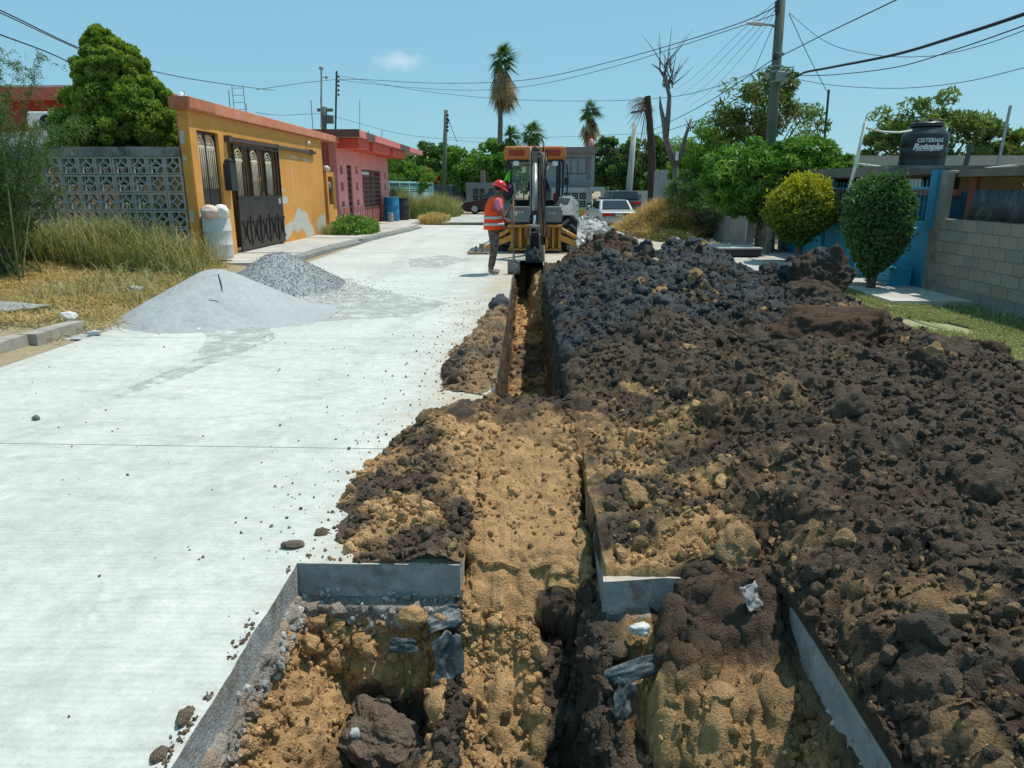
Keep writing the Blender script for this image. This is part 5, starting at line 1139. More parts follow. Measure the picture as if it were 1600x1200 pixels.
# water tank with pipes
wt=thing('water_tank','black water tank with white lettering on the blue house roof','water tank',tuple(at(1438,267,18.0)),rz=R(4))
BT=P('tank_black',(.012,.014,.017),.35,.2,2,40,0,spec=.5); r=.56; wt.scale=(.90,.90,.86)
MB().lathe([(r*.97,0),(r,.04),(r,.28),(r*.985,.30),(r,.32),(r,.60),(r*.985,.62),(r,.64),(r,.93),(r*.97,.97),(r*.66,1.15),(r*.64,1.17)],(0,0,0),40,cap=True).build('body',BT,wt,smooth=True)
MB().lathe([(r*.64,1.16),(r*.72,1.165),(r*.72,1.25),(r*.60,1.30),(0,1.32)],(0,0,0),32).build('lid',BT,wt,auto=True)
for a in (1.1,2.2,3.3,4.4,5.5,6.2): MB().b(math.cos(a)*r*.55-.05,math.cos(a)*r*.55+.05,math.sin(a)*r*.55-.05,math.sin(a)*r*.55+.05,1.24,1.345).build('lid_lug',BT,wt,bevel=.01)
def text(name,s,size,mat,parent,loc,rot,ext=.002,curve=None,bold=0,shear=0,sx=1):
    cu=bpy.data.curves.new(name,'FONT'); cu.body=s; cu.size=size; cu.align_x='CENTER'; cu.align_y='CENTER'; cu.offset=bold; cu.shear=shear; cu.extrude=ext; cu.resolution_u=2
    o=bpy.data.objects.new(name,cu); COL.objects.link(o); dg=bpy.context.evaluated_depsgraph_get(); me=bpy.data.meshes.new_from_object(o.evaluated_get(dg)); bpy.data.objects.remove(o)
    V=np.empty(len(me.vertices)*3,np.float32); me.vertices.foreach_get('co',V); V=V.reshape(-1,3); V[:,0]*=sx
    if curve:
        a=V[:,0]/curve; Z_=V[:,2].copy(); V=np.stack([np.sin(a)*(curve+Z_),-np.cos(a)*(curve+Z_),V[:,1]],1); me.vertices.foreach_set('co',V.astype(np.float32).ravel())
    else: me.vertices.foreach_set('co',V.astype(np.float32).ravel())
    me.update(); me.materials.clear(); me.materials.append(mat); o=bpy.data.objects.new(name,me); COL.objects.link(o); o.parent=parent; o.location=loc; o.rotation_euler=rot; return o
TXW=P('print_white',(.62,.68,.68),.6,.15,8,40,0)
text('lettering','CISTERNAS',.15,TXW,wt,(0,0,.78),(0,0,R(-17)),.002,r+.003,.004,0,.85); text('lettering','Rotoplas',.21,TXW,wt,(0,0,.62),(0,0,R(-20)),.002,r+.003,.012,.25,.98)
tank_txt=MB()
for k in range(16):
    a0=-.55+.068*k-.36; tank_txt.add([((r+.003)*math.sin(a0),-(r+.003)*math.cos(a0),.515),((r+.003)*math.sin(a0+.068),-(r+.003)*math.cos(a0+.068),.515),((r+.003)*math.sin(a0+.068),-(r+.003)*math.cos(a0+.068),.532),((r+.003)*math.sin(a0),-(r+.003)*math.cos(a0),.532)],[(0,1,2,3)])
tank_txt.build('underline',TXW,wt)
PIPE=P('pvc_pipe',(.68,.67,.58),.5,.1,3,40,0)
A=at(1336,262,14.6); Bp=at(1352,190,14.6); 
vp=thing('water_pipe','white plastic water pipe frame between the topiary and the tank','pipe',tuple(A),world=True)
MB().tube([at(1326,300,14.5),A,Bp],.035,8).build('upright',PIPE,vp,smooth=True)
MB().tube([at(1350,199,14.6),at(1380,206,15.8),at(1405,207,17),at(1424,204,17.5)],.022,8).build('top_pipe',PIPE,vp,smooth=True); MB().tube([at(1338,256,14.6),at(1370,260,15.6),at(1400,263,17)],.022,8).build('lower_pipe',PIPE,vp,smooth=True)
MB().tube([at(1352,190,14.6),at(1354,180,14.6)],.008,4).build('wire_end',WIRE,vp)
# topiary trees by the blue wall
def topiary(name,label,base,c,r,lmat,n,ls,seed,lowleaf=None,tr=.06,asp=.5,bumpy=.10,ta=None,part2=None):
    rs_=np.random.RandomState(seed); t=thing(name,label,'tree',base,world=True); d=rs_.normal(size=(n,3)); d/=np.linalg.norm(d,axis=1,keepdims=True)
    rad=(1.03-.30*rs_.rand(n)**1.3)*(1+bumpy*(fbm(d*1.7+seed,4,seed)-.5)*2.6+.05*(lumps(d*1.0+seed,.35,seed)-.3)); shp=1-.42*sst(-.1,-1.,d[:,2]); P_=np.array(c)+d*np.array(r)*rad[:,None]*np.stack([shp,shp,1+0*shp],1)
    str_=rs_.rand(n)<.05; P_=np.where(str_[:,None],np.array(c)+(P_-np.array(c))*(1.04+.16*rs_.rand(n,1)),P_); tint=rs_.rand(n)*.7+.3*fbm(P_*7,3,seed)
    if ta is not None: tint=np.clip(tint+ta(P_),0,1)
    leafmesh('crown',P_,ls*(.6+.8*rs_.rand(n)),lmat,t,rs_,tint=tint,outn=d*.9,asp=asp,up=.3)
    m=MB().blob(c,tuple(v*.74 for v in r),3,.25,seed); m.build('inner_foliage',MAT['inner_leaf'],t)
    m=MB(); b_=Vector(base); top=Vector(c)-Vector((0,0,r[2]*.5)); m.tube([b_-Vector((0,0,.1)),b_.lerp(top,.5)+Vector((.02,0,0)),top],[tr*1.2,tr,tr*.9],8)
    m.tube([b_+Vector((.06,0,-.1)),b_.lerp(top,.5)+Vector((.09,.02,0)),top+Vector((.15,0,.1))],[tr*.8,tr*.7,tr*.6],8); m.build('trunk',BARKG,t,smooth=True); return t
topiary('topiary_tree','clipped egg-shaped dark green tree in front of the blue wall',(6.1,12.75,-.1),(6.12,12.75,1.08),(.57,.56,.88),LEAF_TOP,15000,.075,3,bumpy=.20)
topiary('topiary_tree','clipped round yellow-green tree beside the big leafy tree',(6.25,16.7,-.1),(6.22,16.7,1.18),(.74,.74,.76),LEAF_Y,15000,.09,5,ta=lambda p:.80*(p[:,2]-1.50),asp=.5,bumpy=.18)
# big leafy tree with white blooms, and the taller thin tree behind
t,Pt=tree('flowering_tree','broad dark green leafy tree with a few white blooms over the wooden gate','tree',(6.75,20.2,-.05),[((6.3,19.9,2.05),(1.5,1.3,.95)),((7.2,19.9,2.15),(1.15,1.1,.8)),((5.7,20.0,1.65),(.8,.9,.65)),((8.1,20.0,1.95),(.7,.9,.6)),((6.6,20,1.3),(1.1,1.,.45))],.22,LEAF_G,k=70,per=110,cr=.24,seed=12,trunk_r=.13,asp=.33,up=-.6,shell=.62,limbs=[([(6.75,20.2,-.1),(6.7,20.15,.6),(6.45,20.1,1.2),(6.2,20,1.8)],[.17,.14,.12,.06]),([(6.75,20.2,.5),(7.0,20.1,1.1),(7.4,20,1.9)],[.12,.1,.05]),([(6.7,20.2,.3),(6.3,20.1,.9),(5.9,20,1.5)],[.1,.08,.04])])
m=MB(); rs_=np.random.RandomState(2)
for k in range(26):
    p=Pt[rs_.randint(len(Pt))]; 
    if p[1]<20.1 : 
        for j in range(5): m.blob(p+rs_.normal(0,.035,3)+np.array((0,-.12,.05)),(.035,.03,.02),1)
m.build('blossoms',P('blossom',(.8,.8,.72),.7,.05,3,40,0),t)
tree('thin_tree','tall open tree with brownish tips standing behind the leaning pole','tree',(8.2,25.8,0),[((7.9,26,4.2),(1.5,1.2,1.0)),((9.2,26,3.7),(1.3,1.1,.8)),((6.9,26,3.4),(.9,.9,.9)),((8.2,26,5.0),(.9,.8,.5))],.22,LEAF_O,k=22,per=70,cr=.34,seed=14,asp=.25,up=-.3,trunk_r=.10)
tree('thin_tree','dry brown leafy patch hanging inside the tall open tree','dead foliage',(8.3,25.6,2.6),[((8.2,25.6,4.1),(.9,.6,.8))],.2,DRYL,k=10,per=60,cr=.3,seed=15,asp=.3,up=-.3,trunk_r=.03)
tree('light_tree','bright green feathery tree left of the broad leafy tree','tree',(6.3,27.5,0),[((6.4,27.5,2.8),(1.1,1,1.1)),((7.2,27.5,3.1),(1.0,1,1.0)),((5.9,27.3,1.9),(.9,.9,.9)),((7.2,27,1.8),(1.1,1,.9))],.17,LEAF_G,k=30,per=100,cr=.3,seed=16,asp=.3,tint_add=lambda p:.25+0*p[:,0])
tree('wall_shrub','shady grey-green shrub growing over the low grey wall','shrub',(5.9,24.6,0),[((5.6,24.6,.8),(.9,.7,.75)),((6.6,24.2,.75),(.9,.6,.6)),((5.3,24.9,1.5),(.6,.5,.7))],.12,LEAF_F,k=26,per=90,cr=.35,seed=17,asp=.25,trunk_r=.04)
bush('weed_mound','dark green weeds sprawling at the dead tree foot by the kerb','weed',(4.75,23.9,0),(.8,1.2,.34),4200,.13,leafmat('weed_olive',(.12,.13,.05),(.30,.27,.12)),18,asp=.15)
# low grey wall, leaning boards and brown metal gate
gw=thing('low_wall','low grey rendered wall left of the wooden gate under the leafy tree','wall',(6.7,22.3,0),world=True)
MB().b(6.35,6.5,21.1,27,-.1,.98).build('wall',CONC,gw); MB().b(6.32,6.53,20.95,21.1,-.1,1.02).build('end_post',CONCL,gw)
gd=thing('wooden_gate','brown weathered plank gate leaning under the leafy tree','gate',(6.6,19.9,0),world=True)
for k in range(5):
    MB().b(6.45+.0*k,6.49,19.1+.30*k,19.37+.30*k,-.05,1.45+.1*((k*3)%2),rot=(.03*(k%3-1),0,0)).build('plank',[P('plank_brown',(.20,.15,.11),.9,.3,4,50,.4),P('plank_dark',(.09,.05,.04),.9,.3,4,50,.4),P('plank_tan',(.26,.22,.16),.9,.3,4,50,.4)][k%3],gd)
MB().b(6.42,6.45,19.1,20.6,.3,.38).b(6.42,6.45,19.1,20.6,1.05,1.13).build('crosspiece',WOOD,gd)
o=MB().b(6.2,6.3,18.75,18.9,-.05,1.35,rot=(.05,.0,0)).build('post',P('post_tan',(.30,.26,.19),.9,.3,5,60,.4)); single(o,'pale squared wooden post in front of the plank gate','post')
tr=thing('small_trailer','low dark trailer bed with a pale edge and red lamp behind the black heap','trailer',(5.1,17.9,0),world=True)
MB().b(4.75,5.75,17.75,18.9,.05,.22).build('bed',DARKM,tr); MB().b(4.72,5.78,17.72,18.93,.22,.25).build('top_edge',CONCL,tr); MB().b(4.73,4.85,17.70,17.745,.08,.19).build('tail_lamp',P('lamp_red',(.6,.03,.03),.3,.1),tr)
for x in (4.85,5.55): MB().lathe([(.0,-.05),(.11,-.05),(.11,.05),(0,.05)],(x,18.4,.12),14,'x').build('wheel',BLACK,tr)
n=240; rs=np.random.RandomState(8); pp=np.stack([4.7+2.*rs.rand(n),20.9+3.8*rs.rand(n),.01+0*rs.rand(n)],1); rub=thing('yard_rubbish','broken pale rubble and litter on the dirt behind the driveway','rubble',(5.6,22,0),world=True)
o=scatter('rubble',pp,.02+.06*rs.rand(n)**3,1,lambda p:GREYW*(.5+.6*rs.rand(len(p),1)),ROCKM,rub,rs); tag(o,kind='stuff')
n=2600; x=4.6+2.2*rs.rand(n); y=20.9+5*rs.rand(n); B=onG(x,y); o=blades('dry_grass',B,.05+.16*rs.rand(n),.012,1.5,GR_S,None,rs); tag(o,'dry straw grass behind the driveway kerb','grass')
# far right backdrop
tree('big_tree','olive green rounded tree beyond the roof behind the water tank','tree',(16.5,31,0),[((16.2,31,3.9),(2.0,1.6,1.5)),((17.6,31,3.4),(1.7,1.5,1.3)),((15.0,31,3.1),(1.2,1.2,1.0)),((19.4,31,3.0),(1.2,1.2,.8))],.26,LEAF_O,k=30,per=110,cr=.3,seed=31,asp=.35,trunk_r=.2)
tree('big_tree','dark green drooping tree at the right frame edge above the shed roof','tree',(16.6,19.5,0),[((16.2,19.6,3.2),(1.4,1.3,.9)),((15.0,19.4,2.9),(1.1,1,.45)),((16.6,19.6,2.3),(1.4,1.2,.9)),((14.7,19.3,2.3),(.7,.8,.4))],.24,LEAF_D,k=26,per=110,cr=.28,seed=32,asp=.25,trunk_r=.15,up=-.3)
o=MB().b(9.5,18,26,32,0,2.75).build('pale_building',P('pale_wall',(.42,.38,.34),.9,.12),None); single(o,'pale plain building far behind the leafy tree','building')
o=MB().b(9.0,17,15.5,17,.0,2.02).build('rubble_roof',P('earth_roof',(.26,.19,.12),.95,.3,2,40,.6),None); single(o,'earth coloured roof edge behind the block wall','roof')
# ================= BACKGROUND =================
rs=np.random.RandomState(61)
def pole(name,label,pts,r,mat,group=None,cat='utility pole',n=10):
    t=thing(name,label,cat,tuple(pts[0]),world=True,group=group); MB().tube(pts,r,n).build('shaft',mat,t,smooth=True); return t
POLEM=P('pole_concrete_green',(.11,.13,.095),.85,.2,2,50,.3); POLED=P('pole_dark',(.07,.085,.08),.85,.2,2,50,.3); POLEW=P('pole_pale',(.45,.45,.42),.85,.2,2,50,.3)
# main leaning pole on the right with street lamp
pbse=Vector((7.0,21.5,0)); 
mp0=at(1196,330,21.5); mp1=at(1225,-60,21.5); mp0=mp0+(mp0-mp1)*(mp0.z/(mp1.z-mp0.z))
mp=pole('utility_pole','large leaning grey-green concrete pole with street lamp and cable box',[mp0,mp0.lerp(mp1,.5),mp1],[.17,.145,.12],POLEM)
def PA(px,py,Y=21.5): return at(px,py,Y)
L1=PA(1217,45); m=MB().tube([L1,PA(1205,39),PA(1190,38)],.03,6); m.build('lamp_arm',STEEL,mp,smooth=True)
m=MB().beam(PA(1192,38),PA(1167,36),.16,.09,.12,.06); m.build('lamp_head',P('lamp_pinkgrey',(.55,.48,.46),.5,.1),mp,bevel=.01)
m=MB().beam(PA(1213,120,21.3),PA(1231,121,21.3),.16,.26); m.build('cable_box',P('box_grey',(.28,.28,.27),.6,.2),mp,bevel=.01)
for py in (6,15,87): MB().lathe([(.03,-.1),(.07,-.05),(.07,.03),(.03,.08)],PA(1214.5-(py>50)*3.5,py,21.4),8).build('insulator',DARKM,mp)
m=MB()
for py in (84,104,112,128): 
    c=PA(1216-(py-84)*.08,py,21.5); m.lathe([(.165,-.02),(.17,0),(.165,.02)],c,12)
m.build('band',STEEL,mp)
MB().tube([PA(1222,118,21.3),PA(1232,106,21.2),PA(1240,104,21.2),PA(1238,112,21.2),PA(1232,118,21.2)],.018,5).tube([PA(1228,119,21.2),PA(1240,113,21.1),PA(1248,114,21.0),PA(1245,121,21.0)],.02,5).build('cable_loop',WIRE,mp)
MB().beam(PA(1196,116,21.4),PA(1200,121,21.4),.1,.1).build('junction_tag',P('tag_pink',(.4,.3,.28),.6,.1),mp)
def wire(label,pts,r=.012,group=None,name='overhead_wire'):
    """catenary-like smooth cable through world points"""
    pts=[Vector(p) for p in pts]; out=[]
    for i in range(len(pts)-1):
        p0=pts[max(i-1,0)];p1=pts[i];p2=pts[i+1];p3=pts[min(i+2,len(pts)-1)]
        for k in range(8):
            t=k/8; out.append(.5*((2*p1)+(p2-p0)*t+(2*p0-5*p1+4*p2-p3)*t*t+(3*p1-p0-3*p2+p3)*t**3))
    out.append(pts[-1]); o=MB().tube(out,r,5).build(name,WIRE,None,smooth=True); return single(o,label,'cable')
W=at
wire('thick black twin cable from the pole box out past the upper right corner',[W(1245,120,21),W(1258,113,20),W(1300,105,18),W(1400,85,15),W(1500,55,12.5),W(1600,22,10.8),W(1680,-8,10)],.028)
wire('thin black cable curving below the thick twin cable',[W(1246,118,21),W(1300,117,19),W(1400,105,16),W(1500,75,13),W(1600,40,11),W(1680,10,10)],.010)
wire('slack thin cable sagging from the pole box across the right sky',[W(1232,121,21),W(1300,133,19),W(1400,138,17),W(1500,129,15),W(1600,106,13.5),W(1700,80,12)],.007)
wire('straight cable rising from the pole to the top edge on the right',[W(1212,92,21.4),W(1285,55,18),W(1400,0,14),W(1470,-35,12.5)],.012)
wire('straight cable running from the pole down to the dead palm trunk',[W(1212,90,21.4),W(1100,163,28),W(1012,207,40)],.014)
wire('lower cable from the pole box down towards the street end',[W(1210,118,21.4),W(1193,130,22),W(1188,128,22.2),W(1100,184,30),W(1017,212,42)],.014)
wire('upper paired cable crossing the street sky from pole top to rooftop masts',[W(1214,10,21.4),W(1130,45,24),W(960,95,31),W(820,125,36),W(680,130,42),W(535,124,46),W(400,140,38)],.014)
wire('second paired cable just below the upper one over the street',[W(1213,22,21.4),W(1130,50,24),W(960,104,32),W(830,134,37),W(730,141,42),W(620,135,45),W(530,125,46)],.011)
wire('long cable sagging low over the street from the rooftop mast',[W(530,118,46),W(640,139,44),W(760,153,41),W(900,158,36),W(1060,150,29),W(1212,100,21.5)],.010)
wire('cable from the upper left corner down past the conifer',[W(-60,-5,12),W(0,16,13),W(150,85,17),W(280,120,22),W(400,138,30),W(430,141,33)],.012)
wire('second cable from the upper left corner close beside the first',[W(-60,-2,12),W(0,20,13),W(90,62,16),W(170,98,19)],.010)
wire('lower left cable over the feathery bush and red house',[W(-60,30,11),W(0,54,12.5),W(80,84,15),W(160,120,19),W(260,150,23)],.012)
wire('cable from the orange roof mast descending to the far pole',[W(400,176,34),W(440,180,38),W(500,178,44),W(530,184,48),W(620,208,52),W(700,218,55),W(790,226,55)],.012)
wire('thin cable in front of the far palms between pole and dead trunk',[W(700,215,55),W(800,216,50),W(900,213,45),W(1010,208,40)],.010)
wire('steep drop wire from the pole top to the small rooftop mast',[W(1233,22,21),W(1262,85,23),W(1292,143,25)],.010)
wire('slack drop wire looping from the pole top to the right',[W(1233,20,21),W(1290,65,19),W(1360,85,17),W(1450,88,16),W(1530,72,14),W(1620,40,12)],.007)
wire('steep stay wire down from the pole top to the left',[W(1213,28,21.4),W(1190,82,21.8),W(1160,150,22.2),W(1148,175,22.4)],.008)
for k in range(4):
    lab=['thin parallel wire far left of the pole','second thin parallel wire left of the pole','third thin parallel wire left of the pole','lowest thin parallel wire left of the pole'][k]
    wire(lab,[W(1212,2+6*k,21.4),W(1150+6*k,56+8*k,27),W(1090+8*k,115+8*k,36),W(1054+8*k,142+8*k,45)],.007)
# rooftop masts and poles over the left houses
def mast(label,px,pyt,pyb,Y,r,dr=0,cat='mast'):
    t=thing('roof_mast',label,cat,tuple(at(px-dr,pyb,Y)),world=True); MB().tube([at(px-dr,pyb,Y),at(px,pyt,Y)],r,6).build('tube',STEEL if r<.04 else POLED,t); return t
t=mast('slim mast with a small lamp above the orange roof end',502,106,200,30,.035,0); MB().tube([at(503,120,30),at(509,121,30)],.02,5).blob(at(510,121,30),.07,1).blob(at(502,107,30),(.1,.1,.09),1).build('small_lamp',STEEL,t)
t=mast('slim mast with insulator rack above the orange roof end',526,111,212,30,.04,2); m=MB()
for k in range(5): m.blob(at(529,120+7*k,30),.05,1)
m.build('insulators',DARKM,t)
o=pole('utility_pole','short grey transformer pole behind the orange roof end',[at(506,210,44),at(507,167,44)],.16,POLEM); MB().b(-.45,.45,-.1,.1,-.08,.08).b(-.1,.45,-.15,.12,-.75,-.3).build('crossarm_box',POLEM,None).name='q'; q=bpy.data.objects['q']; q.name='crossarm_box'; q.parent=o; q.location=at(508,172,44)-at(506,210,44)
mast('thin wire mast over the pink house roof',562,155,212,36,.015); mast('short thin rod over the pink house eave',597,203,222,40,.02,1)
P697=pole('utility_pole','grey concrete pole standing in the tall grass at the street corner',[at(692,333,50),at(697,172,50)],[.17,.13],POLEM)
m=MB()
for k in range(5): m.blob(at(699,180+6*k,49.8),(.12,.1,.09),1)
m.beam(at(695,190,50),at(702,188,50),.12,.12); m.build('insulators',DARKM,P697); wire('thin guy wire falling right from the corner pole',[at(698,180,50),at(714,222,52)],.02)
mast('dark thin mast with small spot lamps behind the leafy tree',1295,140,258,25,.04,10); mast('leaning grey pole behind the shed roof on the right',1579,165,268,17,.035,22); mast('short tilted dark post on the roof near the right',1518,222,268,17,.06,12); 
t=pole('utility_pole','leaning pale concrete pole beside the straw heap',[at(978,350,40),at(992,193,40)],[.2,.13],POLEW)
for k,px in enumerate((928,936)): 
    o=MB().tube([at(px*1.0+26+6*math.cos(a),238+6*math.sin(a),39.5) for a in [2*PI*j/12 for j in range(13)]],.03,5).build('cable_coil',WIRE); single(o,['black cable coil hanging on the far wire','second black cable coil beside the first one'][k],'cable coil')
# burnt palm trunk and dead tree
BRN=P('burnt_bark',(.055,.035,.028),.95,.3,5,30,.8); bt=thing('dead_palm','dark dead palm trunk with frayed reddish top and dangling fibres','tree',tuple(gnd(1019,325)),world=True)
b0_=at(1021,325,38); MB().tube([b0_-Vector((0,0,.6)),at(1018,230,38),at(1012,150,38)],[.24,.19,.15],10).build('trunk',BRN,bt)
Pb=[];m=MB(); r2=np.random.RandomState(3)
for k in range(90):
    s=at(1012-2*r2.rand(),152+16*r2.rand(),38); e=s+Vector((-.1-1.0*r2.rand() if k<65 else .5*r2.rand(),r2.normal()*.2,-.2-1.0*r2.rand()**2*(4 if k%5==0 else 1))); m.tube([s,s.lerp(e,.5)+Vector((0,0,.12)),e],[.02,.014,.006],3)
m.build('frayed_fibre',P('fibre',(.30,.16,.11),.95,.2,3,40,0),bt); MB().beam(at(986,176,38),at(1010,172,38),.08,.1).build('crossarm',WOOD,bt)
dt=thing('dead_tree','bare grey-brown dead tree with broken forked limbs','tree',tuple(at(1066,372,26)),world=True)
D_=lambda px,py:at(px,py,26)
m=MB(); m.tube([D_(1067,376),D_(1062,330),D_(1056,290),D_(1055,255)],[.16,.13,.12,.11],8)
m.tube([D_(1055,262),D_(1046,235),D_(1040,215),D_(1037,190),D_(1032,165)],[.11,.12,.10,.08,.06],7); m.tube([D_(1040,215),D_(1044,180),D_(1046,150),D_(1038,120)],[.11,.09,.07,.05],7)
m.tube([D_(1055,262),D_(1066,235),D_(1072,210),D_(1080,186)],[.09,.08,.06,.035],7); m.tube([D_(1038,120),D_(1030,108),D_(1018,100)],[.05,.035,.01],5)
m.tube([D_(1038,120),D_(1044,90),D_(1050,40)],[.045,.02,.006],5); m.tube([D_(1042,140),D_(1052,110),D_(1056,85)],[.05,.02,.006],5); m.tube([D_(1032,165),D_(1031,150)],[.05,.02],5)
r2=np.random.RandomState(5)
for k in range(26):
    s=D_(1030+22*r2.rand(),100+40*r2.rand()); e=s+Vector((r2.normal()*.35,r2.normal()*.3,.3+.8*r2.rand())); m.tube([s,s.lerp(e,.5)+Vector((.04,0,0)),e],[.022,.012,.004],4)
for k in range(10):
    s=D_(1074+8*r2.rand(),190+20*r2.rand()); e=s+Vector((r2.normal()*.12,0,.2+.2*r2.rand())); m.tube([s,e],[.02,.005],4)
m.build('trunk',BARKG,dt,smooth=True); q=MB().b(-.05,.05,-.02,.02,-.15,.15).build('white_notice',WHITE,None); q.parent=dt; q.location=D_(1056,244)-D_(1066,372)+Vector((0,-.2,0))
# palms
def palm(label,top,base,Y,cr,droop,seed,green=.45):
    r2=np.random.RandomState(seed); B_=at(*base,Y); T_=at(*top,Y); t=thing('palm_tree',label,'palm tree',tuple(B_),world=True)
    MB().tube([B_,B_.lerp(T_,.6)+Vector((.1,0,0)),T_],[cr*.16,cr*.12,cr*.11],8).build('trunk',BARKG,t,smooth=True)
    for part,n,mat,ph_ in (('fronds',60,LEAF_D,(-.7,1.35)),('dead_fronds',110,DRYL,(-1.56,-.85))):
        V=[];Fc=[];C=[];k0=0
        for i in range(n):
            az=r2.rand()*6.28; el=ph_[0]+(ph_[1]-ph_[0])*r2.rand(); L_=cr*(.40+.65*r2.rand())*(1 if part=='fronds' else droop)
            d=np.array([math.cos(az)*math.cos(el),math.sin(az)*math.cos(el),math.sin(el)]); o_=np.array(T_)+np.array([0,0,-(.1+.75*r2.rand())*cr*(part!='fronds')]) ; st=o_+d*L_*.45+np.array([.08*cr,0,0]); side=np.cross(d,[0,0,1.]); side/=np.linalg.norm(side)+1e-6; upv=np.cross(side,d)
            tt=r2.rand()
            for j in range(15):
                a=(j-7)/7*(1.15 if part=='fronds' else .45); e=st+(d*math.cos(a)+side*math.sin(a))*L_*(.55+.15*r2.rand())+np.array([.12*cr,0,-.30*L_*abs(a)-.12*L_]); w_=side*.035*cr
                V+=[st-w_,st+w_,e]; Fc.append((k0,k0+1,k0+2)); C+=[tt]*3; k0+=3
            w_=side*.02*cr; V+=[o_-w_,o_+w_,st]; Fc.append((k0,k0+1,k0+2)); C+=[tt]*3; k0+=3
        np_mesh(part,np.array(V),np.array(Fc),mat,t,col=np.array(C)[:,None]*np.ones((1,3)))
    return t
palm('tall thin palm with shaggy brown skirt against the sky',(781,92),(779,330),70,1.9,1.55,1); palm('smaller shaggy palm right of the tall one above the grey house',(920,172),(914,330),90,1.9,1.35,2)
palm('stout palm crown directly above the digger cab roof',(829,207),(831,320),55,1.3,1.1,3); palm('low palm crown among green trees left of the digger',(797,213),(797,330),60,1.2,1.0,4)
# tree belt
belt=[('round green tree above the red roof and turquoise wall',(655,262),75,(36,30),LEAF_G),('dark green tree behind the corner pole',(688,258),72,(40,38),LEAF_D),('bright green tree left of the digger',(735,262),62,(42,38),LEAF_G),
('broad green tree behind the grey block wall',(775,255),60,(44,40),LEAF_G),('low dark tree beside the corner pole',(715,290),66,(40,22),LEAF_D),('grey-green tree right of the grey house',(955,250),66,(36,34),LEAF_F),('dark tree behind the pale leaning pole',(990,262),64,(34,42),LEAF_D),
('dark tree behind the dead palm trunk',(1035,258),60,(38,44),LEAF_D),('green bush below the dead tree fork',(1030,298),50,(30,30),LEAF_G),('far low tree over the pink roof',(630,272),80,(26,18),LEAF_D),('green tree at the right of the belt',(1085,250),55,(32,30),LEAF_G),('dark tree between grey house and digger',(905,268),80,(40,28),LEAF_D)]
for i,(lab,(px,py),Y,(rx,ry),mt_) in enumerate(belt):
    c=at(px,py,Y); s=Y/F*1.0; r=(rx*s,rx*s*.8,ry*s); b_=(c.x,Y,0)
    bl_=[((c.x-.3*r[0],Y,c.z+.1*r[2]),(r[0]*.7,r[1]*.7,r[2]*.8)),((c.x+.4*r[0],Y-.3,c.z-.15*r[2]),(r[0]*.65,r[1]*.7,r[2]*.75)),((c.x,Y-.5,c.z-.5*r[2]),(r[0]*.8,r[1]*.6,r[2]*.6))]
    tree('broadleaf_tree',lab,'tree',b_,bl_,.42*Y/65,mt_,k=26,per=70,cr=.32,seed=70+i,asp=.5,trunk_r=.16,group='trees beyond the street end',limb_n=3,hollow=.4)
far=MB(); r2=np.random.RandomState(9)
Ps=[];
for k in range(520):
    x=-75+150*r2.rand(); y=95+30*r2.rand(); c=np.array([x,y,2.2+2.2*r2.rand()]); e=r2.normal(size=(60,3)); e/=np.linalg.norm(e,axis=1,keepdims=True); Ps.append(c+e*np.array([2.2,1.5,1.6]))
Ps=np.concatenate(Ps); o=leafmesh('distant_trees',Ps,.9,LEAF_D,None,r2,asp=.5); tag(o,'dark green far tree line behind all houses','tree line'); o['kind']='stuff'
# tree behind pink house roof
tree('broadleaf_tree','bushy green tree right behind the pink house corner','tree',(-10.5,50,0),[((-9.6,50,2.5),(1.7,1.3,1.3)),((-8.0,51,2.2),(1.3,1.2,1.1))],.3,LEAF_G,k=26,per=80,cr=.32,seed=99,asp=.3,trunk_r=.12)
# turquoise wall
tw=thing('turquoise_wall','turquoise block wall with pierced top band behind tall grass','wall',(-7.7,49,0),world=True)
TQ=P('turquoise',(.26,.55,.55),.8,.12,1,50,.2); TQD=P('turquoise_hole_shade',(.09,.20,.22),.9,.2)
A=Vector((-8.35,43.2,0)); Bv=Vector((-7.25,55,0)); dv=(Bv-A); 
def along(t,z): return tuple(A+dv*t+Vector((0,0,z)))
def wq(name,mat,t0,t1,z0,z1,th=.14,off=0):
    nrm=Vector((dv.y,-dv.x,0)).normalized(); 
    return MB().beam(A+dv*t0+nrm*off+Vector((0,0,(z0+z1)/2)),A+dv*t1+nrm*off+Vector((0,0,(z0+z1)/2)),th,z1-z0).build(name,mat,tw)
wq('lower_wall',TQ,0,1,0,1.28); wq('cap',TQ,0,1,1.93,2.05); 
for k in range(6): wq('post',TQ,k/5*.985,k/5*.985+.013,1.285,1.925,.15)
wq('back',TQD,0,1,1.29,1.92,.03)  # darker turquoise sheet stands in for shade inside the pierced band
for k in range(5):
    for j in range(3): wq('pierced_block_row',TQ,k*.197+.014,k*.197+.196,1.30+.14*j,1.33+.14*j+.03,.12)
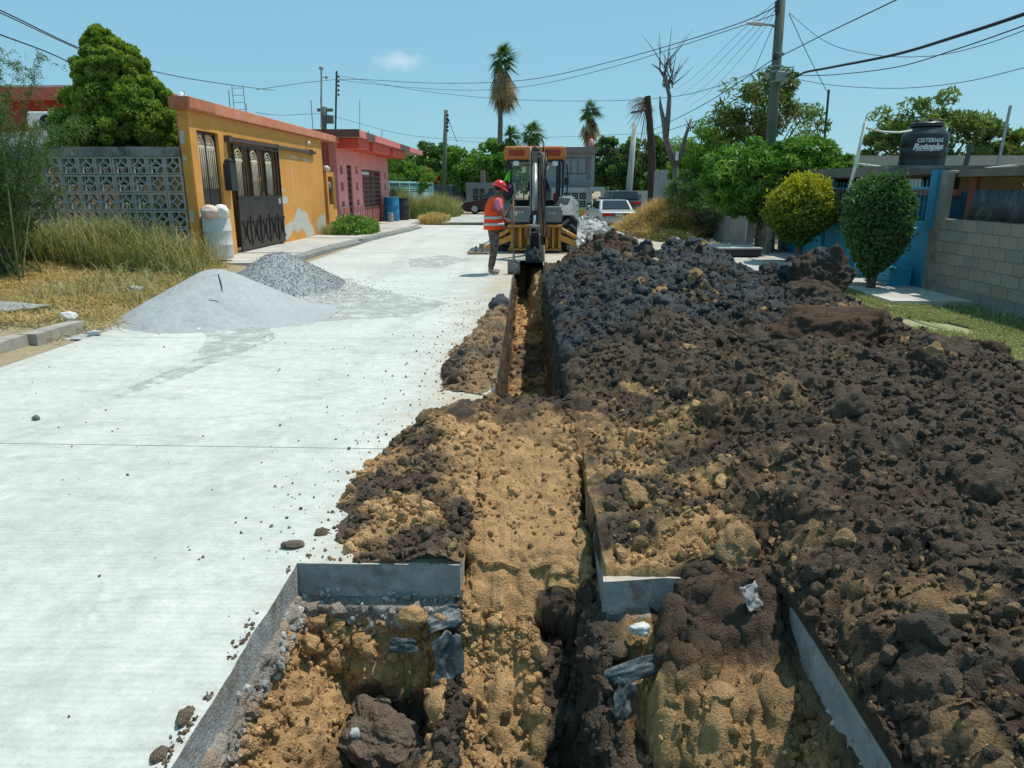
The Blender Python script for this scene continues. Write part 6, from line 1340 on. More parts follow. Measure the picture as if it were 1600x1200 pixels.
# tall dry grass clumps
def clump(label,c,rx,ry,n,h,mat,seed,wd_=.03):
    r2=np.random.RandomState(seed); a=r2.rand(n)*6.28; q=r2.rand(n)**.6; B_=np.stack([c[0]+rx*q*np.cos(a),c[1]+ry*q*np.sin(a),0*a+c[2]],1); o=blades('tall_grass',B_,h*(.5+.6*r2.rand(n))*(1-.4*q),wd_,.55,mat,None,r2,kind=None)
    return single(o,label,'grass clump')
clump('tall dry straw-coloured grass beside the pink house and drums',(-6.9,38.6,0),.75,1.5,2600,2.35,GR_T,1); clump('wide green weed patch under the turquoise wall',(-6.6,41.5,0),1.9,3.5,5200,1.15,leafmat('weed_green',(.07,.12,.03),(.17,.24,.08)),2)
clump('large pale plume of dry grass at the street corner pole',(-5.6,43.5,0),1.5,3.0,5200,1.75,GR_T,3); clump('dry grass fringe between the plume and the road',(-4.9,37.5,0),.8,2.4,2200,.6,GR_S,4)
clump('green grass patch in front of the pierced grey wall',(2.9,40.5,0),1.8,1.6,3000,.75,leafmat('grass_bright',(.10,.17,.04),(.26,.32,.10)),5); clump('low dry tuft at the maroon car nose',(-5.0,47,0),.8,.6,700,.5,GR_T,6)
clump('dry reed clump behind the straw heap',(5.8,29.5,0),.7,.7,900,1.7,GR_T,7,.02)
# grey block wall behind
GWM=P('grey_block_far',(.24,.25,.25),.9,.25,1.2,40,.3,dirt=(.13,.13,.13),dscale=1,damt=.6); HOLE_SHADE=P('painted_hole_shade',(.035,.038,.04),.95,.3)
def pierced(name,label,x0,x1,Y,z0,z1,panels,mat,bsz=.36):
    t=thing(name,label,'wall',((x0+x1)/2,Y,0),world=True); zs=[p[2] for p in panels]
    prev=x0
    for (a,b_,c,d) in panels:
        if a>prev: MB().b(prev,a,Y,Y+.2,z0,z1).build('wall',mat,t)
        MB().b(a,b_,Y,Y+.2,z0,c).b(a,b_,Y,Y+.2,d,z1).build('wall',mat,t); MB().b(a,b_,Y+.17,Y+.2,c,d).build('hole_shade_sheet',HOLE_SHADE,t)  # near-black sheet behind the blocks paints the shade in their holes
        nc=max(1,round((b_-a)/bsz)); nr=max(1,round((d-c)/bsz)); w_=(b_-a)/nc; h_=(d-c)/nr; src=None
        for i in range(nc):
            for j in range(nr):
                if src is None:
                    m=MB(); e=.045; hw,hh=w_/2-.01,h_/2-.01
                    m.b(-hw,hw,0,.12,-hh,-hh+e).b(-hw,hw,0,.12,hh-e,hh).b(-hw,-hw+e,0,.12,-hh+e,hh-e).b(hw-e,hw,0,.12,-hh+e,hh-e)
                    q=.42; m.b(-hw*q,hw*q,.01,.12,-hh*q,-hh*q+.03).b(-hw*q,hw*q,.01,.12,hh*q-.03,hh*q).b(-hw*q,-hw*q+.03,.01,.12,-hh*q+.03,hh*q-.03).b(hw*q-.03,hw*q,.01,.12,-hh*q+.03,hh*q-.03); src=m.build('breeze_block',mat,None); src.parent=t; src.location=Vector((a+w_*.5,Y+.01,c+h_*.5))-Vector(OFF[t.name])
                else: inst(src,'breeze_block',t,(a+w_*(i+.5),Y+.01,c+h_*(j+.5)))
        prev=b_
    if prev<x1: MB().b(prev,x1,Y,Y+.2,z0,z1).build('wall',mat,t)
    return t
X=lambda px,Y:at(px,300,Y).x
Zp=lambda py,Y:at(825,py,Y).z
Y1=52.
pierced('grey_wall','grey weathered block wall with pierced panels behind the maroon car',X(728,Y1),X(806,Y1),Y1,-.1,Zp(285,Y1),[(X(738,Y1),X(758,Y1),Zp(324,Y1),Zp(294,Y1)),(X(763,Y1),X(800,Y1),Zp(324,Y1),Zp(294,Y1))],GWM,.42)
o=MB().b(X(751,53),X(758,53),53,53.4,1.7,Zp(266,53)).build('chimney_block',P('brick_tan',(.30,.22,.17),.9,.2),None); single(o,'small tan brick stub on top of the grey wall','chimney')
gh=thing('grey_house','unfinished grey two-storey house with shuttered upper window behind the digger','house',((X(880,56)),56,0),world=True)
GP=P('grey_plaster',(.27,.29,.30),.9,.15,.8,40,.2,dirt=(.36,.37,.37),dscale=.6,damt=.5); Y2=56.
MB().b(X(835,Y2),X(928,Y2),Y2,Y2+7,Zp(292,Y2),Zp(240,Y2)).build('upper_wall',GP,gh); MB().b(X(832,Y2),X(930,Y2),Y2-.3,Y2+7.2,Zp(239.8,Y2),Zp(230,Y2)).build('roof_band',P('roof_band',(.20,.18,.17),.9,.2),gh)
MB().b(X(835,Y2),X(941,Y2),Y2-1.2,Y2+7,Zp(297,Y2),Zp(292.2,Y2)).build('floor_slab',P('slab_stain',(.16,.11,.09),.9,.3),gh); MB().b(X(835,Y2),X(905,Y2),Y2+.3,Y2+7,0,Zp(297.2,Y2)).build('lower_wall',GP,gh)
wn_=MB().b(X(880,Y2),X(915,Y2),Y2-.05,Y2-.005,Zp(272,Y2),Zp(246,Y2)).build('window',P('window_frame_dark',(.11,.12,.12),.8,.2),gh)
for a,b_ in ((881.5,890.5),(892,901),(902.5,913.5)):
    q=MB().b(X(a,Y2),X(b_,Y2),Y2-.09,Y2-.052,Zp(270.5,Y2),Zp(247.5,Y2)); q.v=[tuple(Vector(v)-Vector(OFF[gh.name])) for v in q.v]; q.build('shutter',P('shutter_grey',(.24,.26,.27),.7,.15),wn_)
MB().b(X(840,Y2),X(872,Y2),Y2-.05,Y2-.005,Zp(284,Y2),Zp(244,Y2)).build('blind_panel',P('blind',(.32,.35,.38),.7,.1,1),gh); MB().b(X(916,Y2),X(922,Y2),Y2-.04,Y2-.004,Zp(280,Y2),Zp(244,Y2)).build('plaster_patch',P('plaster_brown',(.2,.18,.16),.9,.2),gh)
dish('small pink satellite dish on the grey house roof',tuple(at(924,231,56)),.38,(.75,.30,.30),h=.3) ; 
Y3=44.
pierced('grey_wall','pierced grey wall with white beam right of the digger wheel',X(862,Y3),X(921,Y3),Y3,-.1,Zp(293,Y3),[(X(880,Y3),X(917,Y3),Zp(325,Y3),Zp(300,Y3))],P('wall_pale_blue',(.40,.42,.42),.9,.15,1,40,.2),.42)
gte=thing('gateway','pale concrete gateway with rusty door beside the silver car','gateway',(X(932,Y3),Y3,0),world=True)
MB().b(X(921.5,Y3),X(944,Y3),Y3-.2,Y3+.2,Zp(299,Y3),Zp(292,Y3)).build('lintel',MAT['wall_pale_blue'],gte); MB().b(X(939,Y3),X(944,Y3),Y3-.15,Y3+.2,0,Zp(299.2,Y3)).build('post',MAT['wall_pale_blue'],gte); MB().b(X(921.5,Y3),X(925,Y3),Y3-.15,Y3+.2,0,Zp(299.2,Y3)).build('post',MAT['wall_pale_blue'],gte)
MB().b(X(927,Y3),X(937,Y3),Y3+.0,Y3+.06,0,Zp(311,Y3)).build('door',P('door_rusty',(.16,.14,.12),.8,.3),gte)
pierced('grey_wall','pierced grey wall behind the silver car and pale pole',X(945,Y3),X(1012,Y3),Y3,-.1,Zp(298,Y3),[(X(947,Y3),X(1003,Y3),Zp(328,Y3),Zp(303,Y3))],P('wall_pale_grey',(.36,.36,.35),.9,.15,1,40,.2),.42)
o=MB().b(X(1060,30),X(1092,30),30,36,0,Zp(262,30)).build('shed',P('shed_grey',(.25,.27,.27),.9,.2,1,40,.2,dirt=(.33,.33,.33))); single(o,'plain grey shed wall in the shade behind the dead tree','shed')
# cars ----------------------------------------------------------------
def wheel(parent,x,y,r,w_,mat=None):
    t=MB().lathe([(r*.62,-w_/2),(r*.93,-w_/2),(r,-w_*.3),(r,w_*.3),(r*.93,w_/2),(r*.62,w_/2)],(x,y,r),20,'x').build('tyre',BLACK,parent,auto=True)
    s=1 if x>0 else -1; m=MB().lathe([(0,.0),(r*.60,.0),(r*.63,.02*s),(r*.60,.02*s)],(x+s*w_*.42,y,r),20,'x')
    for k in range(5):
        a=2*PI*k/5; m.beam((x+s*w_*.46,y,r),(x+s*w_*.46,y+math.cos(a)*r*.58,r+math.sin(a)*r*.58),.03,r*.2)
    m.build('rim',P('rim_silver',(.45,.46,.47),.35,.1,3,40,0,metal=.6),parent)
def car(name,label,loc,rz,L,Wd,H,col,kind='sedan',group=None):
    t=thing(name,label,'car',loc,rz,group=group); pm=P('paint_'+label[:12].replace(' ','_'),col,.25,.06,1,40,0,spec=.6,metal=.2)
    hw=Wd/2
    if kind=='sedan': body=[(-L/2,.35),(-L/2,.62),(-L/2+.06,.80),(-L/2+.75,.92),(L/2-1.15,.90),(L/2-.15,.72),(L/2,.55),(L/2,.3),(L/2-.1,.22),(-L/2+.1,.24)]; cab=[(-L/2+.62,.90),(-L/2+1.25,H),(L/2-1.95,H),(L/2-1.2,.89)]
    else: body=[(-L/2,.40),(-L/2,.95),(-L/2+.05,1.05),(L/2-1.2,1.05),(L/2-.15,.92),(L/2,.7),(L/2,.35),(L/2-.1,.28),(-L/2+.1,.3)]; cab=[(-L/2+.06,1.05),(-L/2+.28,H),(L/2-1.9,H),(L/2-1.25,1.04)]
    m=MB().prism(body,'x',-hw,hw); b_=m.build('body',pm,t,bevel=.05); b_.modifiers['bevel'].segments=3
    vs=[];tw=hw*.80
    for x,k in((-1,0),(1,0)):
        pass
    n=len(cab); vs=[(-hw*.96 if z<1.06 and i in(0,3) else -tw,y,z) for i,(y,z) in enumerate(cab)]+[(hw*.96 if i in(0,3) else tw,y,z) for i,(y,z) in enumerate(cab)]
    m=MB().add(vs,[tuple(range(n)),tuple(reversed(range(n,2*n)))]+[(i,(i+1)%n,(i+1)%n+n,i+n) for i in range(n)]); c=m.build('cabin',pm,t,bevel=.04)
    g=.012
    def lerp(a,b_,u): return tuple(a[i]+(b_[i]-a[i])*u for i in range(3))
    def pane(nm,q,sh=.86,out=(0,0,0)):
        cc=tuple(sum(p[i] for p in q)/4 for i in range(3)); q2=[tuple(cc[i]+(p[i]-cc[i])*sh+out[i] for i in range(3)) for p in q]; MB().add(q2,[(0,1,2,3)]).build(nm,GLASS,t).modifiers.new('s','SOLIDIFY').thickness=.01
    pane('rear_window',[vs[0],vs[n],vs[n+1],vs[1]],.84,(0,-.02,.012)); pane('windscreen',[vs[3],vs[n+3],vs[n+2],vs[2]],.88,(0,.02,.012))
    pane('side_window',[vs[0],vs[1],vs[2],vs[3]],.80,(-.015,0,0)); pane('side_window',[vs[n],vs[n+1],vs[n+2],vs[n+3]],.80,(.015,0,0))
    zt=.70 if kind=='sedan' else .9
    for s in(-1,1):
        MB().b(s*hw*.93-.0 if s<0 else hw*.42,s*hw*.42 if s<0 else hw*.93,-L/2-.025,-L/2+.03,zt-.10,zt+.07).build('tail_light',P('tail_red',(.55,.02,.02),.25,.1,5,40,0),t,bevel=.01)
        MB().b(min(s*hw*.9,s*hw*.55),max(s*hw*.9,s*hw*.55),L/2-.05,L/2+.02,zt-.15,zt-.02).build('headlight',P('headlight',(.6,.62,.62),.1,.05,3,40,0),t,bevel=.02)
        MB().blob((s*(hw+.07),L/2-1.45,.98 if kind=='sedan' else 1.12),(.09,.06,.07),2).build('wing_mirror',pm,t,smooth=True)
    MB().b(-hw*.40,hw*.40,-L/2-.02,-L/2+.03,zt-.10,zt+.06).build('rear_panel',P('panel_dark',(.10,.10,.10),.4,.2),t); MB().b(-.17,.17,-L/2-.035,-L/2-.022,zt-.08,zt+.04).build('number_plate',P('plate_white',(.5,.5,.5),.5,.1),t)
    MB().b(-hw*.97,hw*.97,-L/2-.06,-L/2+.1,.30,.52).build('bumper',pm if kind=='sedan' else DARKM,t,bevel=.03); MB().b(-hw*.9,hw*.9,-L/2+.05,L/2-.05,.16,.26).build('underbody',BLACK,t)
    for s in(-1,1):
        for y in(-L/2+.95,L/2-.85): wheel(t,s*(hw-.09),y,.31 if kind=='sedan' else .36,.2)
    return t
car('parked_car','silver sedan with red tail lights parked beside the straw heap',(3.62,32.4,.0),R(5),4.5,1.68,1.36,(.46,.50,.52)).scale=(.9,.9,.85)
car('parked_car','dark blue-green car parked just ahead of the silver sedan',(5.0,40.5,0),R(2),4.5,1.72,1.50,(.05,.09,.11),'suv')
car('parked_car','maroon hatchback nosing out from behind the worker',(-2.35,48.2,0),R(88),4.0,1.65,1.5,(.055,.012,.025))
car('parked_car','dark grey estate car behind the plume of dry grass',(-6.4,58,0),R(-8),4.6,1.8,1.85,(.05,.055,.06),'suv')
car('parked_car','dark red van parked beyond the grey estate car',(-5.75,64,0),R(-6),4.6,1.75,1.85,(.22,.01,.015),'suv')
car('parked_car','black car furthest back beside the grey wall',(-5.0,72,0),R(-6),4.6,1.8,1.6,(.02,.02,.025))
# straw and earth heap, broken concrete rubble
def mound(name,label,cat,c,rx,ry,h,colr,seed,n=110,rough=.12,straw=None,mat=SOIL,sh=None):
    u,v=np.meshgrid(np.linspace(-1.15,1.15,n),np.linspace(-1.15,1.15,n)); p=np.stack([u,v,0*u+seed],-1).reshape(-1,3); nn=(fbm(p*1.8,4,seed)-.5).reshape(u.shape)
    z=h*np.clip(1.02-(u**2+v**2)*(1+nn),-.1,1)**.9 if False else h*(np.exp(-(u**2+v**2)*2.2*(1+.5*nn))-.10)
    if sh: z=z+sh(u,v)
    P_=np.stack([c[0]+u*rx,c[1]+v*ry,z+c[2]+rough*nn],-1); q=P_.reshape(-1,3); P_[...,2]+=(lumps(q,.25,seed)*.07+lumps(q,.1,seed+1)*.03).reshape(u.shape)
    C=np.array(colr)*(.75+.5*fbm(q*3,4,seed+3))[:,None]; t=thing(name,label,cat,c,world=True); grid_mesh('mound',P_,C,mat,t,P_[...,2]>c[2]-.02); return t,P_
t,Pm=mound('straw_heap','orange-brown heap of earth and straw beside the silver sedan','straw heap',(5.1,26.8,-.02),1.75,2.6,1.30,(.42,.27,.13),9,sh=lambda u,v:.35*np.exp(-((u+.75)**2+(v+.3)**2)*6))
q=Pm.reshape(-1,3); q=q[q[:,2]>.03]; r2=np.random.RandomState(4); B_=q[r2.randint(0,len(q),7000)]; blades('straw',B_,.22+.25*r2.rand(7000),.018,1.8,leafmat('straw_orange',(.42,.27,.11),(.78,.56,.28),.8,.25),t,r2)
rb_=thing('concrete_rubble','field of broken white concrete rubble between the digger and the silver sedan','rubble',(2.4,25,0),world=True)
r2=np.random.RandomState(6); n=1700; pp=np.stack([.9+2.1*r2.rand(n)**.8,18.8+14.5*r2.rand(n),.03+.22*r2.rand(n)**2],1); k=(pp[:,0]>1.0+.0*pp[:,1])&~((pp[:,0]>3.0)&(pp[:,1]>24)&(pp[:,1]<36)); pp=pp[k]
o=scatter('rubble',pp,.05+.13*r2.rand(len(pp))**2,1,lambda p:GREYW*(.75+.5*r2.rand(len(p),1)),ROCKM,rb_,r2); tag(o,kind='stuff')
for k in range(70):
    p=pp[r2.randint(len(pp))]; s=.14+.16*r2.rand(); W_,Fc=clodV(2,r2.randint(14)); W2=W_*s*np.array([1.2,1,.6])@rotm(*(r2.rand(3)*1.2)).T+p+np.array([0,0,.08]); np_mesh('slab_fragment',W2,Fc,ROCKM,rb_,False,col=GREYW*(.8+.5*r2.rand())*np.ones((len(W2),1)))
def cone(label,c):
    t=thing('traffic_cone',label,'traffic cone',c); OC=P('cone_orange',(.85,.14,.03),.5,.05,3,40,0)
    MB().lathe([(.16,.03),(.10,.22)],(0,0,0),16,cap=False).lathe([(.085,.32),(.03,.55),(.0,.55)],(0,0,0),16,cap=False).build('cone',OC,t); MB().lathe([(.102,.22),(.085,.32)],(0,0,0),16,cap=False).build('white_band',WHITE,t); MB().b(-.2,.2,-.2,.2,0,.035).build('base',OC,t)
cone('small orange traffic cone on the rubble left of the silver sedan',(2.75,36,.05)); 
cp=thing('hooded_post','small brown post with orange cap behind the traffic cone','post',(3.25,39,0)); MB().b(-.12,.12,-.12,.12,0,.9).build('post',P('post_brown',(.10,.07,.05),.9,.2),cp)
o=MB().tube([at(889,334,40),at(905,333,40),at(914,334,40)],.03,4).build('warning_tape',P('tape_yellow',(.75,.65,.05),.5,.1,3,40,0)); single(o,'strip of yellow warning tape in front of the pierced wall','tape')
# small bits by the street end: red bougainvillea, white sign
o=tree('red_bush','red flowering bush half hidden left of the corner pole','bush',(-9.0,66,0),[((-8.9,66,2.6),(1.2,.8,.8))],.3,leafmat('red_bloom',(.30,.05,.03),(.6,.12,.06)),k=8,per=40,cr=.4,seed=44,trunk_r=.06)
# ================= PEOPLE TOOLS =================
def skin(name,V,E,mat,parent,sub=2,root=0,smooth=True):
    """V: list of (x,y,z,r[,r2]); E edges"""
    me=bpy.data.meshes.new(name); me.from_pydata([v[:3] for v in V],E,[]); me.materials.append(mat)
    o=bpy.data.objects.new(name,me); COL.objects.link(o); o.parent=parent
    sk=o.modifiers.new('skin','SKIN'); 
    if not me.skin_vertices: me.attributes  # layer is made with the modifier
    bm=bmesh.new(); bm.from_mesh(me); lay=bm.verts.layers.skin.verify(); bm.verts.ensure_lookup_table()
    for i,v in enumerate(V):
        bm.verts[i][lay].radius=(v[3],v[4] if len(v)>4 else v[3]); bm.verts[i][lay].use_root=(i==root)
    bm.to_mesh(me); bm.free(); sk.use_smooth_shade=smooth
    ss=o.modifiers.new('sub','SUBSURF'); ss.levels=sub; ss.render_levels=sub; return o
SKINM=P('skin_brown',(.20,.095,.06),.55,.12,20,60,.1); HAIRM=P('hair_dark',(.015,.012,.01),.7,.2)
def hand(V,E,w_,dirv,grip,fl=.075):
    """palm and five fingers curling round the gripped axis; w_ index of wrist, dirv forearm dir, grip axis"""
    wp=Vector(V[w_][:3]); d=Vector(dirv).normalized(); g=Vector(grip).normalized(); n=d.cross(g).normalized()
    pm=wp+d*.055; V.append((*pm,.026,.034)); p=len(V)-1; E.append((w_,p))
    for k,(o_,l) in enumerate([(-.030,.9),(-.010,1.0),(.010,.95),(.028,.75)]):
        a=pm+d*.030+g*o_; b_=a+(d*.6+n*.6).normalized()*fl*.45*l; c=b_+(n*.6-d*.7).normalized()*fl*.4*l
        V.append((*a,.0115)); E.append((p,len(V)-1)); V.append((*b_,.010)); E.append((len(V)-2,len(V)-1)); V.append((*c,.008)); E.append((len(V)-2,len(V)-1))
    a=pm-d*.015-g*.03; V.append((*a,.013)); E.append((p,len(V)-1)); b_=a+(n*.7-g*.2+d*.4).normalized()*.035; V.append((*b_,.010)); E.append((len(V)-2,len(V)-1)); c=b_+(n*.3+d*.8).normalized()*.025; V.append((*c,.008)); E.append((len(V)-2,len(V)-1))
def face(t,c,fw,up,mat,r=.1):
    """nose, ears, eyes, mouth on a head at c looking along fw"""
    c=Vector(c); f=Vector(fw).normalized(); u=Vector(up); s=f.cross(u).normalized(); u=s.cross(f)
    MB().blob(c+f*r*.98-u*.012,(.014,.014,.020),2).build('nose',mat,t,smooth=True)
    for k in(-1,1):
        MB().blob(c+s*k*r*.80-u*.01,(.016,.016,.03),2).build('ear',mat,t,smooth=True); MB().blob(c+f*r*.86+s*k*.032+u*.018,.011,2).build('eye',P('eye',(.03,.02,.02),.2,.1),t,smooth=True)
    MB().beam(c+f*r*.88-u*.052-s*.02,c+f*r*.88-u*.052+s*.02,.008,.01).build('mouth',P('lips',(.12,.04,.035),.5,.1),t)
# ---------------- worker ----------------
wk=thing('person','worker in red helmet, orange vest and pink shirt leaning on a shovel by the trench','person',(-.72,14.36,0),rz=R(12))
Vb=[(.03,0,.96,.13,.11),(.02,0,1.12,.12,.10),(.04,0,1.28,.14,.11),(.08,0,1.44,.13,.10),(.105,0,1.53,.055),(.14,0,1.60,.06),(.165,0,1.665,.078,.085),(.165,0,1.74,.072),
 (.02,-.09,.90,.085),(.01,-.10,.50,.058),(-.07,-.10,.10,.042),(.0,-.10,.04,.04),(.06,-.10,.035,.035),
 (.02,.09,.90,.085),(.05,.11,.50,.058),(-.02,.12,.10,.042),(.05,.12,.04,.04),(.11,.12,.035,.035),
 (.08,-.17,1.43,.060),(.13,-.225,1.25,.046),(.17,-.23,1.12,.038),(.29,-.16,1.24,.034),(.355,-.11,1.32,.026),
 (.08,.17,1.43,.060),(.14,.22,1.24,.046),(.20,.20,1.10,.038),(.29,.08,1.06,.033),(.345,.0,1.02,.026)]
Eb=[(0,1),(1,2),(2,3),(3,4),(4,5),(5,6),(6,7),(0,8),(8,9),(9,10),(10,11),(11,12),(0,13),(13,14),(14,15),(15,16),(16,17),(3,18),(18,19),(19,20),(20,21),(21,22),(3,23),(23,24),(24,25),(25,26),(26,27)]
hand(Vb,Eb,22,(.6,.3,.5),(.0,0,1)); hand(Vb,Eb,27,(.6,-.4,-.1),(0,0,1))
skin('body',Vb,Eb,SKINM,wk)
face(wk,(.19,0,1.655),(.88,0,-.47),(0,0,1),SKINM,.098); MB().blob((.135,0,1.70),(.088,.086,.09),3).build('hair',HAIRM,wk,smooth=True)
PINKS=P('pink_shirt',(.68,.20,.30),.85,.12,6,60,.3); VEST=P('vest_orange',(1.0,.075,.012),.7,.06,5,50,.25); REFL=P('reflective_band',(.55,.56,.55),.4,.06,8,50,.1)
skin('shirt',[(.03,0,1.0,.15,.125),(.035,0,1.25,.155,.125),(.08,0,1.43,.145,.11),(.105,0,1.52,.072),(.085,-.17,1.43,.075),(.12,-.215,1.29,.064),(.128,-.222,1.25,.062),(.085,.17,1.43,.075),(.125,.21,1.28,.064)],[(0,1),(1,2),(2,3),(2,4),(4,5),(5,6),(2,7),(7,8)],PINKS,wk)
def loft(name,rings,mat,parent,n=28,thick=.012,seed=0,amp=.008,arm=None):
    V=[];
    for (cx_,cy_,z,rx,ry) in rings:
        for k in range(n):
            a=2*PI*k/n; f=1+amp*10*(math.sin(3*a+z*9+seed)*.25+math.sin(7*a+z*5)*.15); V.append((cx_+rx*f*math.cos(a),cy_+ry*f*math.sin(a),z))
    m=MB(); m.v=V
    for i in range(len(rings)-1):
        for k in range(n):
            if arm and arm(i,2*PI*(k+.5)/n): continue
            m.f.append((i*n+k,i*n+(k+1)%n,(i+1)*n+(k+1)%n,(i+1)*n+k))
    o=m.build(name,mat,parent,smooth=True); md=o.modifiers.new('s','SOLIDIFY'); md.thickness=thick; md.offset=1; return o
vr=[(.03,0,.88,.20,.215),(.03,0,.96,.19,.205),(.03,0,1.05,.18,.20),(.035,0,1.15,.175,.20),(.04,0,1.25,.175,.205),(.055,0,1.34,.17,.205),(.07,0,1.42,.155,.20),(.085,0,1.48,.13,.155),(.10,0,1.52,.09,.095)]
arm=lambda i,a:(3<i<7) and abs(math.sin(a))>.86
vs_=loft('safety_vest',vr,VEST,wk,arm=arm)
for z,cx_ in((.985,.03),(1.115,.033)):
    loft('reflective_band',[(cx_,0,z-.024,.190 if z<1 else .180,.207 if z<1 else .203),(cx_,0,z+.024,.188 if z<1 else .179,.205 if z<1 else .203)],REFL,vs_,thick=.02)
CAMO,nc_,bc_=nodes('camo_trousers'); tg_=nc_.nodes.new('ShaderNodeTexCoord').outputs['Object']; na=noise_node(nc_,22,3,.6,tg_,1.); rr_=ramp(nc_,na.outputs[0],[(.38,(.05,.035,.03)),(.48,(.14,.10,.08)),(.56,(.24,.19,.155)),(.62,(.09,.065,.05))]); rr_.color_ramp.interpolation='CONSTANT'; nc_.links.new(rr_.outputs[0],bc_.inputs['Base Color']); bc_.inputs['Roughness'].default_value=.9
skin('trousers',[(.03,0,1.02,.155,.14),(.03,0,.92,.15,.14),(.03,-.085,.84,.112),(.025,-.095,.52,.088),(-.03,-.10,.22,.075),(-.06,-.10,.10,.072),(.03,.085,.84,.112),(.055,.105,.52,.088),(.01,.115,.22,.075),(-.01,.12,.10,.070)],[(0,1),(1,2),(2,3),(3,4),(4,5),(1,6),(6,7),(7,8),(8,9)],CAMO,wk)
BOOT=P('boot_dusty',(.30,.25,.20),.9,.25,12,60,.3)
for y,x in((-.10,-.065),(.12,-.015)):
    skin('boot',[(x,y,.13,.062),(x,y,.055,.056),(x+.10,y,.045,.05),(x+.19,y,.035,.042)],[(0,1),(1,2),(2,3)],BOOT,wk)
HR=P('helmet_red',(.75,.02,.012),.25,.05,3,40,0,spec=.6)
m=MB(); hc=Vector((.15,0,1.70)); f_=Vector((.90,0,-.40)); u_=Vector((.40,0,.90)); s_=Vector((0,1,0)); n=24
for i in range(8):
    e=i/7*PI/2
    for k in range(n):
        a=2*PI*k/n; rr=math.cos(e); m.v.append(tuple(hc+f_*(.135*rr*math.cos(a))+s_*(.112*rr*math.sin(a))+u_*(.125*math.sin(e)+.01)))
for i in range(7):
    for k in range(n): m.f.append((i*n+k,i*n+(k+1)%n,(i+1)*n+(k+1)%n,(i+1)*n+k))
hm=m.build('hard_hat',HR,wk,smooth=True); m=MB(); 
for k in range(n+1):
    a=2*PI*k/n; ext=.022+.05*max(0,math.cos(a))**2; p=hc+f_*(.135*math.cos(a))+s_*(.112*math.sin(a)); q=hc+f_*((.135+ext)*math.cos(a))+s_*((.112+ext*.5)*math.sin(a))-u_*.012; m.v+=[tuple(p+u_*.014),tuple(q)]
for k in range(n): m.f.append((2*k,2*k+1,2*k+3,2*k+2))
m.build('hat_brim',HR,hm).modifiers.new('s','SOLIDIFY').thickness=.005
MB().beam(hc-f_*.12+u_*.06,hc+u_*.137,.03,.012).beam(hc+u_*.137,hc+f_*.12+u_*.06,.03,.012).build('hat_ridge',HR,hm); MB().blob(hc+u_*.10-s_*.055-f_*.02,(.025,.01,.018),1).build('hat_badge',WHITE,hm)
sh=thing('shovel','mud-caked square shovel standing upright in the worker hands','shovel',(-.29,14.30,0))
MB().tube([(.0,0,.20),(-.005,.0,.8),(-.012,0,1.50)],.017,8).build('handle',P('shovel_handle',(.25,.15,.10),.8,.3,8,60,.4),sh,smooth=True); MB().tube([(-.012,-.05,1.5),(-.012,.05,1.5)],.018,8).build('grip',MAT['shovel_handle'],sh)
m=MB(); 
for j in range(6):
    for i in range(5):
        u=(i-2)/2; z=.30-.30*j/5; m.v.append((u*(.125-.01*(j==0)),-.015+.03*u*u-.05*(1-j/5)*0+.02*(j/5),z))
for j in range(5):
    for i in range(4): m.f.append((j*5+i,j*5+i+1,j*5+i+6,j*5+i+5))
bl_=m.build('blade',P('blade_steel',(.22,.22,.22),.5,.4,14,60,.3,dirt=(.3,.25,.18),dscale=9,damt=.8),sh,smooth=True); bl_.modifiers.new('s','SOLIDIFY').thickness=.006
MB().blob((.03,-.03,.12),(.07,.03,.11),3,.5,3).build('mud',SOILW if False else P('mud_grey',(.28,.26,.23),.9,.3,12,60,.6),sh); MB().lathe([(.022,.22),(.028,.30),(.02,.42)],(0,0,0),10).build('socket',STEEL,sh)
# ---------------- backhoe loader, seen from behind ----------------
YEL=P('machine_yellow',(.62,.29,.05),.5,.15,3,60,.15,dirt=(.26,.19,.12),dscale=4,damt=.8); MGR=P('machine_grey',(.20,.215,.215),.5,.15,2,60,.1,dirt=(.30,.28,.25),dscale=3,damt=.5); MGRL=P('fender_grey',(.17,.19,.195),.5,.12,2,60,.1,dirt=(.4,.39,.36),dscale=2.5,damt=.5)
RORG=P('roof_orange',(.56,.15,.025),.5,.15,2,60,.1,dirt=(.6,.4,.25),dscale=3,damt=.5); MUD=P('mud_dark',(.045,.04,.036),.9,.4,8,50,.9,bd=.03); MBLK=P('machine_black',(.018,.02,.023),.45,.3,4,60,.1)
B=thing('backhoe_loader','yellow and grey backhoe loader with orange roof digging the far end of the trench','digger',(.17,20.0,0))
def bb(name,mat,*bx,bev=.01,par=None):
    m=MB()
    for b_ in bx: m.b(*b_)
    return m.build(name,mat,par or B,bevel=bev)
# roof
m=MB().prism([(-.80,2.40),(.80,2.40),(.84,2.46),(.80,2.74),(-.80,2.74),(-.84,2.46)],'y',-.35,1.45); m.build('roof',RORG,B,bevel=.03)
bb('roof_light_panel',P('lens_red',(.35,.03,.01),.3,.15),(-.70,-.28,-.368,-.352,2.50,2.64)); bb('roof_light_panel',MAT['lens_red'],(.26,.66,-.368,-.352,2.50,2.64)); bb('roof_underside',MBLK,(-.76,.76,-.33,1.4,2.34,2.395))
for x in(-.58,.46): bb('work_light',P('lamp_white',(.7,.7,.66),.2,.1),(x,x+.15,-.40,-.32,2.24,2.36))
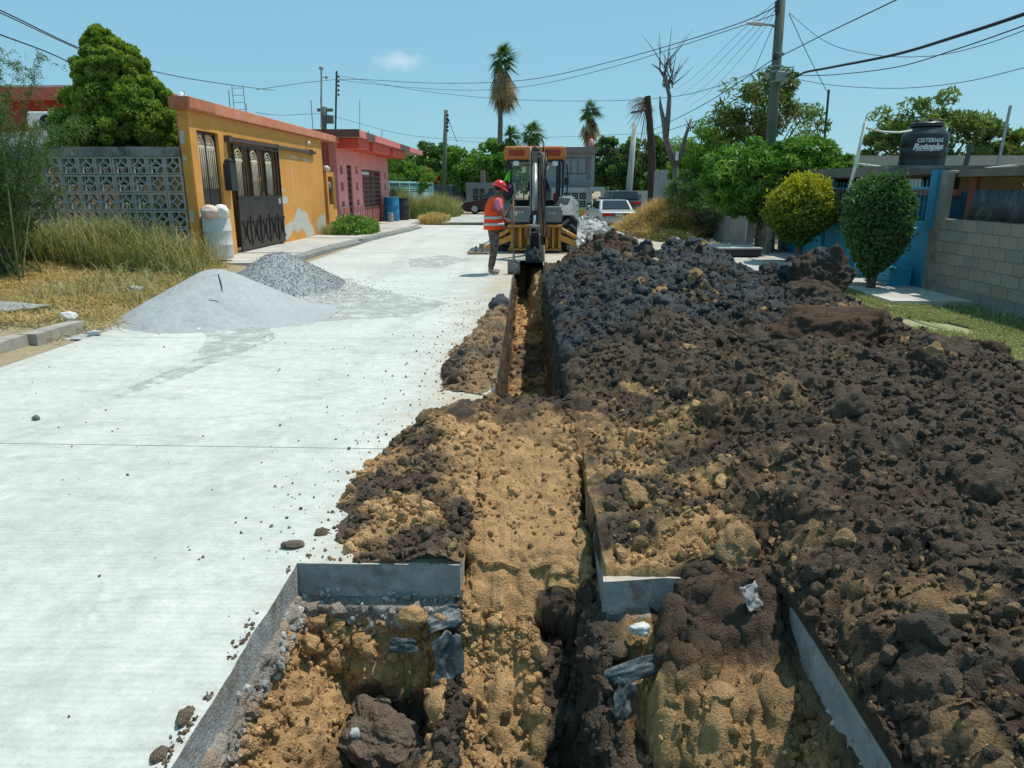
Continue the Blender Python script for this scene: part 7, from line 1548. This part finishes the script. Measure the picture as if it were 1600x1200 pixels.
# cab posts and glass
for x in(-.74,.60):
    MB().beam((x,-.25,1.22),(x+.02,-.22,2.36),.13 if x<0 else .09,.10).build('cab_post',MBLK,B)
for x in(-.70,.72): MB().beam((x,1.3,1.2),(x,1.25,2.36),.07,.08).build('cab_post',MBLK,B)
MB().beam((.76,.0,1.22),(.76,.0,2.36),.05,.06).build('cab_post',MBLK,B); MB().beam((.33,1.27,1.2),(.30,1.27,2.36),.05,.05).build('cab_post',MBLK,B)
bb('front_window',CGLASS,(-.66,.68,1.27,1.28,1.35,2.34),bev=0); bb('front_cowl',MBLK,(-.66,.68,1.2,1.34,1.0,1.34)); bb('bonnet',MBLK,(-.40,.40,1.35,2.9,.75,1.28)); bb('side_window',CGLASS,(.765,.775,.05,1.2,1.35,2.3),bev=0)
bb('wiper_panel',MGR,(.08,.20,-.26,-.24,2.02,2.36)); MB().prism([(.24,2.22),(.40,2.24),(.30,2.10)],'y',-.3,-.28).build('inside_mirror',WHITE,B); bb('sun_label',P('cream',(.62,.56,.40),.7,.1),(-.36,-.24,-.28,-.26,2.06,2.22))
MB().tube([(.86,.0,2.3),(.90,-.02,1.9),(.86,0,1.3)],.02,6).build('grab_rail',MBLK,B); bb('side_mirror',MBLK,(.80,.92,-.05,-.02,1.75,1.95))
# platform, rear boxes, frame
bb('cab_floor',MBLK,(-.75,.80,-.3,1.3,1.0,1.08)); bb('rear_box',MGR,(-.66,-.14,-.95,-.45,.80,1.20)); bb('rear_box',MGR,(.28,.70,-.95,-.45,.80,1.20)); bb('box_shadow_strip',MBLK,(-.66,-.14,-.93,-.47,.74,.797),(.28,.70,-.93,-.47,.74,.797))  # black strips built in place of the shade under the rear boxes
text('model_number','5',.11,MGR,B,(-.52,-.9555,1.03),(R(90),0,0)); 
q=bb('white_decal',WHITE,(-.57,-.47,-.954,-.951,.98,1.08),bev=0); text('model_number','416E',.085,WHITE,B,(-.38,-.954,1.06),(R(90),0,0)); text('maker_mark','CAT',.10,P('decal_red',(.35,.03,.03),.6,.1),B,(-.42,-.954,1.145),(R(90),0,0)); text('maker_mark','CASE',.085,WHITE,B,(.46,-.954,1.03),(R(90),0,0))
bb('frame_beam',YEL,(-.72,.72,-1.02,-.60,.67,.738)); 
for x0,x1 in((-.64,-.56),(-.42,-.34),(-.20,-.12),(.28,.36),(.46,.52),(.62,.70)): bb('frame_rib',YEL,(x0,x1,-.98,-.65,.12,.668))
bb('frame_plate',YEL,(-.64,-.12,-.72,-.66,.12,.668)); bb('frame_plate',YEL,(.28,.70,-.72,-.66,.12,.668)); bb('lower_beam',YEL,(-.70,.72,-.95,-.65,.06,.118)); bb('axle_guard',P('mud_brown_metal',(.12,.08,.06),.8,.3),(-.5,.6,-.6,-.2,-.0+.12,.45)); bb('rear_axle',MBLK,(-.9,.9,-.12,.18,.48,.72)); bb('chassis',MBLK,(-.35,.35,-.1,2.6,.42,.8))
for sx_ in(-1,1): MB().lathe([(.10,-.12),(.10,.12)],(sx_*.25+.06,-1.05,.55),14).build('swing_pin',P('rusty_round',(.22,.12,.06),.7,.3),B)
# wheels: big rear tyres with chevron lugs, smaller front
def bigwheel(x,y,r,w_,nl,name='rear_wheel'):
    m=MB().lathe([(r*.55,-w_*.40),(r*.80,-w_*.5),(r*.93,-w_*.46),(r*.955,-w_*.3),(r*.955,w_*.3),(r*.93,w_*.46),(r*.80,w_*.5),(r*.55,w_*.40)],(x,y,r),40,'x'); t=m.build(name,BLACK,B,auto=True); m=MB()
    TL=P('tyre_lug',(.20,.20,.20),.8,.3,6,50,.3,dirt=(.22,.21,.19),dscale=5,damt=.7); rc=r*.5+.0
    for k in range(nl):
        for s in(-1,1):
            a=2*PI*(k+(.5 if s>0 else 0))/nl; da=.22
            p0=Vector((x+s*.01,y+math.sin(a)*r*.965,r-math.cos(a)*r*.965)); p1=Vector((x+s*w_*.47,y+math.sin(a+da)*r*.95,r-math.cos(a+da)*r*.95)); rad=Vector((0,math.sin(a+da/2),-math.cos(a+da/2)))
            m.beam(p0,p1,.065,.07,.085,.075,up=rad)
    m.build('lug',TL,t); s=1 if x>0 else -1; MB().lathe([(0,0),(r*.30,.0),(r*.5,.08*s),(r*.56,.10*s),(r*.56,.0)],(x+s*w_*.28,y,r),24,'x').build('rim',P('rim_cream',(.5,.45,.3),.5,.2),t)
bigwheel(.93,.0,.68,.44,17); bigwheel(-.93,.0,.68,.44,17); bigwheel(.85,2.3,.42,.30,14,'front_wheel'); bigwheel(-.85,2.3,.42,.30,14,'front_wheel')
for s in(-1,1):
    m=MB()
    rows=[(-.74,.98),(-.66,1.06),(-.30,1.42),(-.20,1.46),(.62,1.46),(.82,.98)]
    for (y,z) in rows: m.v+=[(s*.66,y,z-.10),(s*.74,y,z),(s*1.02,y,z),(s*1.18,y+.02,z-.17),(s*1.18,y+.04,z-.30)]
    for i in range(len(rows)-1):
        for k in range(4): m.f.append((i*5+k,i*5+k+1,i*5+k+6,i*5+k+5))
    m.build('fender',MGRL,B).modifiers.new('s','SOLIDIFY').thickness=.03
    a,b_=sorted((s*.66,s*.74)); MB().prism([(-.70,.85),(-.68,1.1),(-.30,1.42),(.6,1.42),(.6,.85)],'x',a,b_).build('fender_inner',MGR,B)
MB().prism([(.55,1.22),(.80,1.22),(.95,1.40),(.68,1.42)],'y',-.45,.3).build('side_console',MGR,B)
# stabilisers
def stab(s):
    x=lambda v:s*v+.03
    st=MB().beam((x(.62),-.98,.42),(x(1.32),-1.18,.16),.13,.15,.10,.12).build('stabiliser_leg',YEL,B,bevel=.01)
    MB().tube([(x(.60),-.92,.66),(x(1.05),-1.1,.42)],.055,10).build('cylinder',YEL,st,smooth=True); MB().tube([(x(1.05),-1.1,.42),(x(1.42),-1.2,.22)],.024,8).build('rod',CHROME,st,smooth=True)
    MB().b(*sorted((x(1.22),x(1.78))),-1.42,-1.02,.012,.05).b(*sorted((x(1.38),x(1.43))),-1.30,-1.14,.05,.24).b(*sorted((x(1.55),x(1.60))),-1.30,-1.14,.05,.20).build('foot_pad',P('pad_rusty',(.28,.19,.13),.8,.3,8,60,.4),st,bevel=.005); MB().lathe([(.07,-.06),(.07,.06)],(x(1.42),-1.2,.20),12).build('pivot',MAT['pad_rusty'],st)
stab(-1); stab(1)
# kingpost, boom, dipper, bucket: folded upright behind the cab
bb('kingpost',MBLK,(-.02,.22,-1.3,-.95,.15,.72))
MB().beam((.10,-1.2,.55),(.10,-1.75,1.6),.16,.26).beam((.10,-1.75,1.6),(.07,-1.95,2.52),.14,.24,.12,.14).build('boom',P('boom_grey',(.07,.065,.06),.5,.35,3,60,.2,dirt=(.22,.18,.14),dscale=4,damt=.8),B,bevel=.01)
DG=P('dipper_dark',(.05,.05,.05),.5,.35,3,60,.2,dirt=(.16,.14,.11),dscale=5,damt=.8)
for x in(-.10,.10): MB().beam((x,-2.0,2.55),(x-.01,-2.75,.95),.022,.20).build('dipper_plate',DG,B)
MB().beam((0,-2.05,2.45),(-.01,-2.78,.85),.16,.12,.14,.10).build('dipper',DG,B,bevel=.01)
CYL=P('cylinder_barrel',(.33,.32,.30),.35,.2,4,60,.05,metal=.4,dirt=(.15,.13,.11),dscale=6,damt=.5)
MB().tube([(-.02,-2.35,2.22),(-.02,-2.92,1.12)],.066,16).build('bucket_cylinder',CYL,B,smooth=True); MB().lathe([(.075,-.03),(.08,.03)],(-.02,-2.90,1.13),14).build('cylinder_gland',MBLK,B); MB().tube([(-.02,-2.92,1.12),(-.02,-3.05,.80)],.034,10).build('bucket_rod',CHROME,B,smooth=True)
MB().beam((-.02,-2.2,2.50),(-.02,-2.38,2.16),.12,.10).blob((.0,-2.1,2.58),(.09,.1,.08),2).blob((.07,-2.2,2.36),(.05,.06,.07),2).build('dipper_head',DG,B)
bb('link_clevis',STEEL,(-.13,-.10,-3.12,-2.98,.60,.86),(.07,.10,-3.12,-2.98,.60,.86)); MB().tube([(-.14,-3.05,.80),(.11,-3.05,.80)],.04,10).build('link_pin',STEEL,B); MB().beam((-.13,-3.05,.62),(-.13,-2.9,.18),.03,.1).beam((.10,-3.05,.62),(.10,-2.9,.18),.03,.1).build('link_arm',STEEL,B)
MB().beam((-.015,-3.03,.66),(-.015,-2.85,.20),.19,.14).build('dipper_tip',MBLK,B,bevel=.01)
# bucket curled down into the trench, back towards the camera
m=MB(); pr=[(-2.85,.36),(-3.15,.22),(-3.38,-.05),(-3.42,-.35),(-3.28,-.62),(-2.98,-.78),(-2.75,-.80)]; ins=[(-2.85,.32),(-3.12,.19),(-3.34,-.06),(-3.38,-.34),(-3.25,-.59),(-2.97,-.74),(-2.75,-.76)]
n=len(pr); m.add([(-.23,y,z) for y,z in pr]+[(.20,y,z) for y,z in pr]+[(.20,y,z) for y,z in ins]+[(-.23,y,z) for y,z in ins],[(i,i+1,i+1+n,i+n) for i in range(n-1)]+[(i+2*n,i+1+2*n,i+1+3*n,i+3*n) for i in range(n-1)]+[(i,i+3*n,i+1+3*n,i+1) for i in range(n-1)]+[(i+n,i+1+n,i+1+2*n,i+2*n) for i in range(n-1)])
bk=m.build('bucket',MUD,B)
for x in(-.235,.20): q=MB().prism(pr+[(-2.6,-.3)],'x',x,x+.025); q.build('bucket_side',P('bucket_steel',(.20,.20,.20),.6,.3,9,60,.3,dirt=(.07,.06,.05),dscale=6,damt=.9),bk)
for k in range(4): MB().beam((-.17+.105*k,-2.76,-.78),(-.17+.105*k,-2.55,-.74),.05,.05,.03,.02).build('tooth',MUD,bk)
V_,F_=ico(5); Wm=V_*np.array([.19,.09,.42])*(1+.25*(fbm(V_*3,4,3)-.5)[:,None]*2)+V_*(lumps(V_,.25,4)*.04)[:,None]; np_mesh('caked_mud',Wm+np.array([-.015,-3.30,-.12]),F_,SOIL,bk,True,col=(BLK*1.3)*np.ones((len(V_),1)))
# hoses beside the boom
HOSE=P('hose_brown',(.20,.15,.12),.7,.3,6,60,.1); hp=[(.17,-1.95,2.5),(.20,-2.15,2.2),(.16,-2.3,1.8),(.18,-2.2,1.3),(.20,-1.9,.9),(.24,-1.5,.55),(.22,-1.2,.45)]
for k in range(5): MB().tube([(x+.022*k-.03+.02*math.sin(k*2+i),y-.02*k,z) for i,(x,y,z) in enumerate(hp)],.014,6).build('hydraulic_hose',[HOSE,MBLK,P('hose_tan',(.30,.24,.18),.7,.2)][k%3],B,smooth=True)
MB().tube([(-.12,-2.0,2.62),(-.13,-2.2,2.3),(-.125,-2.55,1.5),(-.13,-2.75,1.05)],.014,6).build('hydraulic_hose',P('hose_light',(.45,.42,.38),.6,.2),B,smooth=True); MB().tube([(.13,-1.8,2.42),(.24,-1.7,2.62),(.30,-1.5,2.5),(.22,-1.6,2.1),(.16,-1.8,1.9)],.015,6).build('hydraulic_hose',MBLK,B,smooth=True)
MB().tube([(.03,-2.1,2.68),(.14,-1.9,2.86),(.20,-1.7,2.7),(.17,-1.75,2.5)],.016,6).build('hydraulic_hose',MBLK,B,smooth=True)
# seat, levers
bb('seat',MBLK,(-.18,.32,.35,.75,1.08,1.50),bev=.05); bb('seat_back',MBLK,(-.15,.29,.72,.85,1.4,1.9),bev=.05)
for x in(-.30,.38): MB().tube([(x,-.15,1.1),(x,-.2,1.55)],.012,6).blob((x,-.2,1.58),.03,1).build('control_lever',MBLK,B)
bb('fire_extinguisher',P('ext_red',(.5,.03,.03),.4,.1),(.50,.58,-.1,-.02,1.3,1.55),bev=.02)
# operator on the seat facing the bucket
op=thing('person','digger operator in dark clothes seated in the cab behind the boom','person',(.27,20.35,1.40))
NAVY=P('navy_shirt',(.02,.022,.05),.9,.2,8,60,.3); JEAN=P('jeans_op',(.05,.08,.13),.9,.2,8,60,.3)
Vo=[(0,0,.10,.12),(0,-.02,.30,.12),(0,-.04,.48,.13,.1),(.01,-.05,.57,.05),(.03,-.07,.66,.075),(.03,-.07,.74,.07),(-.1,-.10,.08,.08),(-.13,-.42,.06,.06),(-.13,-.45,-.30,.045),(-.13,-.54,-.34,.035),(.1,-.10,.08,.08),(.13,-.42,.06,.06),(.13,-.45,-.30,.045),(.13,-.54,-.34,.035),(-.19,-.04,.46,.055),(-.27,-.12,.25,.042),(-.30,-.40,.20,.03),(.19,-.04,.46,.055),(.27,-.12,.25,.042),(.30,-.40,.20,.03)]
Eo=[(0,1),(1,2),(2,3),(3,4),(4,5),(0,6),(6,7),(7,8),(8,9),(0,10),(10,11),(11,12),(12,13),(2,14),(14,15),(15,16),(2,17),(17,18),(18,19)]
hand(Vo,Eo,16,(0,-1,0),(0,0,1)); hand(Vo,Eo,19,(0,-1,0),(0,0,1)); skin('body',Vo,Eo,SKINM,op); face(op,(.03,-.09,.69),(0,-1,-.2),(0,0,1),SKINM,.09)
skin('shirt',[(0,0,.08,.15),(0,-.02,.30,.15),(0,-.04,.47,.15,.12),(.01,-.05,.55,.07),(-.19,-.04,.46,.072),(-.27,-.12,.25,.058),(-.29,-.30,.21,.048),(.19,-.04,.46,.072),(.27,-.12,.25,.058),(.29,-.30,.21,.048)],[(0,1),(1,2),(2,3),(2,4),(4,5),(5,6),(2,7),(7,8),(8,9)],NAVY,op)
skin('trousers',[(0,0,.08,.14),(-.1,-.10,.08,.10),(-.13,-.43,.06,.08),(-.13,-.45,-.25,.065),(.1,-.10,.08,.10),(.13,-.43,.06,.08),(.13,-.45,-.25,.065)],[(0,1),(1,2),(2,3),(0,4),(4,5),(5,6)],JEAN,op)
MB().blob((.03,-.05,.745),(.095,.10,.07),3).b(-.05,.11,-.22,-.1,.72,.73).build('cap',NAVY,op,smooth=True)
for s in(-1,1): skin('boot',[(s*.13,-.45,-.28,.05),(s*.13,-.46,-.34,.05),(s*.13,-.60,-.345,.04)],[(0,1),(1,2)],HAIRM,op)
# things hung on the cab post
GV=P('hivis_green',(.22,.75,.02),.7,.08,5,50,.4)
def cloth(name,label,cat,outline,z_y,mat,seed,loc,th=.03,n=16):
    """draped cloth between left and right outlines given as rows (z,x0,x1)"""
    V=[];C=[]
    for r,(z,x0,x1) in enumerate(outline):
        for k in range(n): u=k/(n-1); V.append((x0+(x1-x0)*u,z_y+.05*math.sin(u*9+r*.6+seed)+.03*math.sin(u*17+r),z))
    V=np.array(V); I=np.arange(len(V)).reshape(-1,n); q=np.stack([I[:-1,:-1],I[:-1,1:],I[1:,1:],I[1:,:-1]],-1).reshape(-1,4); o=np_mesh(name,V,q,mat,None,True); o.modifiers.new('s','SOLIDIFY').thickness=.012; o.location=loc; return single(o,label,cat)
cloth('hanging_vest','bright green safety vest hanging from the digger cab post','vest',[(2.14,-.68,-.66),(2.0,-.76,-.66),(1.85,-.82,-.68),(1.75,-.90,-.64),(1.65,-1.02,-.66),(1.58,-1.05,-.74),(1.50,-.92,-.74),(1.42,-.86,-.78)],-.42,GV,1,Vector((.17,20,0)))
o=MB().blob((0,0,0),(.17,.10,.24),4,.35,3).build('hanging_bag',P('bag_black',(.015,.015,.02),.7,.2),None,smooth=True); o.location=(-.56,19.52,1.62); single(o,'black bag hanging from the digger cab post','bag')
o=MB().blob((0,0,0),(.06,.02,.05),3,.5,5).build('pink_cloth',P('cloth_pink',(.22,.05,.15),.8,.2),None,smooth=True); o.location=(-.50,19.40,1.70); single(o,'small dark pink cloth tied over the black hanging bag','cloth')
print('triangles', sum(len(o.data.polygons)*2 for o in bpy.data.objects if o.type=='MESH' and o.data.users==1))
